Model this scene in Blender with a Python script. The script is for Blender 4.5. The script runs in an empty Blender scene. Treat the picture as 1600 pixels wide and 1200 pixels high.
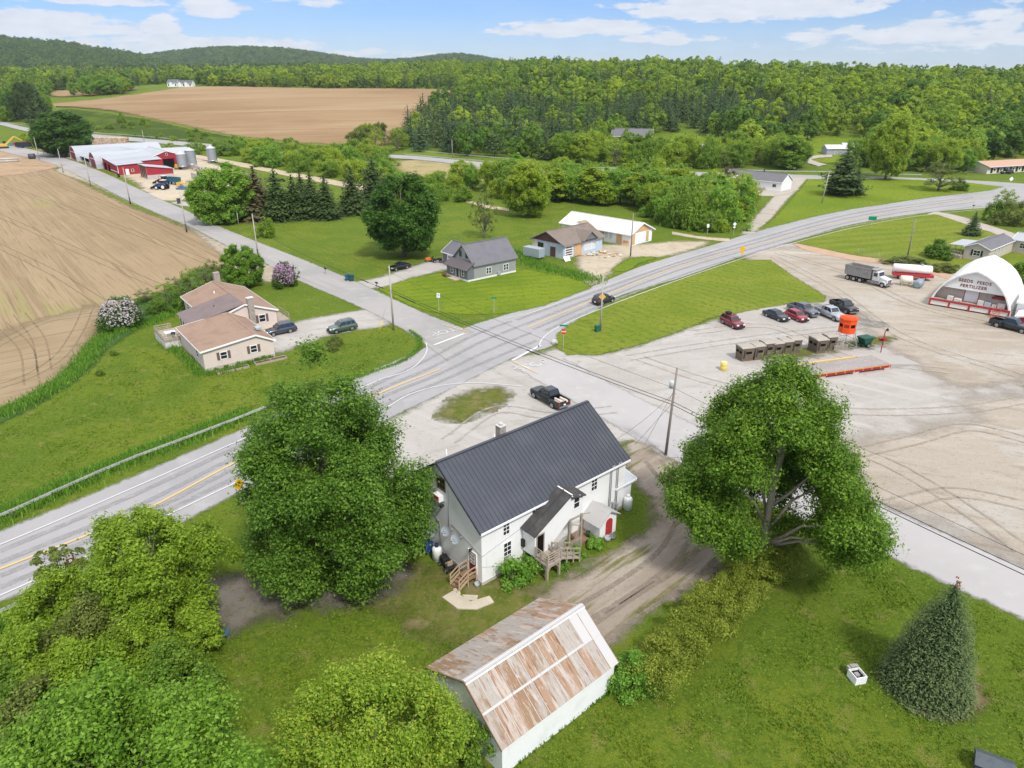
import bpy, math, random
import numpy as np
from mathutils import Vector, Matrix, noise as mnoise
random.seed(7); RNG=np.random.default_rng(11)
SC=bpy.context.scene; COL=SC.collection
# ---------------------------------------------------------------- camera geometry
F=1111.; PITCH=math.radians(23.6); H=38.; cp,sp=math.cos(PITCH),math.sin(PITCH)
def ray(u,v):
    a=(u-800)/F; b=(600-v)/F
    return (a,cp+b*sp,-sp+b*cp)
def uproj(x,y,z):
    d=y*cp-(z-H)*sp; up=y*sp+(z-H)*cp
    return 800+F*x/d, 600-F*up/d
# ---------------------------------------------------------------- terrain
def slope(v):
    b=(600-v)/F; return (-sp+b*cp)/(cp+b*sp)
L1u=[-1200,  0, 300, 560, 640, 740, 800, 900,1000,1100,1300,1440,1600,2600]
L1v=[  106,106, 106, 101,  97,  95,  92,  90,  93,  95, 101, 103, 104, 106]
L1D=[ 1500,1500,1500,1450,1400,1250,1150,1050, 950, 880, 820, 800, 800, 800]
L1s=[  420,420, 420, 420, 420, 410, 400, 385, 360, 340, 330, 330, 330, 330]
L1z=[H+slope(v)*D-15 for v,D in zip(L1v,L1D)]
Au=[-1500,0,100,200,250,320]; Av=[60,62,70,86,96,118]
Bu=[100,200,250,300,340,400,440,480,520,560,600,650,690,720,760,800,900]
Bv=[112, 95, 87, 81, 78, 77, 79, 83, 89, 95, 97, 95, 89, 88, 93, 101,112]
def T(x,y):
    x=np.asarray(x,float); y=np.asarray(y,float)
    yy=np.maximum(y,1.); u=np.clip(800+1212*x/yy,-1400,2900)
    ys=np.interp(u,L1u,L1s); D=np.interp(u,L1u,L1D); zc=np.interp(u,L1u,L1z)
    zf=np.minimum(24.,zc*.92)
    f=np.clip((u-640)/160,0,1)
    ymid=950*(1-f)+(ys*.45+D*.55)*f; zmid=zf*(1-f)+(zc*.68)*f
    a=np.clip((y-ys)/(ymid-ys),0,1)*zmid
    b=np.clip((y-ymid)/(D-ymid),0,1)*(zc-zmid)
    c=np.clip((y-D)/900,0,1)*(zc-6)
    z1=a+b-c
    def lay(U,V,Dd,base):
        vv=np.interp(u,U,V); zt=H+np.array([slope(q) for q in np.ravel(vv)]).reshape(vv.shape)*Dd-14
        t=np.clip((y-base)/(Dd-base),0,1); t=t*t*(3-2*t)
        t2=np.clip((y-Dd)/1500,0,1)
        return zt*t*(1-t2)
    z=np.maximum(z1,np.maximum(lay(Au,Av,2600.,1400.),lay(Bu,Bv,3800.,2400.)))
    return np.where(y<320,0.,np.maximum(z,0.))
def G(u,v):
    """pixel of the photograph -> point on the terrain"""
    d=ray(u,v)
    if d[2]<-1e-4:
        t=-H/d[2]; p=(d[0]*t,d[1]*t,0.)
        if p[1]<335: return Vector(p)
    y=320.; 
    while y<6000:
        t=y/d[1]; x=d[0]*t; z=H+d[2]*t
        if z<=float(T(x,y)): return Vector((x,y,float(T(x,y))))
        y+=2. if y<1500 else 8.
    t=6000/d[1]; return Vector((d[0]*t,6000,0))
def ppm(p):            # pixels (of 1600) per metre at a point
    return F/(p[1]*cp-(p[2]-H)*sp)
def height(b,vt):      # base pixel, top row -> metres
    p=G(*b); r=ray(b[0],vt); return H+r[2]*p.y/r[1]-p.z
# ---------------------------------------------------------------- materials
def nn(nt,t,**k):
    n=nt.nodes.new(t)
    for a,b in k.items(): setattr(n,a,b)
    return n
MATS={}
LG=2.15
def M(name,base,var=(),rough=.8,metal=0.,bump=None,edge=None,coord='pos',spec=.3,stripe=None,coat=0,emit=0,trans=0):
    """base colour + noise layers (scale,colour,lo,hi[,stretch,rotdeg]); edge = width of a ragged noisy border"""
    if name in MATS: return MATS[name]
    m=bpy.data.materials.new(name); m.use_nodes=True; nt=m.node_tree; nt.nodes.clear(); L=nt.links.new
    out=nn(nt,'ShaderNodeOutputMaterial'); b=nn(nt,'ShaderNodeBsdfPrincipled')
    b.inputs['Roughness'].default_value=rough; b.inputs['Metallic'].default_value=metal
    b.inputs['Specular IOR Level'].default_value=spec; b.inputs['Coat Weight'].default_value=coat
    if trans: b.inputs['Transmission Weight'].default_value=trans
    if emit: b.inputs['Emission Color'].default_value=(*base,1); b.inputs['Emission Strength'].default_value=emit
    if coord=='pos': cs=nn(nt,'ShaderNodeNewGeometry').outputs['Position']
    else: cs=nn(nt,'ShaderNodeTexCoord').outputs['Object']
    col=None
    def noise(scale,stretch=None,rot=0,detail=5,rg=.6):
        v=cs
        if stretch or rot:
            mp0=nn(nt,'ShaderNodeMapping',vector_type='POINT'); mp0.inputs['Rotation'].default_value=(0,0,math.radians(-rot)); L(v,mp0.inputs['Vector'])
            mp=nn(nt,'ShaderNodeMapping'); mp.inputs['Scale'].default_value=stretch or (1,1,1); L(mp0.outputs[0],mp.inputs['Vector']); v=mp.outputs[0]
        n=nn(nt,'ShaderNodeTexNoise'); n.inputs['Scale'].default_value=scale; n.inputs['Detail'].default_value=detail; n.inputs['Roughness'].default_value=rg
        L(v,n.inputs['Vector']); return n.outputs['Fac']
    def ramp(fac,lo,hi,a=0.,c=1.):
        r=nn(nt,'ShaderNodeMapRange',interpolation_type='SMOOTHSTEP'); L(fac,r.inputs['Value'])
        r.inputs['From Min'].default_value=lo; r.inputs['From Max'].default_value=hi; r.inputs['To Min'].default_value=a; r.inputs['To Max'].default_value=c
        return r.outputs[0]
    def mix(fac,c1,c2):
        x=nn(nt,'ShaderNodeMix',data_type='RGBA'); L(fac,x.inputs['Factor'])
        for s,c in ((x.inputs['A'],c1),(x.inputs['B'],c2)):
            if isinstance(c,tuple): s.default_value=(*c[:3],1)
            else: L(c,s)
        return x.outputs['Result']
    col=tuple(base)
    for k in var:
        sc,c,lo,hi=k[:4]; st=k[4] if len(k)>4 else None; ro=k[5] if len(k)>5 else 0
        col=mix(ramp(noise(sc,st,ro),lo,hi),col,tuple(c))
    if stripe:   # (period,rotdeg,colour,amount)
        mp=nn(nt,'ShaderNodeMapping'); mp.inputs['Rotation'].default_value=(0,0,math.radians(-stripe[1])); L(cs,mp.inputs['Vector'])
        w=nn(nt,'ShaderNodeTexWave',wave_type='BANDS',bands_direction='Y'); w.inputs['Scale'].default_value=.3142*1/stripe[0]; 
        w.inputs['Distortion'].default_value=5.; w.inputs['Detail'].default_value=3; w.inputs['Detail Scale'].default_value=.35; w.inputs['Detail Roughness'].default_value=.65
        L(mp.outputs[0],w.inputs['Vector'])
        f0=ramp(w.outputs['Fac'],.15,.85,0,stripe[3]); f1=ramp(noise(.12),.35,.65,.25,1.); mm=nn(nt,'ShaderNodeMath',operation='MULTIPLY'); L(f0,mm.inputs[0]); L(f1,mm.inputs[1]); f=mm.outputs[0]; col=mix(f,col,tuple(stripe[2]))
    if isinstance(col,tuple): b.inputs['Base Color'].default_value=(*col[:3],1)
    else: L(col,b.inputs['Base Color'])
    if bump:
        bn=nn(nt,'ShaderNodeBump'); bn.inputs['Strength'].default_value=bump[1]; bn.inputs['Distance'].default_value=bump[2] if len(bump)>2 else .1
        L(noise(bump[0],bump[3] if len(bump)>3 else None,bump[4] if len(bump)>4 else 0,6,.7),bn.inputs['Height']); L(bn.outputs[0],b.inputs['Normal'])
    sh=b.outputs[0]
    if edge:     # 'edge' attribute = signed distance inside (m)
        at=nn(nt,'ShaderNodeAttribute',attribute_name='edge')
        n=noise(edge[1],None,0,6,.7)
        ma=nn(nt,'ShaderNodeMath',operation='MULTIPLY_ADD'); L(n,ma.inputs[0]); ma.inputs[1].default_value=edge[0]*3.2; ma.inputs[2].default_value=-edge[0]*1.6
        ad=nn(nt,'ShaderNodeMath',operation='ADD'); L(ma.outputs[0],ad.inputs[0]); L(at.outputs['Fac'],ad.inputs[1])
        f=ramp(ad.outputs[0],-edge[0]*.75,edge[0]*.75)
        tr=nn(nt,'ShaderNodeBsdfTransparent'); mx=nn(nt,'ShaderNodeMixShader'); L(f,mx.inputs[0]); L(tr.outputs[0],mx.inputs[1]); L(sh,mx.inputs[2]); sh=mx.outputs[0]
    L(sh,out.inputs[0]); MATS[name]=m; return m
def LEAF(name,dark,mid,light,rnd=0.,tr=.45,hue=None,spec=.22):
    """foliage: per-leaf 'tone' attribute through a ramp, plus per-object shift"""
    if name in MATS: return MATS[name]
    m=bpy.data.materials.new(name); m.use_nodes=True; nt=m.node_tree; nt.nodes.clear(); L=nt.links.new
    out=nn(nt,'ShaderNodeOutputMaterial'); at=nn(nt,'ShaderNodeAttribute',attribute_name='tone')
    fac=at.outputs['Fac']
    cr=nn(nt,'ShaderNodeValToRGB'); e=cr.color_ramp.elements
    dark,mid,light=[tuple(min(LG*q,.5) for q in k_) for k_ in (dark,mid,light)]
    e[0].position=.05; e[0].color=(*dark,1); e[1].position=.95; e[1].color=(*light,1); q=e.new(.5); q.color=(*mid,1)
    L(fac,cr.inputs[0]); col=cr.outputs[0]
    if hue:      # list of multiplier colours by object random
        oi=nn(nt,'ShaderNodeObjectInfo'); c2=nn(nt,'ShaderNodeValToRGB'); c2.color_ramp.interpolation='LINEAR'
        ee=c2.color_ramp.elements; ee[0].color=(*hue[0],1); ee[1].color=(*hue[-1],1)
        for i,h in enumerate(hue[1:-1]): k=ee.new((i+1)/(len(hue)-1)); k.color=(*h,1)
        L(oi.outputs['Random'],c2.inputs[0])
        mx=nn(nt,'ShaderNodeMix',data_type='RGBA',blend_type='MULTIPLY'); mx.inputs['Factor'].default_value=1; L(col,mx.inputs['A']); L(c2.outputs[0],mx.inputs['B']); col=mx.outputs['Result']
    d=nn(nt,'ShaderNodeBsdfPrincipled'); d.inputs['Roughness'].default_value=.42; d.inputs['Specular IOR Level'].default_value=spec; L(col,d.inputs['Base Color'])
    t=nn(nt,'ShaderNodeBsdfTranslucent'); L(col,t.inputs['Color'])
    ms=nn(nt,'ShaderNodeMixShader'); ms.inputs[0].default_value=tr; L(d.outputs[0],ms.inputs[1]); L(t.outputs[0],ms.inputs[2]); L(ms.outputs[0],out.inputs[0])
    MATS[name]=m; return m
# ---------------------------------------------------------------- mesh builder
class MB:
    def __init__(s): s.v=[]; s.f=[]; s.m=[]; s.sm=[]
    def face(s,pts,m=0,sm=False):
        n=len(s.v); s.v+= [tuple(p) for p in pts]; s.f.append(tuple(range(n,n+len(pts)))); s.m.append(m); s.sm.append(sm)
    def box(s,x0,y0,z0,x1,y1,z1,m=0):
        n=len(s.v); s.v+=[(x0,y0,z0),(x1,y0,z0),(x1,y1,z0),(x0,y1,z0),(x0,y0,z1),(x1,y0,z1),(x1,y1,z1),(x0,y1,z1)]
        for q in ((3,2,1,0),(4,5,6,7),(0,1,5,4),(1,2,6,5),(2,3,7,6),(3,0,4,7)): s.f.append(tuple(n+i for i in q)); s.m.append(m); s.sm.append(False)
        return s
    def bar(s,p,q,w,h=None,m=0,up=(0,0,1)):
        p=Vector(p);q=Vector(q);h=h or w; d=(q-p).normalized(); u=Vector(up)
        if abs(d.dot(u))>.98: u=Vector((1,0,0))
        a=d.cross(u).normalized()*(w/2); b=a.cross(d).normalized()*(h/2)
        n=len(s.v)
        for o in (p,q):
            for k in (-a-b,a-b,a+b,-a+b): s.v.append(tuple(o+k))
        for qd in ((0,1,2,3),(7,6,5,4),(0,4,5,1),(1,5,6,2),(2,6,7,3),(3,7,4,0)): s.f.append(tuple(n+i for i in qd)); s.m.append(m); s.sm.append(False)
        return s
    def tube(s,pts,rad,n=8,m=0,caps=True,sm=True):
        pts=[Vector(p) for p in pts]; rad=[rad]*len(pts) if not hasattr(rad,'__len__') else rad
        base=len(s.v)
        for i,p in enumerate(pts):
            d=(pts[min(i+1,len(pts)-1)]-pts[max(i-1,0)]).normalized(); u=Vector((0,0,1)) if abs(d.z)<.9 else Vector((1,0,0))
            a=d.cross(u).normalized(); b=a.cross(d)
            for k in range(n):
                t=2*math.pi*k/n; s.v.append(tuple(p+(a*math.cos(t)+b*math.sin(t))*rad[i]))
        for i in range(len(pts)-1):
            for k in range(n):
                s.f.append((base+i*n+k,base+i*n+(k+1)%n,base+(i+1)*n+(k+1)%n,base+(i+1)*n+k)); s.m.append(m); s.sm.append(sm)
        if caps:
            s.f.append(tuple(base+k for k in range(n))[::-1]); s.f.append(tuple(base+(len(pts)-1)*n+k for k in range(n))); s.m+=[m,m]; s.sm+=[False,False]
        return s
    def cyl(s,p,q,r,n=12,m=0,r2=None): return s.tube([p,q],[r,r if r2 is None else r2],n,m)
    def lathe(s,prof,n=20,m=0,c=(0,0,0)):     # prof [(r,z)]
        base=len(s.v)
        for r,z in prof:
            for k in range(n): t=2*math.pi*k/n; s.v.append((c[0]+r*math.cos(t),c[1]+r*math.sin(t),c[2]+z))
        for i in range(len(prof)-1):
            for k in range(n): s.f.append((base+i*n+k,base+i*n+(k+1)%n,base+(i+1)*n+(k+1)%n,base+(i+1)*n+k)); s.m.append(m); s.sm.append(True)
        return s
    def prism(s,poly,axis,a,b,m=0):           # poly in the two other axes (in order), extruded along axis from a to b
        def P(q,t): return {'x':(t,q[0],q[1]),'y':(q[0],t,q[1]),'z':(q[0],q[1],t)}[axis]
        n=len(s.v); k=len(poly); s.v+=[P(q,a) for q in poly]+[P(q,b) for q in poly]
        s.f.append(tuple(range(n,n+k))[::-1]); s.f.append(tuple(range(n+k,n+2*k))); s.m+=[m,m]; s.sm+=[False,False]
        for i in range(k): s.f.append((n+i,n+(i+1)%k,n+k+(i+1)%k,n+k+i)); s.m.append(m); s.sm.append(False)
        return s
    def slab(s,a,b,c,d,t,m=0):                # quad abcd thickened by t along its normal (downward copy)
        a,b,c,d=map(Vector,(a,b,c,d)); nrm=(b-a).cross(d-a).normalized()*t
        n=len(s.v); s.v+=[tuple(p) for p in (a,b,c,d)]+[tuple(p-nrm) for p in (a,b,c,d)]
        for q in ((0,1,2,3),(7,6,5,4),(0,4,5,1),(1,5,6,2),(2,6,7,3),(3,7,4,0)): s.f.append(tuple(n+i for i in q)); s.m.append(m); s.sm.append(False)
        return s
    def build(s,name,mats,parent=None,bevel=0,smooth_angle=None):
        me=bpy.data.meshes.new(name); me.from_pydata(s.v,[],s.f)
        if not isinstance(mats,(list,tuple)): mats=[mats]
        for x in mats: me.materials.append(x)
        me.polygons.foreach_set('material_index',s.m); me.polygons.foreach_set('use_smooth',s.sm)
        me.validate(); me.update()
        o=bpy.data.objects.new(name,me); COL.objects.link(o)
        if parent: o.parent=parent
        if bevel:
            b=o.modifiers.new('bevel','BEVEL'); b.width=bevel; b.segments=2; b.limit_method='ANGLE'; b.angle_limit=.7
        return o
def tag(o,label=None,cat=None,group=None,kind=None):
    if label: o['label']=label
    if cat: o['category']=cat
    if group: o['group']=group
    if kind: o['kind']=kind
    return o
def thing(name,loc,rz,label,cat,group=None):
    o=bpy.data.objects.new(name,None); COL.objects.link(o); o.empty_display_size=.5
    o.location=loc; o.rotation_euler=(0,0,rz); return tag(o,label,cat,group)
def dup(root,loc=None,rz=None,label=None,group=None,scale=None):
    r=root.copy(); COL.objects.link(r)
    if loc is not None: r.location=loc
    if rz is not None: r.rotation_euler=(0,0,rz)
    if scale is not None: r.scale=scale
    if label: r['label']=label
    if group: r['group']=group
    for ch in list(root.children):
        c=ch.copy(); COL.objects.link(c); c.parent=r
        for g in list(ch.children):
            d=g.copy(); COL.objects.link(d); d.parent=c
    return r
def fastmesh(name,V,Fq,mats,mi=None,tone=None,smooth=False):
    V=np.asarray(V,np.float32); Fq=np.asarray(Fq,np.int32); me=bpy.data.meshes.new(name)
    k=Fq.shape[1]; me.vertices.add(len(V)); me.vertices.foreach_set('co',V.ravel())
    me.loops.add(Fq.size); me.loops.foreach_set('vertex_index',Fq.ravel())
    me.polygons.add(len(Fq)); me.polygons.foreach_set('loop_start',np.arange(0,Fq.size,k,dtype=np.int32))
    try: me.polygons.foreach_set('loop_total',np.full(len(Fq),k,np.int32))
    except Exception: pass
    for x in (mats if isinstance(mats,(list,tuple)) else [mats]): me.materials.append(x)
    if mi is not None: me.polygons.foreach_set('material_index',np.asarray(mi,np.int32))
    me.polygons.foreach_set('use_smooth',np.full(len(Fq),smooth))
    if tone is not None:
        a=me.attributes.new('tone','FLOAT','POINT'); a.data.foreach_set('value',np.asarray(tone,np.float32))
    me.update(calc_edges=True); return me
# ---------------------------------------------------------------- sheets on the ground
def crom(P,closed,step):
    P=[Vector((p[0],p[1])) for p in P]; n=len(P); out=[]
    for i in range(n if closed else n-1):
        p1,p2=P[i],P[(i+1)%n]; p0=P[(i-1)%n] if closed or i>0 else p1*2-p2; p3=P[(i+2)%n] if closed or i+2<n else p2*2-p1
        # centripetal
        def kn(a,b): return max((a-b).length**.5,1e-3)
        t1=kn(p0,p1); t2=t1+kn(p1,p2); t3=t2+kn(p2,p3); k=max(2,int((p2-p1).length/step))
        for j in range(k):
            t=t1+(t2-t1)*j/k
            A1=p0*((t1-t)/t1)+p1*(t/t1); A2=p1*((t2-t)/(t2-t1))+p2*((t-t1)/(t2-t1)); A3=p2*((t3-t)/(t3-t2))+p3*((t-t2)/(t3-t2))
            B1=A1*((t2-t)/t2)+A2*(t/t2); B2=A2*((t3-t)/(t3-t1))+A3*((t-t1)/(t3-t1))
            out.append(B1*((t2-t)/(t2-t1))+B2*((t-t1)/(t2-t1)))
    if not closed: out.append(P[-1])
    return np.array([tuple(p) for p in out])
def inside(px,py,poly):
    r=np.zeros(px.shape,bool); n=len(poly); j=n-1
    for i in range(n):
        xi,yi=poly[i]; xj,yj=poly[j]
        c=((yi>py)!=(yj>py)); r^=c&(px<(xj-xi)*(py-yi)/((yj-yi) if yj!=yi else 1e-9)+xi); j=i
    return r
def sdist(px,py,poly):
    d=np.full(px.shape,1e9)
    n=len(poly)
    for i in range(n):
        ax,ay=poly[i]; bx,by=poly[(i+1)%n]; ex,ey=bx-ax,by-ay; l=ex*ex+ey*ey+1e-9
        t=np.clip(((px-ax)*ex+(py-ay)*ey)/l,0,1); d=np.minimum(d,(px-ax-ex*t)**2+(py-ay-ey*t)**2)
    d=np.sqrt(d); return np.where(inside(px,py,poly),d,-d)
LEVEL=[0]
def blob(name,pix,mat,cell=1.,w=1.,smooth=True,off=None,world=False,closed=True):
    """ground patch from an outline, as a grid with a signed-distance 'edge' attribute"""
    P=[(p[0],p[1]) for p in (pix if world else [G(*q) for q in pix])]
    poly=crom(P,True,cell*2) if smooth else np.array(P)
    LEVEL[0]+=1; dz=(.0014*LEVEL[0]) if off is None else off
    x0,y0=poly.min(0)-w-cell; x1,y1=poly.max(0)+w+cell
    nx=int((x1-x0)/cell)+2; ny=int((y1-y0)/cell)+2
    X,Y=np.meshgrid(x0+np.arange(nx)*cell,y0+np.arange(ny)*cell); D=sdist(X,Y,poly)
    keep=D>-w; cellk=keep[:-1,:-1]|keep[1:,:-1]|keep[:-1,1:]|keep[1:,1:]
    idx=np.arange(nx*ny).reshape(ny,nx); ii,jj=np.nonzero(cellk)
    Fq=np.stack([idx[ii,jj],idx[ii,jj+1],idx[ii+1,jj+1],idx[ii+1,jj]],1)
    used,inv=np.unique(Fq,return_inverse=True); Fq=inv.reshape(Fq.shape)
    x=X.ravel()[used]; y=Y.ravel()[used]; z=T(x,y)+dz+np.where(y>330,.05*LEVEL[0]**.5,0)+np.where(y>600,.7,0)
    me=fastmesh(name,np.stack([x,y,z],1),Fq,mat); a=me.attributes.new('edge','FLOAT','POINT'); a.data.foreach_set('value',np.clip(D.ravel()[used],-5,5).astype(np.float32))
    o=bpy.data.objects.new(name,me); COL.objects.link(o); o['kind']='structure'; return o
def strip(name,left,right,mat,n=120,off=None,w=.6):
    """road between two edge lines given in photograph pixels; extra margin carries the ragged border"""
    def rs(px):
        c=crom([G(*q)[:2] for q in px],False,1.5); d=np.r_[0,np.cumsum(np.hypot(*np.diff(c,axis=0).T))]; t=np.linspace(0,d[-1],n)
        return np.stack([np.interp(t,d,c[:,0]),np.interp(t,d,c[:,1])],1)
    A,B=rs(left),rs(right); LEVEL[0]+=1; dz=.0014*LEVEL[0] if off is None else off
    W=np.hypot(*(B-A).T)[:,None]; e=(B-A)/W
    rows=[A-e*w,A+e*0,A+e*w,(A+B)/2,B-e*w,B,B+e*w]; ed=[-w,0,w,W.mean()/2,w,0,-w]
    V=[];E=[];Fq=[]
    for r,q in zip(rows,ed):
        z=T(r[:,0],r[:,1])+dz+np.where(r[:,1]>330,.05*LEVEL[0]**.5,0); V.append(np.c_[r,z]); E.append(np.full(n,q))
    for k in range(6):
        for i in range(n-1): Fq.append((k*n+i,(k+1)*n+i,(k+1)*n+i+1,k*n+i+1))
    me=fastmesh(name,np.concatenate(V),Fq,mat); a=me.attributes.new('edge','FLOAT','POINT'); a.data.foreach_set('value',np.clip(np.concatenate(E),-5,5).astype(np.float32))
    o=bpy.data.objects.new(name,me); COL.objects.link(o); o['kind']='structure'; return o
def line(name,pix,width,mat,off,dash=None,world=False,step=1.):
    """painted line: a ribbon along a smooth path"""
    c=crom([(p[0],p[1]) for p in (pix if world else [G(*q) for q in pix])],False,step); d=np.gradient(c,axis=0); d/=np.hypot(*d.T)[:,None]; nr=np.c_[-d[:,1],d[:,0]]*width/2
    n=len(c); V=[np.c_[c-nr,T(*(c-nr).T)+off],np.c_[c+nr,T(*(c+nr).T)+off]]
    Fq=[(n+i,i,i+1,n+i+1) for i in range(n-1)]
    me=fastmesh(name,np.concatenate(V),Fq,mat); o=bpy.data.objects.new(name,me); COL.objects.link(o); o['kind']='structure'; return o
# ================================================================ SETTING
GRASS=M('grass',(.105,.165,.013),[(.035,(.155,.195,.017),.42,.60),(.12,(.080,.145,.012),.46,.60),(.45,(.205,.195,.055),.54,.68),(1.5,(.070,.125,.010),.48,.62),(4.,(.17,.215,.022),.50,.64),(11.,(.065,.115,.009),.50,.62),(30.,(.22,.25,.05),.54,.68)],rough=.95,bump=(14,.9,.14),spec=.1)
LAWN=M('lawn',(0.124,0.189,0.011),[(.05,(0.182,0.234,0.015),.38,.65),(.6,(0.195,0.215,0.033),.56,.78),(4.,(0.072,0.130,0.010),.5,.75),(14.,(0.182,0.247,0.022),.55,.8),(1.2,(.080,.14,.011),.49,.64),(28.,(.21,.24,.045),.55,.7)],rough=.95,bump=(14,.7,.12),spec=.1,edge=(.8,.7))
MOWN=M('mown_lawn',(0.111,0.176,0.009),[(.06,(0.163,0.215,0.013),.38,.65),(3.,(0.072,0.130,0.010),.5,.75),(12.,(0.169,0.234,0.022),.55,.8),(1.2,(.080,.14,.011),.49,.64),(28.,(.21,.24,.045),.55,.7)],rough=.95,bump=(14,.7,.12),spec=.1,edge=(.5,.9),stripe=(2.6,16,(0.176,0.234,0.015),.6))
MOWN2=M('mown_bank',(0.130,0.182,0.013),[(.09,(0.182,0.215,0.022),.38,.65),(3.,(0.085,0.137,0.011),.5,.75),(12.,(0.208,0.247,0.033),.55,.8),(1.2,(.080,.14,.011),.49,.64),(28.,(.21,.24,.045),.55,.7)],rough=.95,bump=(14,.7,.12),spec=.1,edge=(.5,.9),stripe=(2.2,128,(0.234,0.234,0.050),.32))
MOWN3=M('mown_meadow',(0.130,0.182,0.013),[(.05,(0.182,0.208,0.022),.38,.65),(3.,(0.078,0.130,0.011),.5,.75),(12.,(0.208,0.234,0.033),.55,.8),(1.2,(.080,.14,.011),.49,.64),(28.,(.21,.24,.045),.55,.7)],rough=.95,bump=(14,.7,.12),spec=.1,edge=(.5,.9),stripe=(5.0,18,(0.221,0.234,0.039),.5))
ROADM=M('asphalt_old',(0.336,0.328,0.328),[(.05,(0.288,0.284,0.288),.4,.65),(.35,(0.368,0.360,0.352),.5,.75),(6.,(0.288,0.280,0.280),.5,.8),(.8,(0.296,0.292,0.296),.5,.7,(.05,1,1),39)],rough=.9,bump=(30,.2,.02),edge=(.5,.8))
ROAD2=M('asphalt_side',(0.336,0.320,0.308),[(.06,(0.280,0.272,0.268),.4,.65),(.5,(0.368,0.352,0.336),.5,.75),(7.,(0.272,0.264,0.256),.55,.8),(.7,(0.288,0.280,0.272),.5,.7,(.05,1,1),-47)],rough=.9,bump=(30,.2,.02),edge=(.5,.8))
LOTM=M('lot_gravel',(.385,.362,.335),[(.03,(.345,.318,.285),.42,.62),(.12,(.415,.395,.37),.46,.64),(.5,(.33,.305,.275),.52,.68,(.25,1,1),20),(.9,(.31,.29,.265),.54,.7),(3.,(.42,.40,.37),.52,.68),(9.,(.33,.31,.285),.52,.68),(.4,(.345,.32,.295),.5,.66,(.06,1,1),14),(.5,(.41,.39,.36),.52,.68,(.05,1,1),-38)],rough=.95,bump=(14,.5,.05),edge=(1.2,.35))
DIRT=M('dirt',(.365,.318,.258),[(.05,(.31,.262,.205),.42,.62),(.10,(.40,.375,.335),.50,.66),(.3,(.405,.36,.30),.47,.66,(.15,1,1),-8),(.7,(.275,.23,.175),.54,.68,(.2,1,1),-22),(.25,(.44,.41,.36),.55,.68,(.12,1,1),-14),(2.,(.30,.255,.20),.52,.70),(5.,(.41,.37,.31),.52,.7),(22.,(.44,.40,.345),.56,.75)],rough=.98,bump=(5,.8,.12),edge=(3.4,.16))
YARD=M('yard_dirt',(0.286,0.239,0.193),[(.15,(0.210,0.168,0.130),.42,.66),(.5,(0.353,0.311,0.260),.45,.7,(.12,1,1),43),(.9,(0.143,0.139,0.042),.54,.66,(.12,1,1),43),(3.,(0.227,0.185,0.143),.5,.75),(20.,(0.370,0.328,0.277),.6,.8)],rough=.98,bump=(7,.6,.1),edge=(1.3,.45))
WORN=M('worn_grass',(.125,.135,.028),[(.2,(.19,.155,.075),.45,.66),(.7,(.085,.115,.014),.45,.62),(2.,(.06,.09,.012),.52,.7),(4.,(.20,.165,.085),.5,.75),(15,(.06,.09,.012),.5,.8)],rough=.98,bump=(9,.5,.1),edge=(2.2,.4),spec=.1)
GRAVELD=M('gravel_dark',(.17,.15,.125),[(.3,(.12,.10,.075),.42,.66),(2.,(.10,.105,.03),.52,.7),(14,(.28,.26,.24),.52,.7)],rough=.98,bump=(14,.8,.1),edge=(1.4,.5))
FIELD=M('field_soil',(.325,.245,.15),[(.012,(.275,.205,.12),.42,.60),(.02,(.27,.25,.10),.60,.74,(.5,1,1),129),(.25,(.26,.19,.115),.50,.62,(.03,1,1),129),(.8,(.345,.265,.165),.5,.68,(.02,1,1),129),(1.4,(.215,.155,.092),.55,.66,(.02,1,1),129),(2.6,(.23,.17,.10),.54,.66,(.03,1,1),129),(5.,(.29,.22,.135),.5,.7)],rough=1,bump=(2.5,.6,.2,(.06,1,1),129),edge=(1.6,.3),spec=.05)
FIELDR=M('field_headland',(0.314,0.242,0.152),[(.1,(0.266,0.199,0.119),.4,.65),(1.6,(0.214,0.162,0.100),.52,.68,(.03,1,1),40),(5.,(0.285,0.214,0.128),.5,.8)],rough=1,bump=(2.5,.5,.2,(.06,1,1),40),edge=(3.,.2),spec=.05)
FIELD2=M('far_field_soil',(0.299,0.204,0.114),[(.006,(0.242,0.157,0.084),.42,.62),(.012,(0.351,0.257,0.152),.5,.68,(.25,1,1),20),(.05,(0.257,0.166,0.090),.52,.7,(.06,1,1),10),(.3,(0.323,0.228,0.133),.5,.75,(.05,1,1),12)],rough=1,edge=(5.,.06),spec=.05)
REED=M('dry_reeds',(.33,.27,.14),[(.08,(.22,.21,.07),.45,.7),(.5,(.40,.33,.19),.5,.7)],rough=1,edge=(4.,.1),spec=.05)
SCRUBG=M('scrub_ground',(.05,.085,.012),[(.05,(.10,.135,.02),.45,.7),(.3,(.035,.06,.01),.5,.7),(2.,(.12,.15,.03),.55,.75)],rough=1,bump=(2,.6,.4),edge=(3.,.12),spec=.05)
WOODFLOOR=M('wood_floor',(.025,.04,.010),[(.05,(.04,.06,.012),.45,.7)],rough=1,edge=(6.,.06),spec=.02)
PAINTW=M('paint_white',(.60,.60,.60),[(2.,(.50,.49,.48),.5,.75)],rough=.8)
PAINTY=M('paint_yellow',(.58,.42,.18),[(2.,(.46,.39,.29),.5,.8)],rough=.8)
CONC=M('concrete',(.50,.44,.35),[(.6,(.42,.37,.29),.4,.7),(6,(.54,.49,.41),.5,.8)],rough=.9,bump=(20,.3,.02))
def axis(segs):
    out=[]
    for a,b,s in segs: out+=list(np.arange(a,b,s))
    return np.array(out+[segs[-1][1]])
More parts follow.
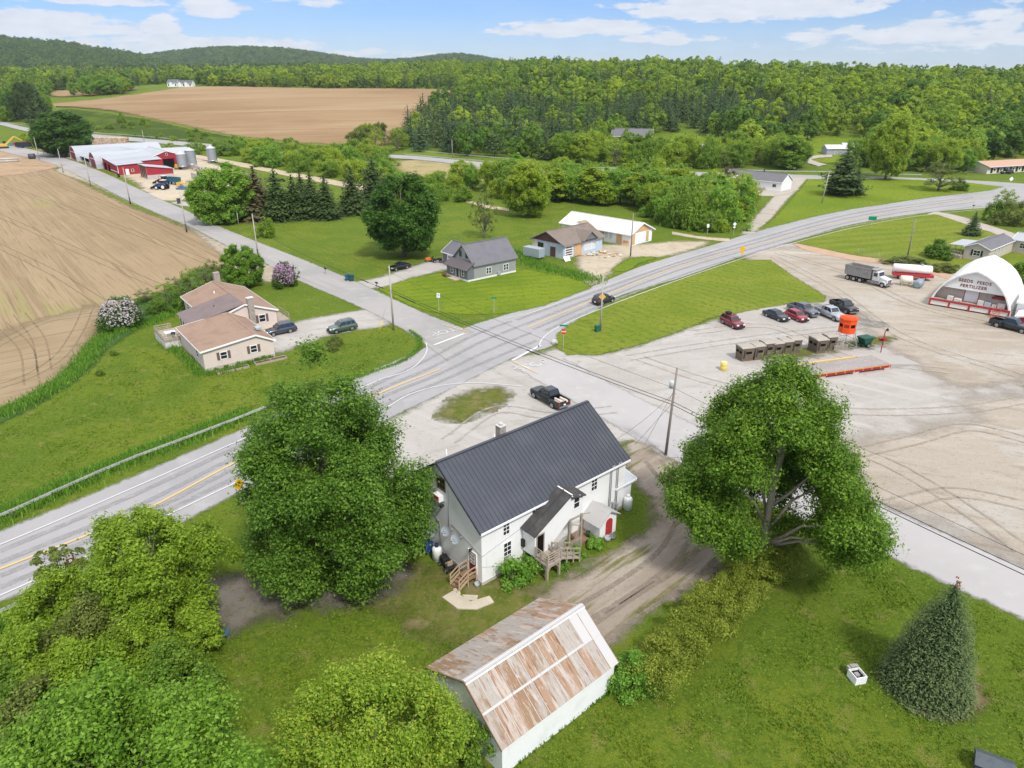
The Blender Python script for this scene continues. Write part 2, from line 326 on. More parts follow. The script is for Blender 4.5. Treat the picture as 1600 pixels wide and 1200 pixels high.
def build_ground():
    xs=axis([(-5200,-1500,100),(-1500,-600,25),(-600,700,12),(700,1500,25),(1500,4200,100)]); ys=axis([(-400,320,60),(320,1300,10),(1300,3000,40),(3000,7000,100)])
    X,Y=np.meshgrid(xs,ys); Z=T(X,Y); nx,ny=len(xs),len(ys); idx=np.arange(nx*ny).reshape(ny,nx)
    Fq=np.stack([idx[:-1,:-1],idx[:-1,1:],idx[1:,1:],idx[1:,:-1]],-1).reshape(-1,4)
    cx=X[:-1,:-1].ravel()+5; cy=Y[:-1,:-1].ravel()+5
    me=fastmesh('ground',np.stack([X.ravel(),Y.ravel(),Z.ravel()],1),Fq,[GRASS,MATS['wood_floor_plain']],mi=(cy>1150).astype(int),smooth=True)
    o=bpy.data.objects.new('ground',me); COL.objects.link(o); o['kind']='structure'
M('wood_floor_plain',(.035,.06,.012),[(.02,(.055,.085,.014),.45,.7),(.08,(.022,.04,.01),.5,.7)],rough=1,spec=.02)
build_ground()
# far ground
blob('tilled_field',[(62,166),(110,168),(160,172),(215,181),(330,205),(380,214),(460,222),(530,226),(600,228),(612,218),(632,196),(660,168),(700,152),(712,143),(640,140),(500,139),(400,137),(330,136),(290,137),(262,141),(215,148),(150,157)],FIELD2,cell=6,w=9,smooth=True)
blob('far_tilled_field',[(80,147),(100,141),(150,137),(205,137),(212,140),(180,145),(140,150),(95,152)],FIELD2,cell=6,w=8)
blob('scrub_bank',[(100,172),(215,185),(330,209),(460,226),(600,232),(560,262),(480,268),(420,248),(330,232),(270,222),(200,213),(150,205),(115,190)],SCRUBG,cell=5,w=5)
blob('reed_bed',[(628,252),(700,250),(790,258),(850,265),(900,275),(850,282),(740,282),(690,280),(640,272)],REED,cell=3,w=4)
blob('hill_meadow',[(1060,208),(1095,214),(1140,226),(1150,238),(1120,246),(1080,246),(1048,236)],LAWN,cell=3,w=3)
blob('hill_meadow',[(1262,222),(1290,216),(1330,218),(1350,232),(1330,246),(1290,256),(1258,246)],LAWN,cell=3,w=3)
blob('road_shoulder',[(640,232),(700,240),(720,246),(640,246)],LAWN,cell=3,w=3)
# left field
blob('plowed_field',[(-260,256),(0,262),(60,258),(95,270),(140,292),(205,323),(280,352),(330,378),(352,400),(350,418),(318,416),(250,455),(165,486),(150,512),(112,572),(50,620),(0,648),(-160,700),(-420,760)],FIELD,cell=2,w=2.2)
blob('field_headland',[(-60,560),(60,500),(160,478),(160,495),(146,520),(108,574),(48,620),(0,646),(-100,670),(-200,680)],FIELDR,cell=1.5,w=3)
blob('gravel_verge',[(88,266),(140,287),(210,318),(285,350),(345,398),(380,428),(425,440),(440,428),(408,408),(359,386),(296,354),(267,342),(200,313),(130,278),(98,262)],M('verge_gravel',(.36,.31,.24),[(.3,(.28,.235,.17),.45,.7),(2.,(.42,.37,.30),.5,.75),(1.,(.14,.15,.04),.58,.7)],rough=1,edge=(1.4,.4)),cell=1,w=1.4)
blob('tall_grass_verge',[(165,492),(152,520),(114,575),(50,624),(0,650),(-60,672),(-60,690),(0,662),(60,632),(130,585),(170,545),(215,515),(230,505),(300,470),(350,425),(345,418),(318,420),(250,460)],M('verge_green',(.035,.085,.012),[(.4,(.06,.12,.015),.45,.7),(3.,(.02,.055,.01),.5,.7)],rough=1,edge=(1.,.6)),cell=.8,w=1)
# lots, gravel, dirt
blob('farm_yard',[(45,228),(75,236),(105,247),(160,262),(215,286),(250,313),(300,312),(320,300),(340,292),(385,292),(400,283),(380,270),(330,256),(300,244),(240,236),(180,240),(130,232),(90,240)],M('farm_yard',(.47,.40,.30),[(.08,(.40,.33,.24),.42,.66),(.4,(.52,.45,.34),.5,.7),(3.,(.38,.31,.22),.55,.75)],rough=1,edge=(2.5,.2)),cell=2.5,w=3)
blob('excavated_soil',[(-60,232),(0,232),(40,236),(70,240),(96,258),(60,268),(0,276),(-60,280)],M('bare_soil',(.36,.25,.15),[(.1,(.29,.19,.11),.42,.66),(.6,(.42,.32,.21),.5,.7)],rough=1,edge=(3.,.15)),cell=2.5,w=3)
blob('gravel_lot',[(560,700),(585,668),(640,642),(700,606),(760,576),(800,562),(868,545),(935,557),(1010,537),(1080,512),(1120,500),(1180,478),(1210,462),(1190,430),(1165,400),(1180,386),(1245,380),(1330,402),(1420,412),(1500,425),(1640,440),(1720,560),(1760,760),(1700,910),(1600,892),(1480,840),(1370,790),(1300,800),(1200,780),(1120,745),(1035,712),(990,690),(960,690),(800,800),(680,800),(600,760)],LOTM,cell=1,w=1.5,smooth=False)
blob('dirt_lot',[(1168,398),(1190,388),(1245,386),(1330,404),(1420,416),(1480,430),(1620,470),(1660,560),(1600,600),(1500,604),(1420,560),(1360,520),(1335,490),(1290,462),(1245,440),(1210,420)],DIRT,cell=1,w=5)
blob('dirt_lot',[(1292,692),(1400,676),(1520,652),(1492,632),(1560,616),(1680,600),(1720,760),(1680,905),(1600,878),(1480,828),(1365,782),(1310,735)],DIRT,cell=1,w=5,smooth=False)
blob('dirt_track',[(1250,388),(1330,406),(1420,418),(1500,440),(1500,428),(1420,410),(1330,398),(1245,378)],M('red_dirt',(.44,.30,.20),[(.4,(.37,.26,.17),.45,.7)],rough=1,edge=(.8,.5)),cell=.8,w=.8)
blob('farm_track',[(1214,452),(1250,470),(1300,480),(1345,498),(1385,505),(1380,512),(1330,503),(1280,488),(1225,470)],M('dark_gravel',(.20,.185,.165),[(.6,(.30,.28,.25),.45,.65)],rough=1,edge=(1.2,.5)),cell=.7,w=1)
blob('derelict_yard',[(905,398),(935,384),(1000,382),(1060,378),(1105,378),(1060,396),(1026,402),(985,402),(958,422),(925,446),(912,430)],M('yard_gravel',(.44,.38,.29),[(.15,(.36,.30,.21),.42,.66),(.8,(.16,.17,.05),.58,.72),(3.,(.50,.45,.37),.55,.75)],rough=1,edge=(1.8,.3)),cell=.8,w=1.8)
blob('driveway',[(412,512),(462,503),(548,487),(575,484),(610,500),(604,508),(520,522),(432,552),(418,550)],LOTM,cell=.6,w=.7,smooth=False)
blob('house_driveway',[(556,442),(590,434),(625,424),(665,410),(692,403),(704,420),(650,432),(600,449),(575,452)],LOTM,cell=.7,w=.8,smooth=False)
blob('barn_driveway',[(268,316),(310,314),(345,308),(380,312),(345,320),(300,323)],LOTM,cell=1,w=1)
# roads
strip('highway',[(-300,952),(0,831),(150,770),(385,668),(520,606),(600,572),(660,546),(720,515),(800,489),(925,448),(1000,417),(1130,378),(1185,360),(1270,337),(1330,325),(1450,307),(1560,295),(1720,280)],
 [(-300,1068),(0,940),(160,878),(280,818),(380,766),(520,700),(620,648),(720,600),(800,560),(868,538),(960,466),(1060,435),(1150,404),(1235,378),(1330,351),(1450,332),(1600,322),(1720,318)],ROADM,n=260)
strip('cross_road',[(0,190),(60,203),(150,211),(270,221),(330,226),(440,236),(560,241),(640,244),(740,254),(860,263),(1000,266),(1130,270),(1240,273),(1400,277),(1500,281),(1600,287)],
 [(0,196),(60,209),(150,217),(270,227),(330,232),(440,242),(560,247),(640,250),(740,260),(860,269),(1000,272),(1130,276),(1240,280),(1400,284),(1500,290),(1600,302)],ROADM,n=220)
strip('lane',[(20,226),(50,235),(90,245),(150,265),(220,297),(250,311),(291,329),(331,349),(420,385),(474,406),(558,441),(595,458),(655,486),(740,520)],
 [(-20,232),(20,242),(80,257),(130,278),(200,313),(267,342),(296,354),(359,386),(408,408),(464,437),(569,483),(640,521),(700,565)],ROAD2,n=200)
strip('village_road',[(880,560),(960,602),(1060,652),(1180,706),(1290,752),(1365,785),(1480,836),(1600,888),(1760,960)],
 [(800,572),(870,612),(960,665),(1040,712),(1120,752),(1230,800),(1335,844),(1480,912),(1600,968),(1760,1048)],M('village_road',(.395,.38,.375),[(.06,(.36,.345,.34),.4,.65),(.5,(.42,.41,.40),.5,.75),(6.,(.35,.335,.325),.55,.8)],rough=.92,edge=(.5,.8)),n=160)
strip('farm_road',[(300,242),(400,259),(470,272),(560,288),(640,300)],[(296,247),(400,265),(470,279),(560,296),(640,308)],M('track',(.46,.38,.28),[(.3,(.38,.31,.22),.45,.7)],rough=1,edge=(1.,.4)),n=60)
strip('house_lane',[(1228,278),(1222,292),(1205,312),(1180,340),(1158,366)],[(1262,278),(1246,296),(1228,314),(1206,340),(1182,364)],M('lane_gravel',(.40,.36,.31),[(.3,(.33,.29,.24),.45,.7)],rough=1,edge=(1.,.4)),n=60)
strip('house_yard',[(1170,300),(1200,296),(1226,290)],[(1172,306),(1215,306),(1250,296)],MATS['lane_gravel'],n=20)
strip('hill_drive',[(1060,216),(1085,223),(1110,230),(1142,234)],[(1060,220),(1085,227),(1110,234),(1142,238)],MATS['lane_gravel'],n=30)
strip('hill_drive',[(1300,243),(1275,244),(1256,250),(1262,256),(1278,260)],[(1300,247),(1280,248),(1268,251),(1275,254),(1292,259)],MATS['lane_gravel'],n=30)
strip('trailer_drive',[(1462,330),(1500,338),(1545,352),(1620,376)],[(1440,338),(1486,346),(1530,360),(1610,386)],MATS['lane_gravel'],n=40)
strip('walking_path',[(1050,362),(1090,369),(1140,373)],[(1050,366),(1090,373),(1140,378)],MATS['track'],n=20)
strip('walking_path',[(730,312),(760,320),(795,326)],[(728,316),(760,325),(795,330)],MATS['track'],n=20)
# lawns over the lots
blob('lawn',[(866,540),(872,520),(900,501),(960,470),(1060,438),(1150,407),(1203,406),(1240,432),(1290,463),(1288,473),(1245,473),(1190,482),(1110,497),(1080,511),(1010,536),(935,555),(886,555)],MOWN2,cell=.8,w=.8,smooth=False)
blob('lawn',[(590,452),(640,478),(680,489),(740,492),(800,489),(850,478),(924,450),(912,440),(860,428),(806,418),(700,424),(640,436)],MOWN,cell=.8,w=.8,smooth=False)
blob('lawn',[(1243,380),(1330,353),(1420,336),(1462,335),(1545,362),(1625,392),(1625,425),(1500,424),(1420,410),(1330,398)],MOWN3,cell=.8,w=.8,smooth=False)
blob('lawn',[(1180,362),(1270,339),(1330,327),(1450,309),(1545,298),(1568,292),(1500,284),(1400,280),(1262,280),(1248,298),(1210,340)],LAWN,cell=1,w=.8,smooth=False)
blob('traffic_island',[(683,650),(690,637),(722,616),(762,606),(792,611),(796,622),(770,639),(735,655),(704,659)],WORN,cell=.4,w=.6)
blob('traffic_island',[(958,424),(972,410),(990,403),(1026,402),(1000,412),(978,424)],LAWN,cell=.5,w=.5)
blob('grass_patch',[(1196,560),(1230,545),(1290,540),(1340,530),(1400,528),(1380,536),(1300,548),(1240,562)],WORN,cell=.6,w=1)
# yard of the white house
blob('yard_drive',[(985,690),(1042,716),(1080,745),(1120,760),(1140,800),(1135,862),(1100,905),(1030,945),(980,985),(940,1010),(880,1000),(830,960),(760,990),(700,985),(730,960),(800,935),(860,915),(930,880),(985,850),(1025,810),(1008,770),(985,740)],YARD,cell=.4,w=1.2)
blob('worn_grass',[(560,900),(700,890),(840,930),(830,1000),(720,1010),(620,960)],WORN,cell=.5,w=2)
blob('dark_gravel',[(322,915),(360,900),(430,905),(520,890),(600,880),(640,900),(560,945),(470,950),(400,975),(345,985),(310,960)],GRAVELD,cell=.4,w=1.2)  # grey-brown gravel patch around the foot of the left maple
blob('spruce_litter',[(1420,1060),(1460,1045),(1510,1060),(1540,1090),(1510,1118),(1460,1122),(1425,1100)],M('needle_litter',(.19,.13,.075),[(1.,(.13,.085,.05),.45,.7),(10,(.11,.12,.03),.52,.7)],rough=1,edge=(.8,.9)),cell=.3,w=.8)
# painted lines
line('road_marking',[(-100,930),(0,890),(205,808),(370,722),(520,650),(600,612),(688,577)],.28,PAINTY,.088)
line('road_marking',[(824,513),(870,493),(922,472),(1060,417),(1185,382),(1300,350),(1400,330),(1520,312),(1590,302)],.28,PAINTY,.088)
line('road_marking',[(-100,890),(0,852),(195,769),(395,680),(480,643),(598,592)],.16,PAINTW,.088)
line('road_marking',[(598,592),(635,581),(656,566),(667,549),(666,536)],.14,PAINTW,.088)
line('road_marking',[(-60,958),(60,905),(160,859),(262,806),(372,753),(480,698),(560,660),(600,640),(640,617),(690,603),(740,599),(815,604)],.16,PAINTW,.088)
line('road_marking',[(790,498),(820,492),(925,454),(1060,408),(1180,372),(1330,332),(1450,315),(1580,301)],.16,PAINTW,.088)
line('road_marking',[(840,545),(850,527),(872,512),(929,487),(1060,438),(1200,392),(1330,357),(1450,336),(1600,322)],.16,PAINTW,.088)
line('road_marking',[(678,540),(725,522)],.45,PAINTW,.088)
line('road_marking',[(800,564),(845,540)],.45,PAINTW,.088)
line('road_marking',[(690,507),(735,520)],.2,PAINTY,.088); line('road_marking',[(800,565),(840,584)],.2,PAINTY,.088)
def ground_word(txt,u,v,rz,size):
    c=bpy.data.curves.new('road_word','FONT'); c.body=txt; c.size=size; c.align_x='CENTER'; c.align_y='CENTER'
    o=bpy.data.objects.new('road_word',c); COL.objects.link(o); dg=bpy.context.evaluated_depsgraph_get(); me=bpy.data.meshes.new_from_object(o.evaluated_get(dg)); bpy.data.objects.remove(o)
    me.materials.clear(); me.materials.append(M('paint_faded',(.55,.54,.53),[(3,(.45,.44,.43),.4,.6)],rough=.9)); p=bpy.data.objects.new('road_marking',me); COL.objects.link(p); p['kind']='structure'
    q=G(u,v); p.location=(q.x,q.y,.092); p.rotation_euler=(0,0,math.radians(rz))
ground_word('STOP',697,518,-140,2.4); ground_word('STOP',832,572,39,2.4)

# worn wheel paths and tyre tracks: faint mottled ribbons
WEAR=M('wheel_path',(.316,.311,.311),[(2,(.326,.321,.321),.4,.7)],rough=.85,edge=(.5,.7)); TRK=M('tyre_track_dark',(.338,.29,.235),[(2,(.355,.305,.248),.4,.7)],rough=1,edge=(.5,1.1)); TRKL=M('tyre_track_pale',(.395,.352,.298),[(2,(.38,.338,.282),.4,.7)],rough=1,edge=(.5,.9)); TRKS=M('field_track',(.275,.205,.127),rough=1,edge=(.5,1.1))
WR2=M('lot_track',(.358,.337,.312),[(2,(.37,.35,.325),.4,.7)],rough=.9,edge=(.5,.9))
def mixline(A,B,f,n=60):
    def rs(px): c=crom([G(*q)[:2] for q in px],False,2.); d=np.r_[0,np.cumsum(np.hypot(*np.diff(c,axis=0).T))]; t=np.linspace(0,d[-1],n); return np.stack([np.interp(t,d,c[:,0]),np.interp(t,d,c[:,1])],1)
    return [tuple(p) for p in rs(A)*(1-f)+rs(B)*f]
YA=[(0,890),(205,808),(370,722),(520,650),(600,612),(688,577),(750,545),(824,513)]; WU=[(0,852),(195,769),(395,680),(480,643),(590,594),(670,552),(730,520),(790,498)]; WL=[(0,930),(160,859),(262,806),(372,753),(560,660),(690,603),(770,570),(845,540)]
YB=[(824,513),(922,472),(1060,417),(1185,382),(1300,350),(1400,330),(1520,312)]; WUB=[(800,496),(925,454),(1060,408),(1180,372),(1330,332),(1450,315),(1520,307)]; WLB=[(860,520),(929,487),(1060,438),(1200,392),(1330,357),(1450,336),(1540,326)]
for A,B in ((YA,WU),(YA,WL),(YB,WUB),(YB,WLB)):
    for f in (.27,.73): line('wheel_path',mixline(A,B,f),.75,WEAR,.082,world=True)
def tracks(pix,mat,gauge=1.8,w=.34,off=.083):
    c=crom([G(*q)[:2] for q in pix],False,2.); d=np.gradient(c,axis=0); d/=np.hypot(*d.T)[:,None]; nr=np.c_[-d[:,1],d[:,0]]
    for s in (-.5,.5): line('tyre_tracks',[tuple(p) for p in c+nr*gauge*s],w,mat,off,world=True)
for px,mt in [([(1215,395),(1330,430),(1440,480),(1610,520)],TRK),([(1210,402),(1300,450),(1420,530),(1600,590)],TRKL),([(1320,712),(1420,690),(1520,668),(1610,690)],TRK),([(1330,700),(1400,730),(1500,790),(1600,860)],TRK),([(1390,790),(1500,770),(1600,790)],TRK),
  ([(1000,560),(1120,600),(1300,640),(1500,640),(1600,625)],TRKL),([(700,690),(780,640),(860,650),(960,640)],WR2),([(1080,520),(1200,510),(1330,560),(1480,580)],TRKL),([(980,560),(1100,540),(1250,520),(1350,510)],WR2)]: tracks(px,mt)
for px in [[(140,475),(120,520),(90,560),(40,590),(-20,610)],[(160,490),(80,500),(30,520),(-40,560)],[(30,490),(60,530),(70,580)],[(0,505),(40,545),(50,600)]]: tracks(px,TRKS,1.7,.26,.06)
for px in [[(345,400),(220,340),(120,300),(40,268)],[(330,412),(200,360),(90,320),(0,290)],[(255,450),(140,400),(40,355),(-40,320)],[(170,480),(90,430),(10,390),(-50,360)]]: tracks(px,TRKS,1.9,.28,.06)
for px in [[(1020,720),(1070,790),(1050,860),(960,930),(860,985)],[(1060,735),(1110,800),(1100,870),(1000,945),(920,1000)]]: tracks(px,M('yard_track',(.255,.212,.168),rough=1,edge=(.5,1.)),1.7,.5,.084)
# ================================================================ BUILDINGS
rad=math.radians
WHITE=M('white_siding',(.80,.80,.79),[(.5,(.72,.71,.69),.5,.75),(3,(.76,.75,.73),.5,.8),(1.1,(.62,.60,.56),.62,.8,(3,3,.12))],rough=.7,bump=(5,.35,.03,(.02,.02,1.6)),coord='obj')
WHITE2=M('white_paint',(.82,.82,.81),[(2,(.74,.73,.71),.5,.8)],rough=.6,coord='obj')
TRIMW=M('white_trim',(.84,.84,.83),rough=.5)
METALROOF=M('dark_metal_roof',(.058,.064,.080),[(.4,(.072,.078,.094),.45,.7)],rough=.45,metal=.25,spec=.5,coord='obj')
SHINGLE_D=M('dark_shingle',(.055,.053,.052),[(1.5,(.085,.08,.078),.45,.7),(9,(.035,.034,.034),.5,.75)],rough=.95,bump=(12,.6,.03),coord='obj')
SHINGLE_B=M('brown_shingle',(.30,.205,.15),[(.5,(.25,.165,.12),.42,.68),(4,(.35,.25,.19),.5,.75),(14,(.21,.145,.105),.5,.75)],rough=.95,bump=(12,.5,.03),coord='obj')
SHINGLE_T=M('tan_shingle',(.20,.165,.14),[(.5,(.17,.135,.11),.42,.68),(8,(.25,.21,.18),.5,.75)],rough=.95,bump=(10,.5,.03),coord='obj')
SHINGLE_G=M('grey_shingle',(.155,.15,.165),[(.6,(.135,.13,.145),.42,.68),(9,(.19,.185,.20),.5,.75)],rough=.9,bump=(12,.5,.03),coord='obj')
BROWNMETAL=M('brown_metal_roof',(.255,.205,.20),[(.6,(.23,.18,.175),.42,.68)],rough=.5,metal=.2,coord='obj')
RUST=M('rusty_tin',(.37,.335,.30),[(.45,(.27,.17,.10),.47,.61,(1.8,.5,.5)),(1.4,(.46,.425,.39),.53,.67,(2.4,.3,.3)),(2.6,(.235,.13,.075),.55,.68,(2.8,.35,.35)),(9,(.48,.44,.40),.56,.72,(1.3,.3,.3)),(22,(.24,.15,.09),.56,.72),(.6,(.44,.42,.40),.60,.72)],rough=.8,metal=.1,bump=(6,.4,.03),coord='obj')
RUSTB=M('rusty_tin_dark',(.33,.22,.145),[(.8,(.45,.39,.345),.47,.62,(2.4,.35,.35)),(2.2,(.22,.12,.07),.52,.66,(2.8,.35,.35)),(8,(.48,.42,.37),.56,.72,(1.3,.3,.3)),(22,(.22,.13,.08),.58,.75)],rough=.85,metal=.1,bump=(6,.4,.03),coord='obj')
TIN=M('pale_tin',(.50,.49,.48),[(.8,(.50,.49,.48),.45,.7),(3,(.48,.41,.35),.58,.75,(2,.3,.3))],rough=.6,metal=.3,coord='obj')
GREYMETAL=M('galvanised',(.42,.45,.48),[(1,(.34,.37,.40),.45,.7)],rough=.45,metal=.6,coord='obj')
WHITEMETAL=M('white_metal_roof',(.40,.425,.45),[(.15,(.34,.365,.395),.45,.7,(1,.2,1)),(.6,(.56,.55,.54),.6,.8)],rough=.5,coord='obj')
BEIGE=M('beige_siding',(.66,.56,.49),[(1,(.61,.52,.45),.45,.75)],rough=.75,bump=(5,.3,.02,(.02,.02,1.5)),coord='obj')
GREYSIDE=M('grey_siding',(.30,.305,.295),[(1,(.27,.275,.265),.45,.75)],rough=.75,bump=(5,.3,.02,(.02,.02,1.5)),coord='obj')
GREYDARK=M('dark_grey_siding',(.155,.165,.175),[(1,(.135,.14,.15),.45,.75)],rough=.8,coord='obj')
TANSIDE=M('tan_siding',(.50,.45,.38),[(1,(.45,.40,.34),.45,.75)],rough=.8,coord='obj')
BLUESIDE=M('faded_blue_siding',(.43,.52,.60),[(.6,(.55,.60,.62),.45,.7),(3,(.34,.40,.45),.55,.78)],rough=.85,coord='obj')
RED=M('barn_red',(.33,.025,.04),[(.6,(.32,.03,.035),.45,.7,(1,1,.2)),(4,(.46,.07,.06),.55,.8,(1,1,.15))],rough=.8,coord='obj')
REDP=M('red_paint',(.42,.035,.045),rough=.5)
PLY=M('plywood',(.60,.38,.19),[(2,(.50,.31,.15),.45,.7,(1,1,.15))],rough=.85,coord='obj')
WOOD=M('weathered_wood',(.36,.31,.25),[(2,(.27,.23,.18),.45,.7,(1,1,.15)),(9,(.44,.39,.33),.5,.8)],rough=.9,coord='obj')
WOODB=M('brown_wood',(.24,.15,.09),[(2,(.18,.11,.065),.45,.7)],rough=.9,coord='obj')
MAROON=M('maroon_wood',(.13,.06,.05),[(2,(.09,.045,.035),.45,.7,(1,1,.2))],rough=.9,coord='obj')
BRICK=M('chimney_block',(.34,.30,.26),[(3,(.24,.21,.18),.45,.7),(9,(.42,.38,.34),.5,.8)],rough=.95,coord='obj')
CONCW=M('concrete_wall',(.46,.43,.39),[(.8,(.39,.36,.32),.4,.7)],rough=.95,coord='obj')
GLASS=M('window_glass',(.018,.022,.027),rough=.08,spec=.9)
DARK=M('dark_inside',(.012,.011,.010),rough=1,spec=0)
BLACKP=M('black_plastic',(.02,.02,.022),rough=.6)
STEEL=M('steel',(.33,.34,.36),rough=.4,metal=.8)
GALV=M('grey_paint',(.36,.37,.38),[(2,(.30,.31,.32),.45,.7)],rough=.6,coord='obj')
def gb(parent,x0,x1,y0,y1,ze0,ze1,yr,zr,wall,roof,oh=.3,ohe=.25,t=.13,z0=0,names=('wall','roof'),ribs=0,fascia=TRIMW,gable=None,rake=None):
    """gabled body, ridge along local x; eave heights ze0 at y0, ze1 at y1"""
    w=MB(); tw=t+.02
    s0=(zr-ze0)/(yr-y0) if yr>y0 else 0; s1=(zr-ze1)/(y1-yr) if y1>yr else 0
    prof=[(y0,z0),(y1,z0),(y1,ze1-tw),(yr,zr-tw),(y0,ze0-tw)]
    if yr<=y0: prof=[(y0,z0),(y1,z0),(y1,ze1-tw),(y0,zr-tw)]
    if yr>=y1: prof=[(y0,z0),(y1,z0),(y1,zr-tw),(y0,ze0-tw)]
    w.prism(prof,'x',x0,x1); W=w.build(names[0],wall,parent)
    r=MB(); a,b=x0-ohe,x1+ohe
    if yr>y0:
        r.slab((a,y0-oh,ze0-oh*s0),(b,y0-oh,ze0-oh*s0),(b,yr,zr),(a,yr,zr),t)
        if ribs:
            k=int((b-a)/ribs)
            for i in range(k+1):
                x=a+.02+(b-a-.04)*i/k; r.bar((x,y0-oh,ze0-oh*s0+.02),(x,yr,zr+.02),.035,.045)
    if yr<y1:
        r.slab((a,yr,zr),(b,yr,zr),(b,y1+oh,ze1-oh*s1),(a,y1+oh,ze1-oh*s1),t)
        if ribs:
            k=int((b-a)/ribs)
            for i in range(k+1):
                x=a+.02+(b-a-.04)*i/k; r.bar((x,yr,zr+.02),(x,y1+oh,ze1-oh*s1+.02),.035,.045)
    if y0<yr<y1: r.bar((a,yr,zr+.02),(b,yr,zr+.02),.3,.06)
    R=r.build(names[1],roof,parent)
    if fascia:
        f=MB(); d=.19; rk=f
        for x in (a-.03,b+.03):
            if rake: rk=MB()
            if yr>y0: rk.bar((x,y0-oh-.02,ze0-oh*s0-.09),(x,yr,zr-.09),.05,d)
            if yr<y1: rk.bar((x,yr,zr-.09),(x,y1+oh+.02,ze1-oh*s1-.09),.05,d)
            if rake: rk.build('rake_trim',rake,R)
        if yr>y0: f.box(a,y0-oh-.06,ze0-oh*s0-.2,b,y0-oh-.012,ze0-oh*s0+.0)
        if rake: f.build('fascia',fascia,R); f=MB()
        if yr<y1: f.box(a,y1+oh+.012,ze1-oh*s1-.2,b,y1+oh+.06,ze1-oh*s1+.0)
        f.build('fascia',fascia,R)
    return W,R
def mapf(side,c):
    return {'f':lambda a,d,z:(a,c-d,z),'b':lambda a,d,z:(a,c+d,z),'l':lambda a,d,z:(c-d,a,z),'r':lambda a,d,z:(c+d,a,z)}[side]
def pbox(mb,P,a0,a1,d0,d1,z0,z1,m=0):
    p=P(a0,d0,z0);q=P(a1,d1,z1); lo=[min(i,j) for i,j in zip(p,q)];hi=[max(i,j) for i,j in zip(p,q)]; mb.box(*lo,*hi,m)
def win(parent,side,c,a,z,w,h,mx=1,my=2,fw=.09,frame=TRIMW,shut=None,glass=GLASS,ac=False):
    """window on wall plane: a = left coordinate along wall, z = sill height"""
    P=mapf(side,c); f=MB()
    pbox(f,P,a-fw,a+w+fw,-.02,.05,z-fw,z); pbox(f,P,a-fw,a+w+fw,-.02,.05,z+h,z+h+fw)
    pbox(f,P,a-fw,a,-.02,.047,z,z+h); pbox(f,P,a+w,a+w+fw,-.02,.047,z,z+h)
    for i in range(1,mx): x=a+w*i/mx; pbox(f,P,x-.02,x+.02,-.02,.035,z,z+h)
    for i in range(1,my): y=z+h*i/my; pbox(f,P,a,a+w,-.02,.040,y-.025,y+.025)
    F_=f.build('window',frame,parent); g=MB(); pbox(g,P,a,a+w,-.03,.02,z,z+h); g.build('pane',glass,F_)
    if shut:
        for x0 in (a-fw-.42,a+w+fw+.04):
            s=MB(); pbox(s,P,x0,x0+.38,-.02,.045,z-fw,z+h+fw)
            for k in range(8): zz=z+h*k/8; pbox(s,P,x0+.05,x0+.33,.03,.058,zz+.02,zz+.09)
            s.build('shutter',shut,F_)
    return F_
def door(parent,side,c,a,z,w,h,mat,frame=TRIMW,panes=None,fw=.1,name='door',knob=True):
    P=mapf(side,c); d=MB(); pbox(d,P,a,a+w,-.02,.05,z,z+h); D=d.build(name,mat,parent)
    f=MB(); pbox(f,P,a-fw,a,-.02,.07,z,z+h+fw); pbox(f,P,a+w,a+w+fw,-.02,.07,z,z+h+fw); pbox(f,P,a,a+w,-.02,.066,z+h,z+h+fw); f.build('door_frame',frame,D)
    if panes:
        g=MB(); q=MB(); x0,x1,y0,y1,nx,ny=panes; pbox(g,P,a+x0*w,a+x1*w,.03,.06,z+y0*h,z+y1*h); g.build('pane',GLASS,D)
        for i in range(nx+1): x=a+w*(x0+(x1-x0)*i/nx); pbox(q,P,x-.015,x+.015,.04,.075,z+y0*h,z+y1*h)
        for i in range(ny+1): y=z+h*(y0+(y1-y0)*i/ny); pbox(q,P,a+x0*w,a+x1*w,.04,.073,y-.015,y+.015)
        q.build('muntins',TRIMW,D)
    if knob:
        k=MB(); pbox(k,P,a+w*.86,a+w*.92,.05,.11,z+h*.46,z+h*.5); k.build('handle',STEEL,D)
    return D
# ---------------------------------------------------------------- the white apartment house
HO=Vector((-2.40,46.15,0)); HA=rad(41.2)
def HW(x,y,z=0): c,s=math.cos(HA),math.sin(HA); return Vector((HO.x+x*c-y*s,HO.y+x*s+y*c,z))
h=thing('apartment_house',HO,HA,'long white two storey house with a dark grey ribbed metal roof beside the crossroads','house')
gb(h,0,17.2,0,10.6,5.55,5.55,5.3,9.3,WHITE,METALROOF,oh=.3,ohe=.28,ribs=.42,rake=METALROOF)
m=MB(); m.box(-.03,-.03,0,17.23,10.63,.35); m.build('foundation',CONCW,h)
for a,z,w,hh,mx,my in [(2.25,3.85,.62,1.45,2,4),(2.3,1.3,.75,1.7,2,4),(5.4,4.5,.68,.85,2,1),(12.6,3.75,.7,1.6,2,4)]:
    W_=win(h,'f',0,a,z,w,hh,mx,my)
m=MB(); m.box(2.42,-.42,1.22,2.95,-.04,1.62); m.build('air_conditioner',GALV,h)
win(h,'l',0,4.65,6.75,1.0,1.05,3,2,frame=WOODB); win(h,'l',0,7.4,3.6,.8,1.4,2,2); win(h,'l',0,7.2,1.2,.8,1.5,2,2)
for a in (1.6,5,8.4): win(h,'b',10.6,a,3.8,.9,1.4,2,2); win(h,'b',10.6,a,1,.9,1.6,2,2)
for a in (2,5,8): win(h,'r',17.2,a,3.8,.9,1.4,2,2)
m=MB(); m.box(-.5,4.85,5.75,-.02,5.7,6.3); m.build('flower_box',WHITE2,h); m=MB(); m.box(-.53,4.9,5.95,-.5,5.6,6.28); m.build('red_panel',M('red_sign',(.45,.06,.04),rough=.7),h)
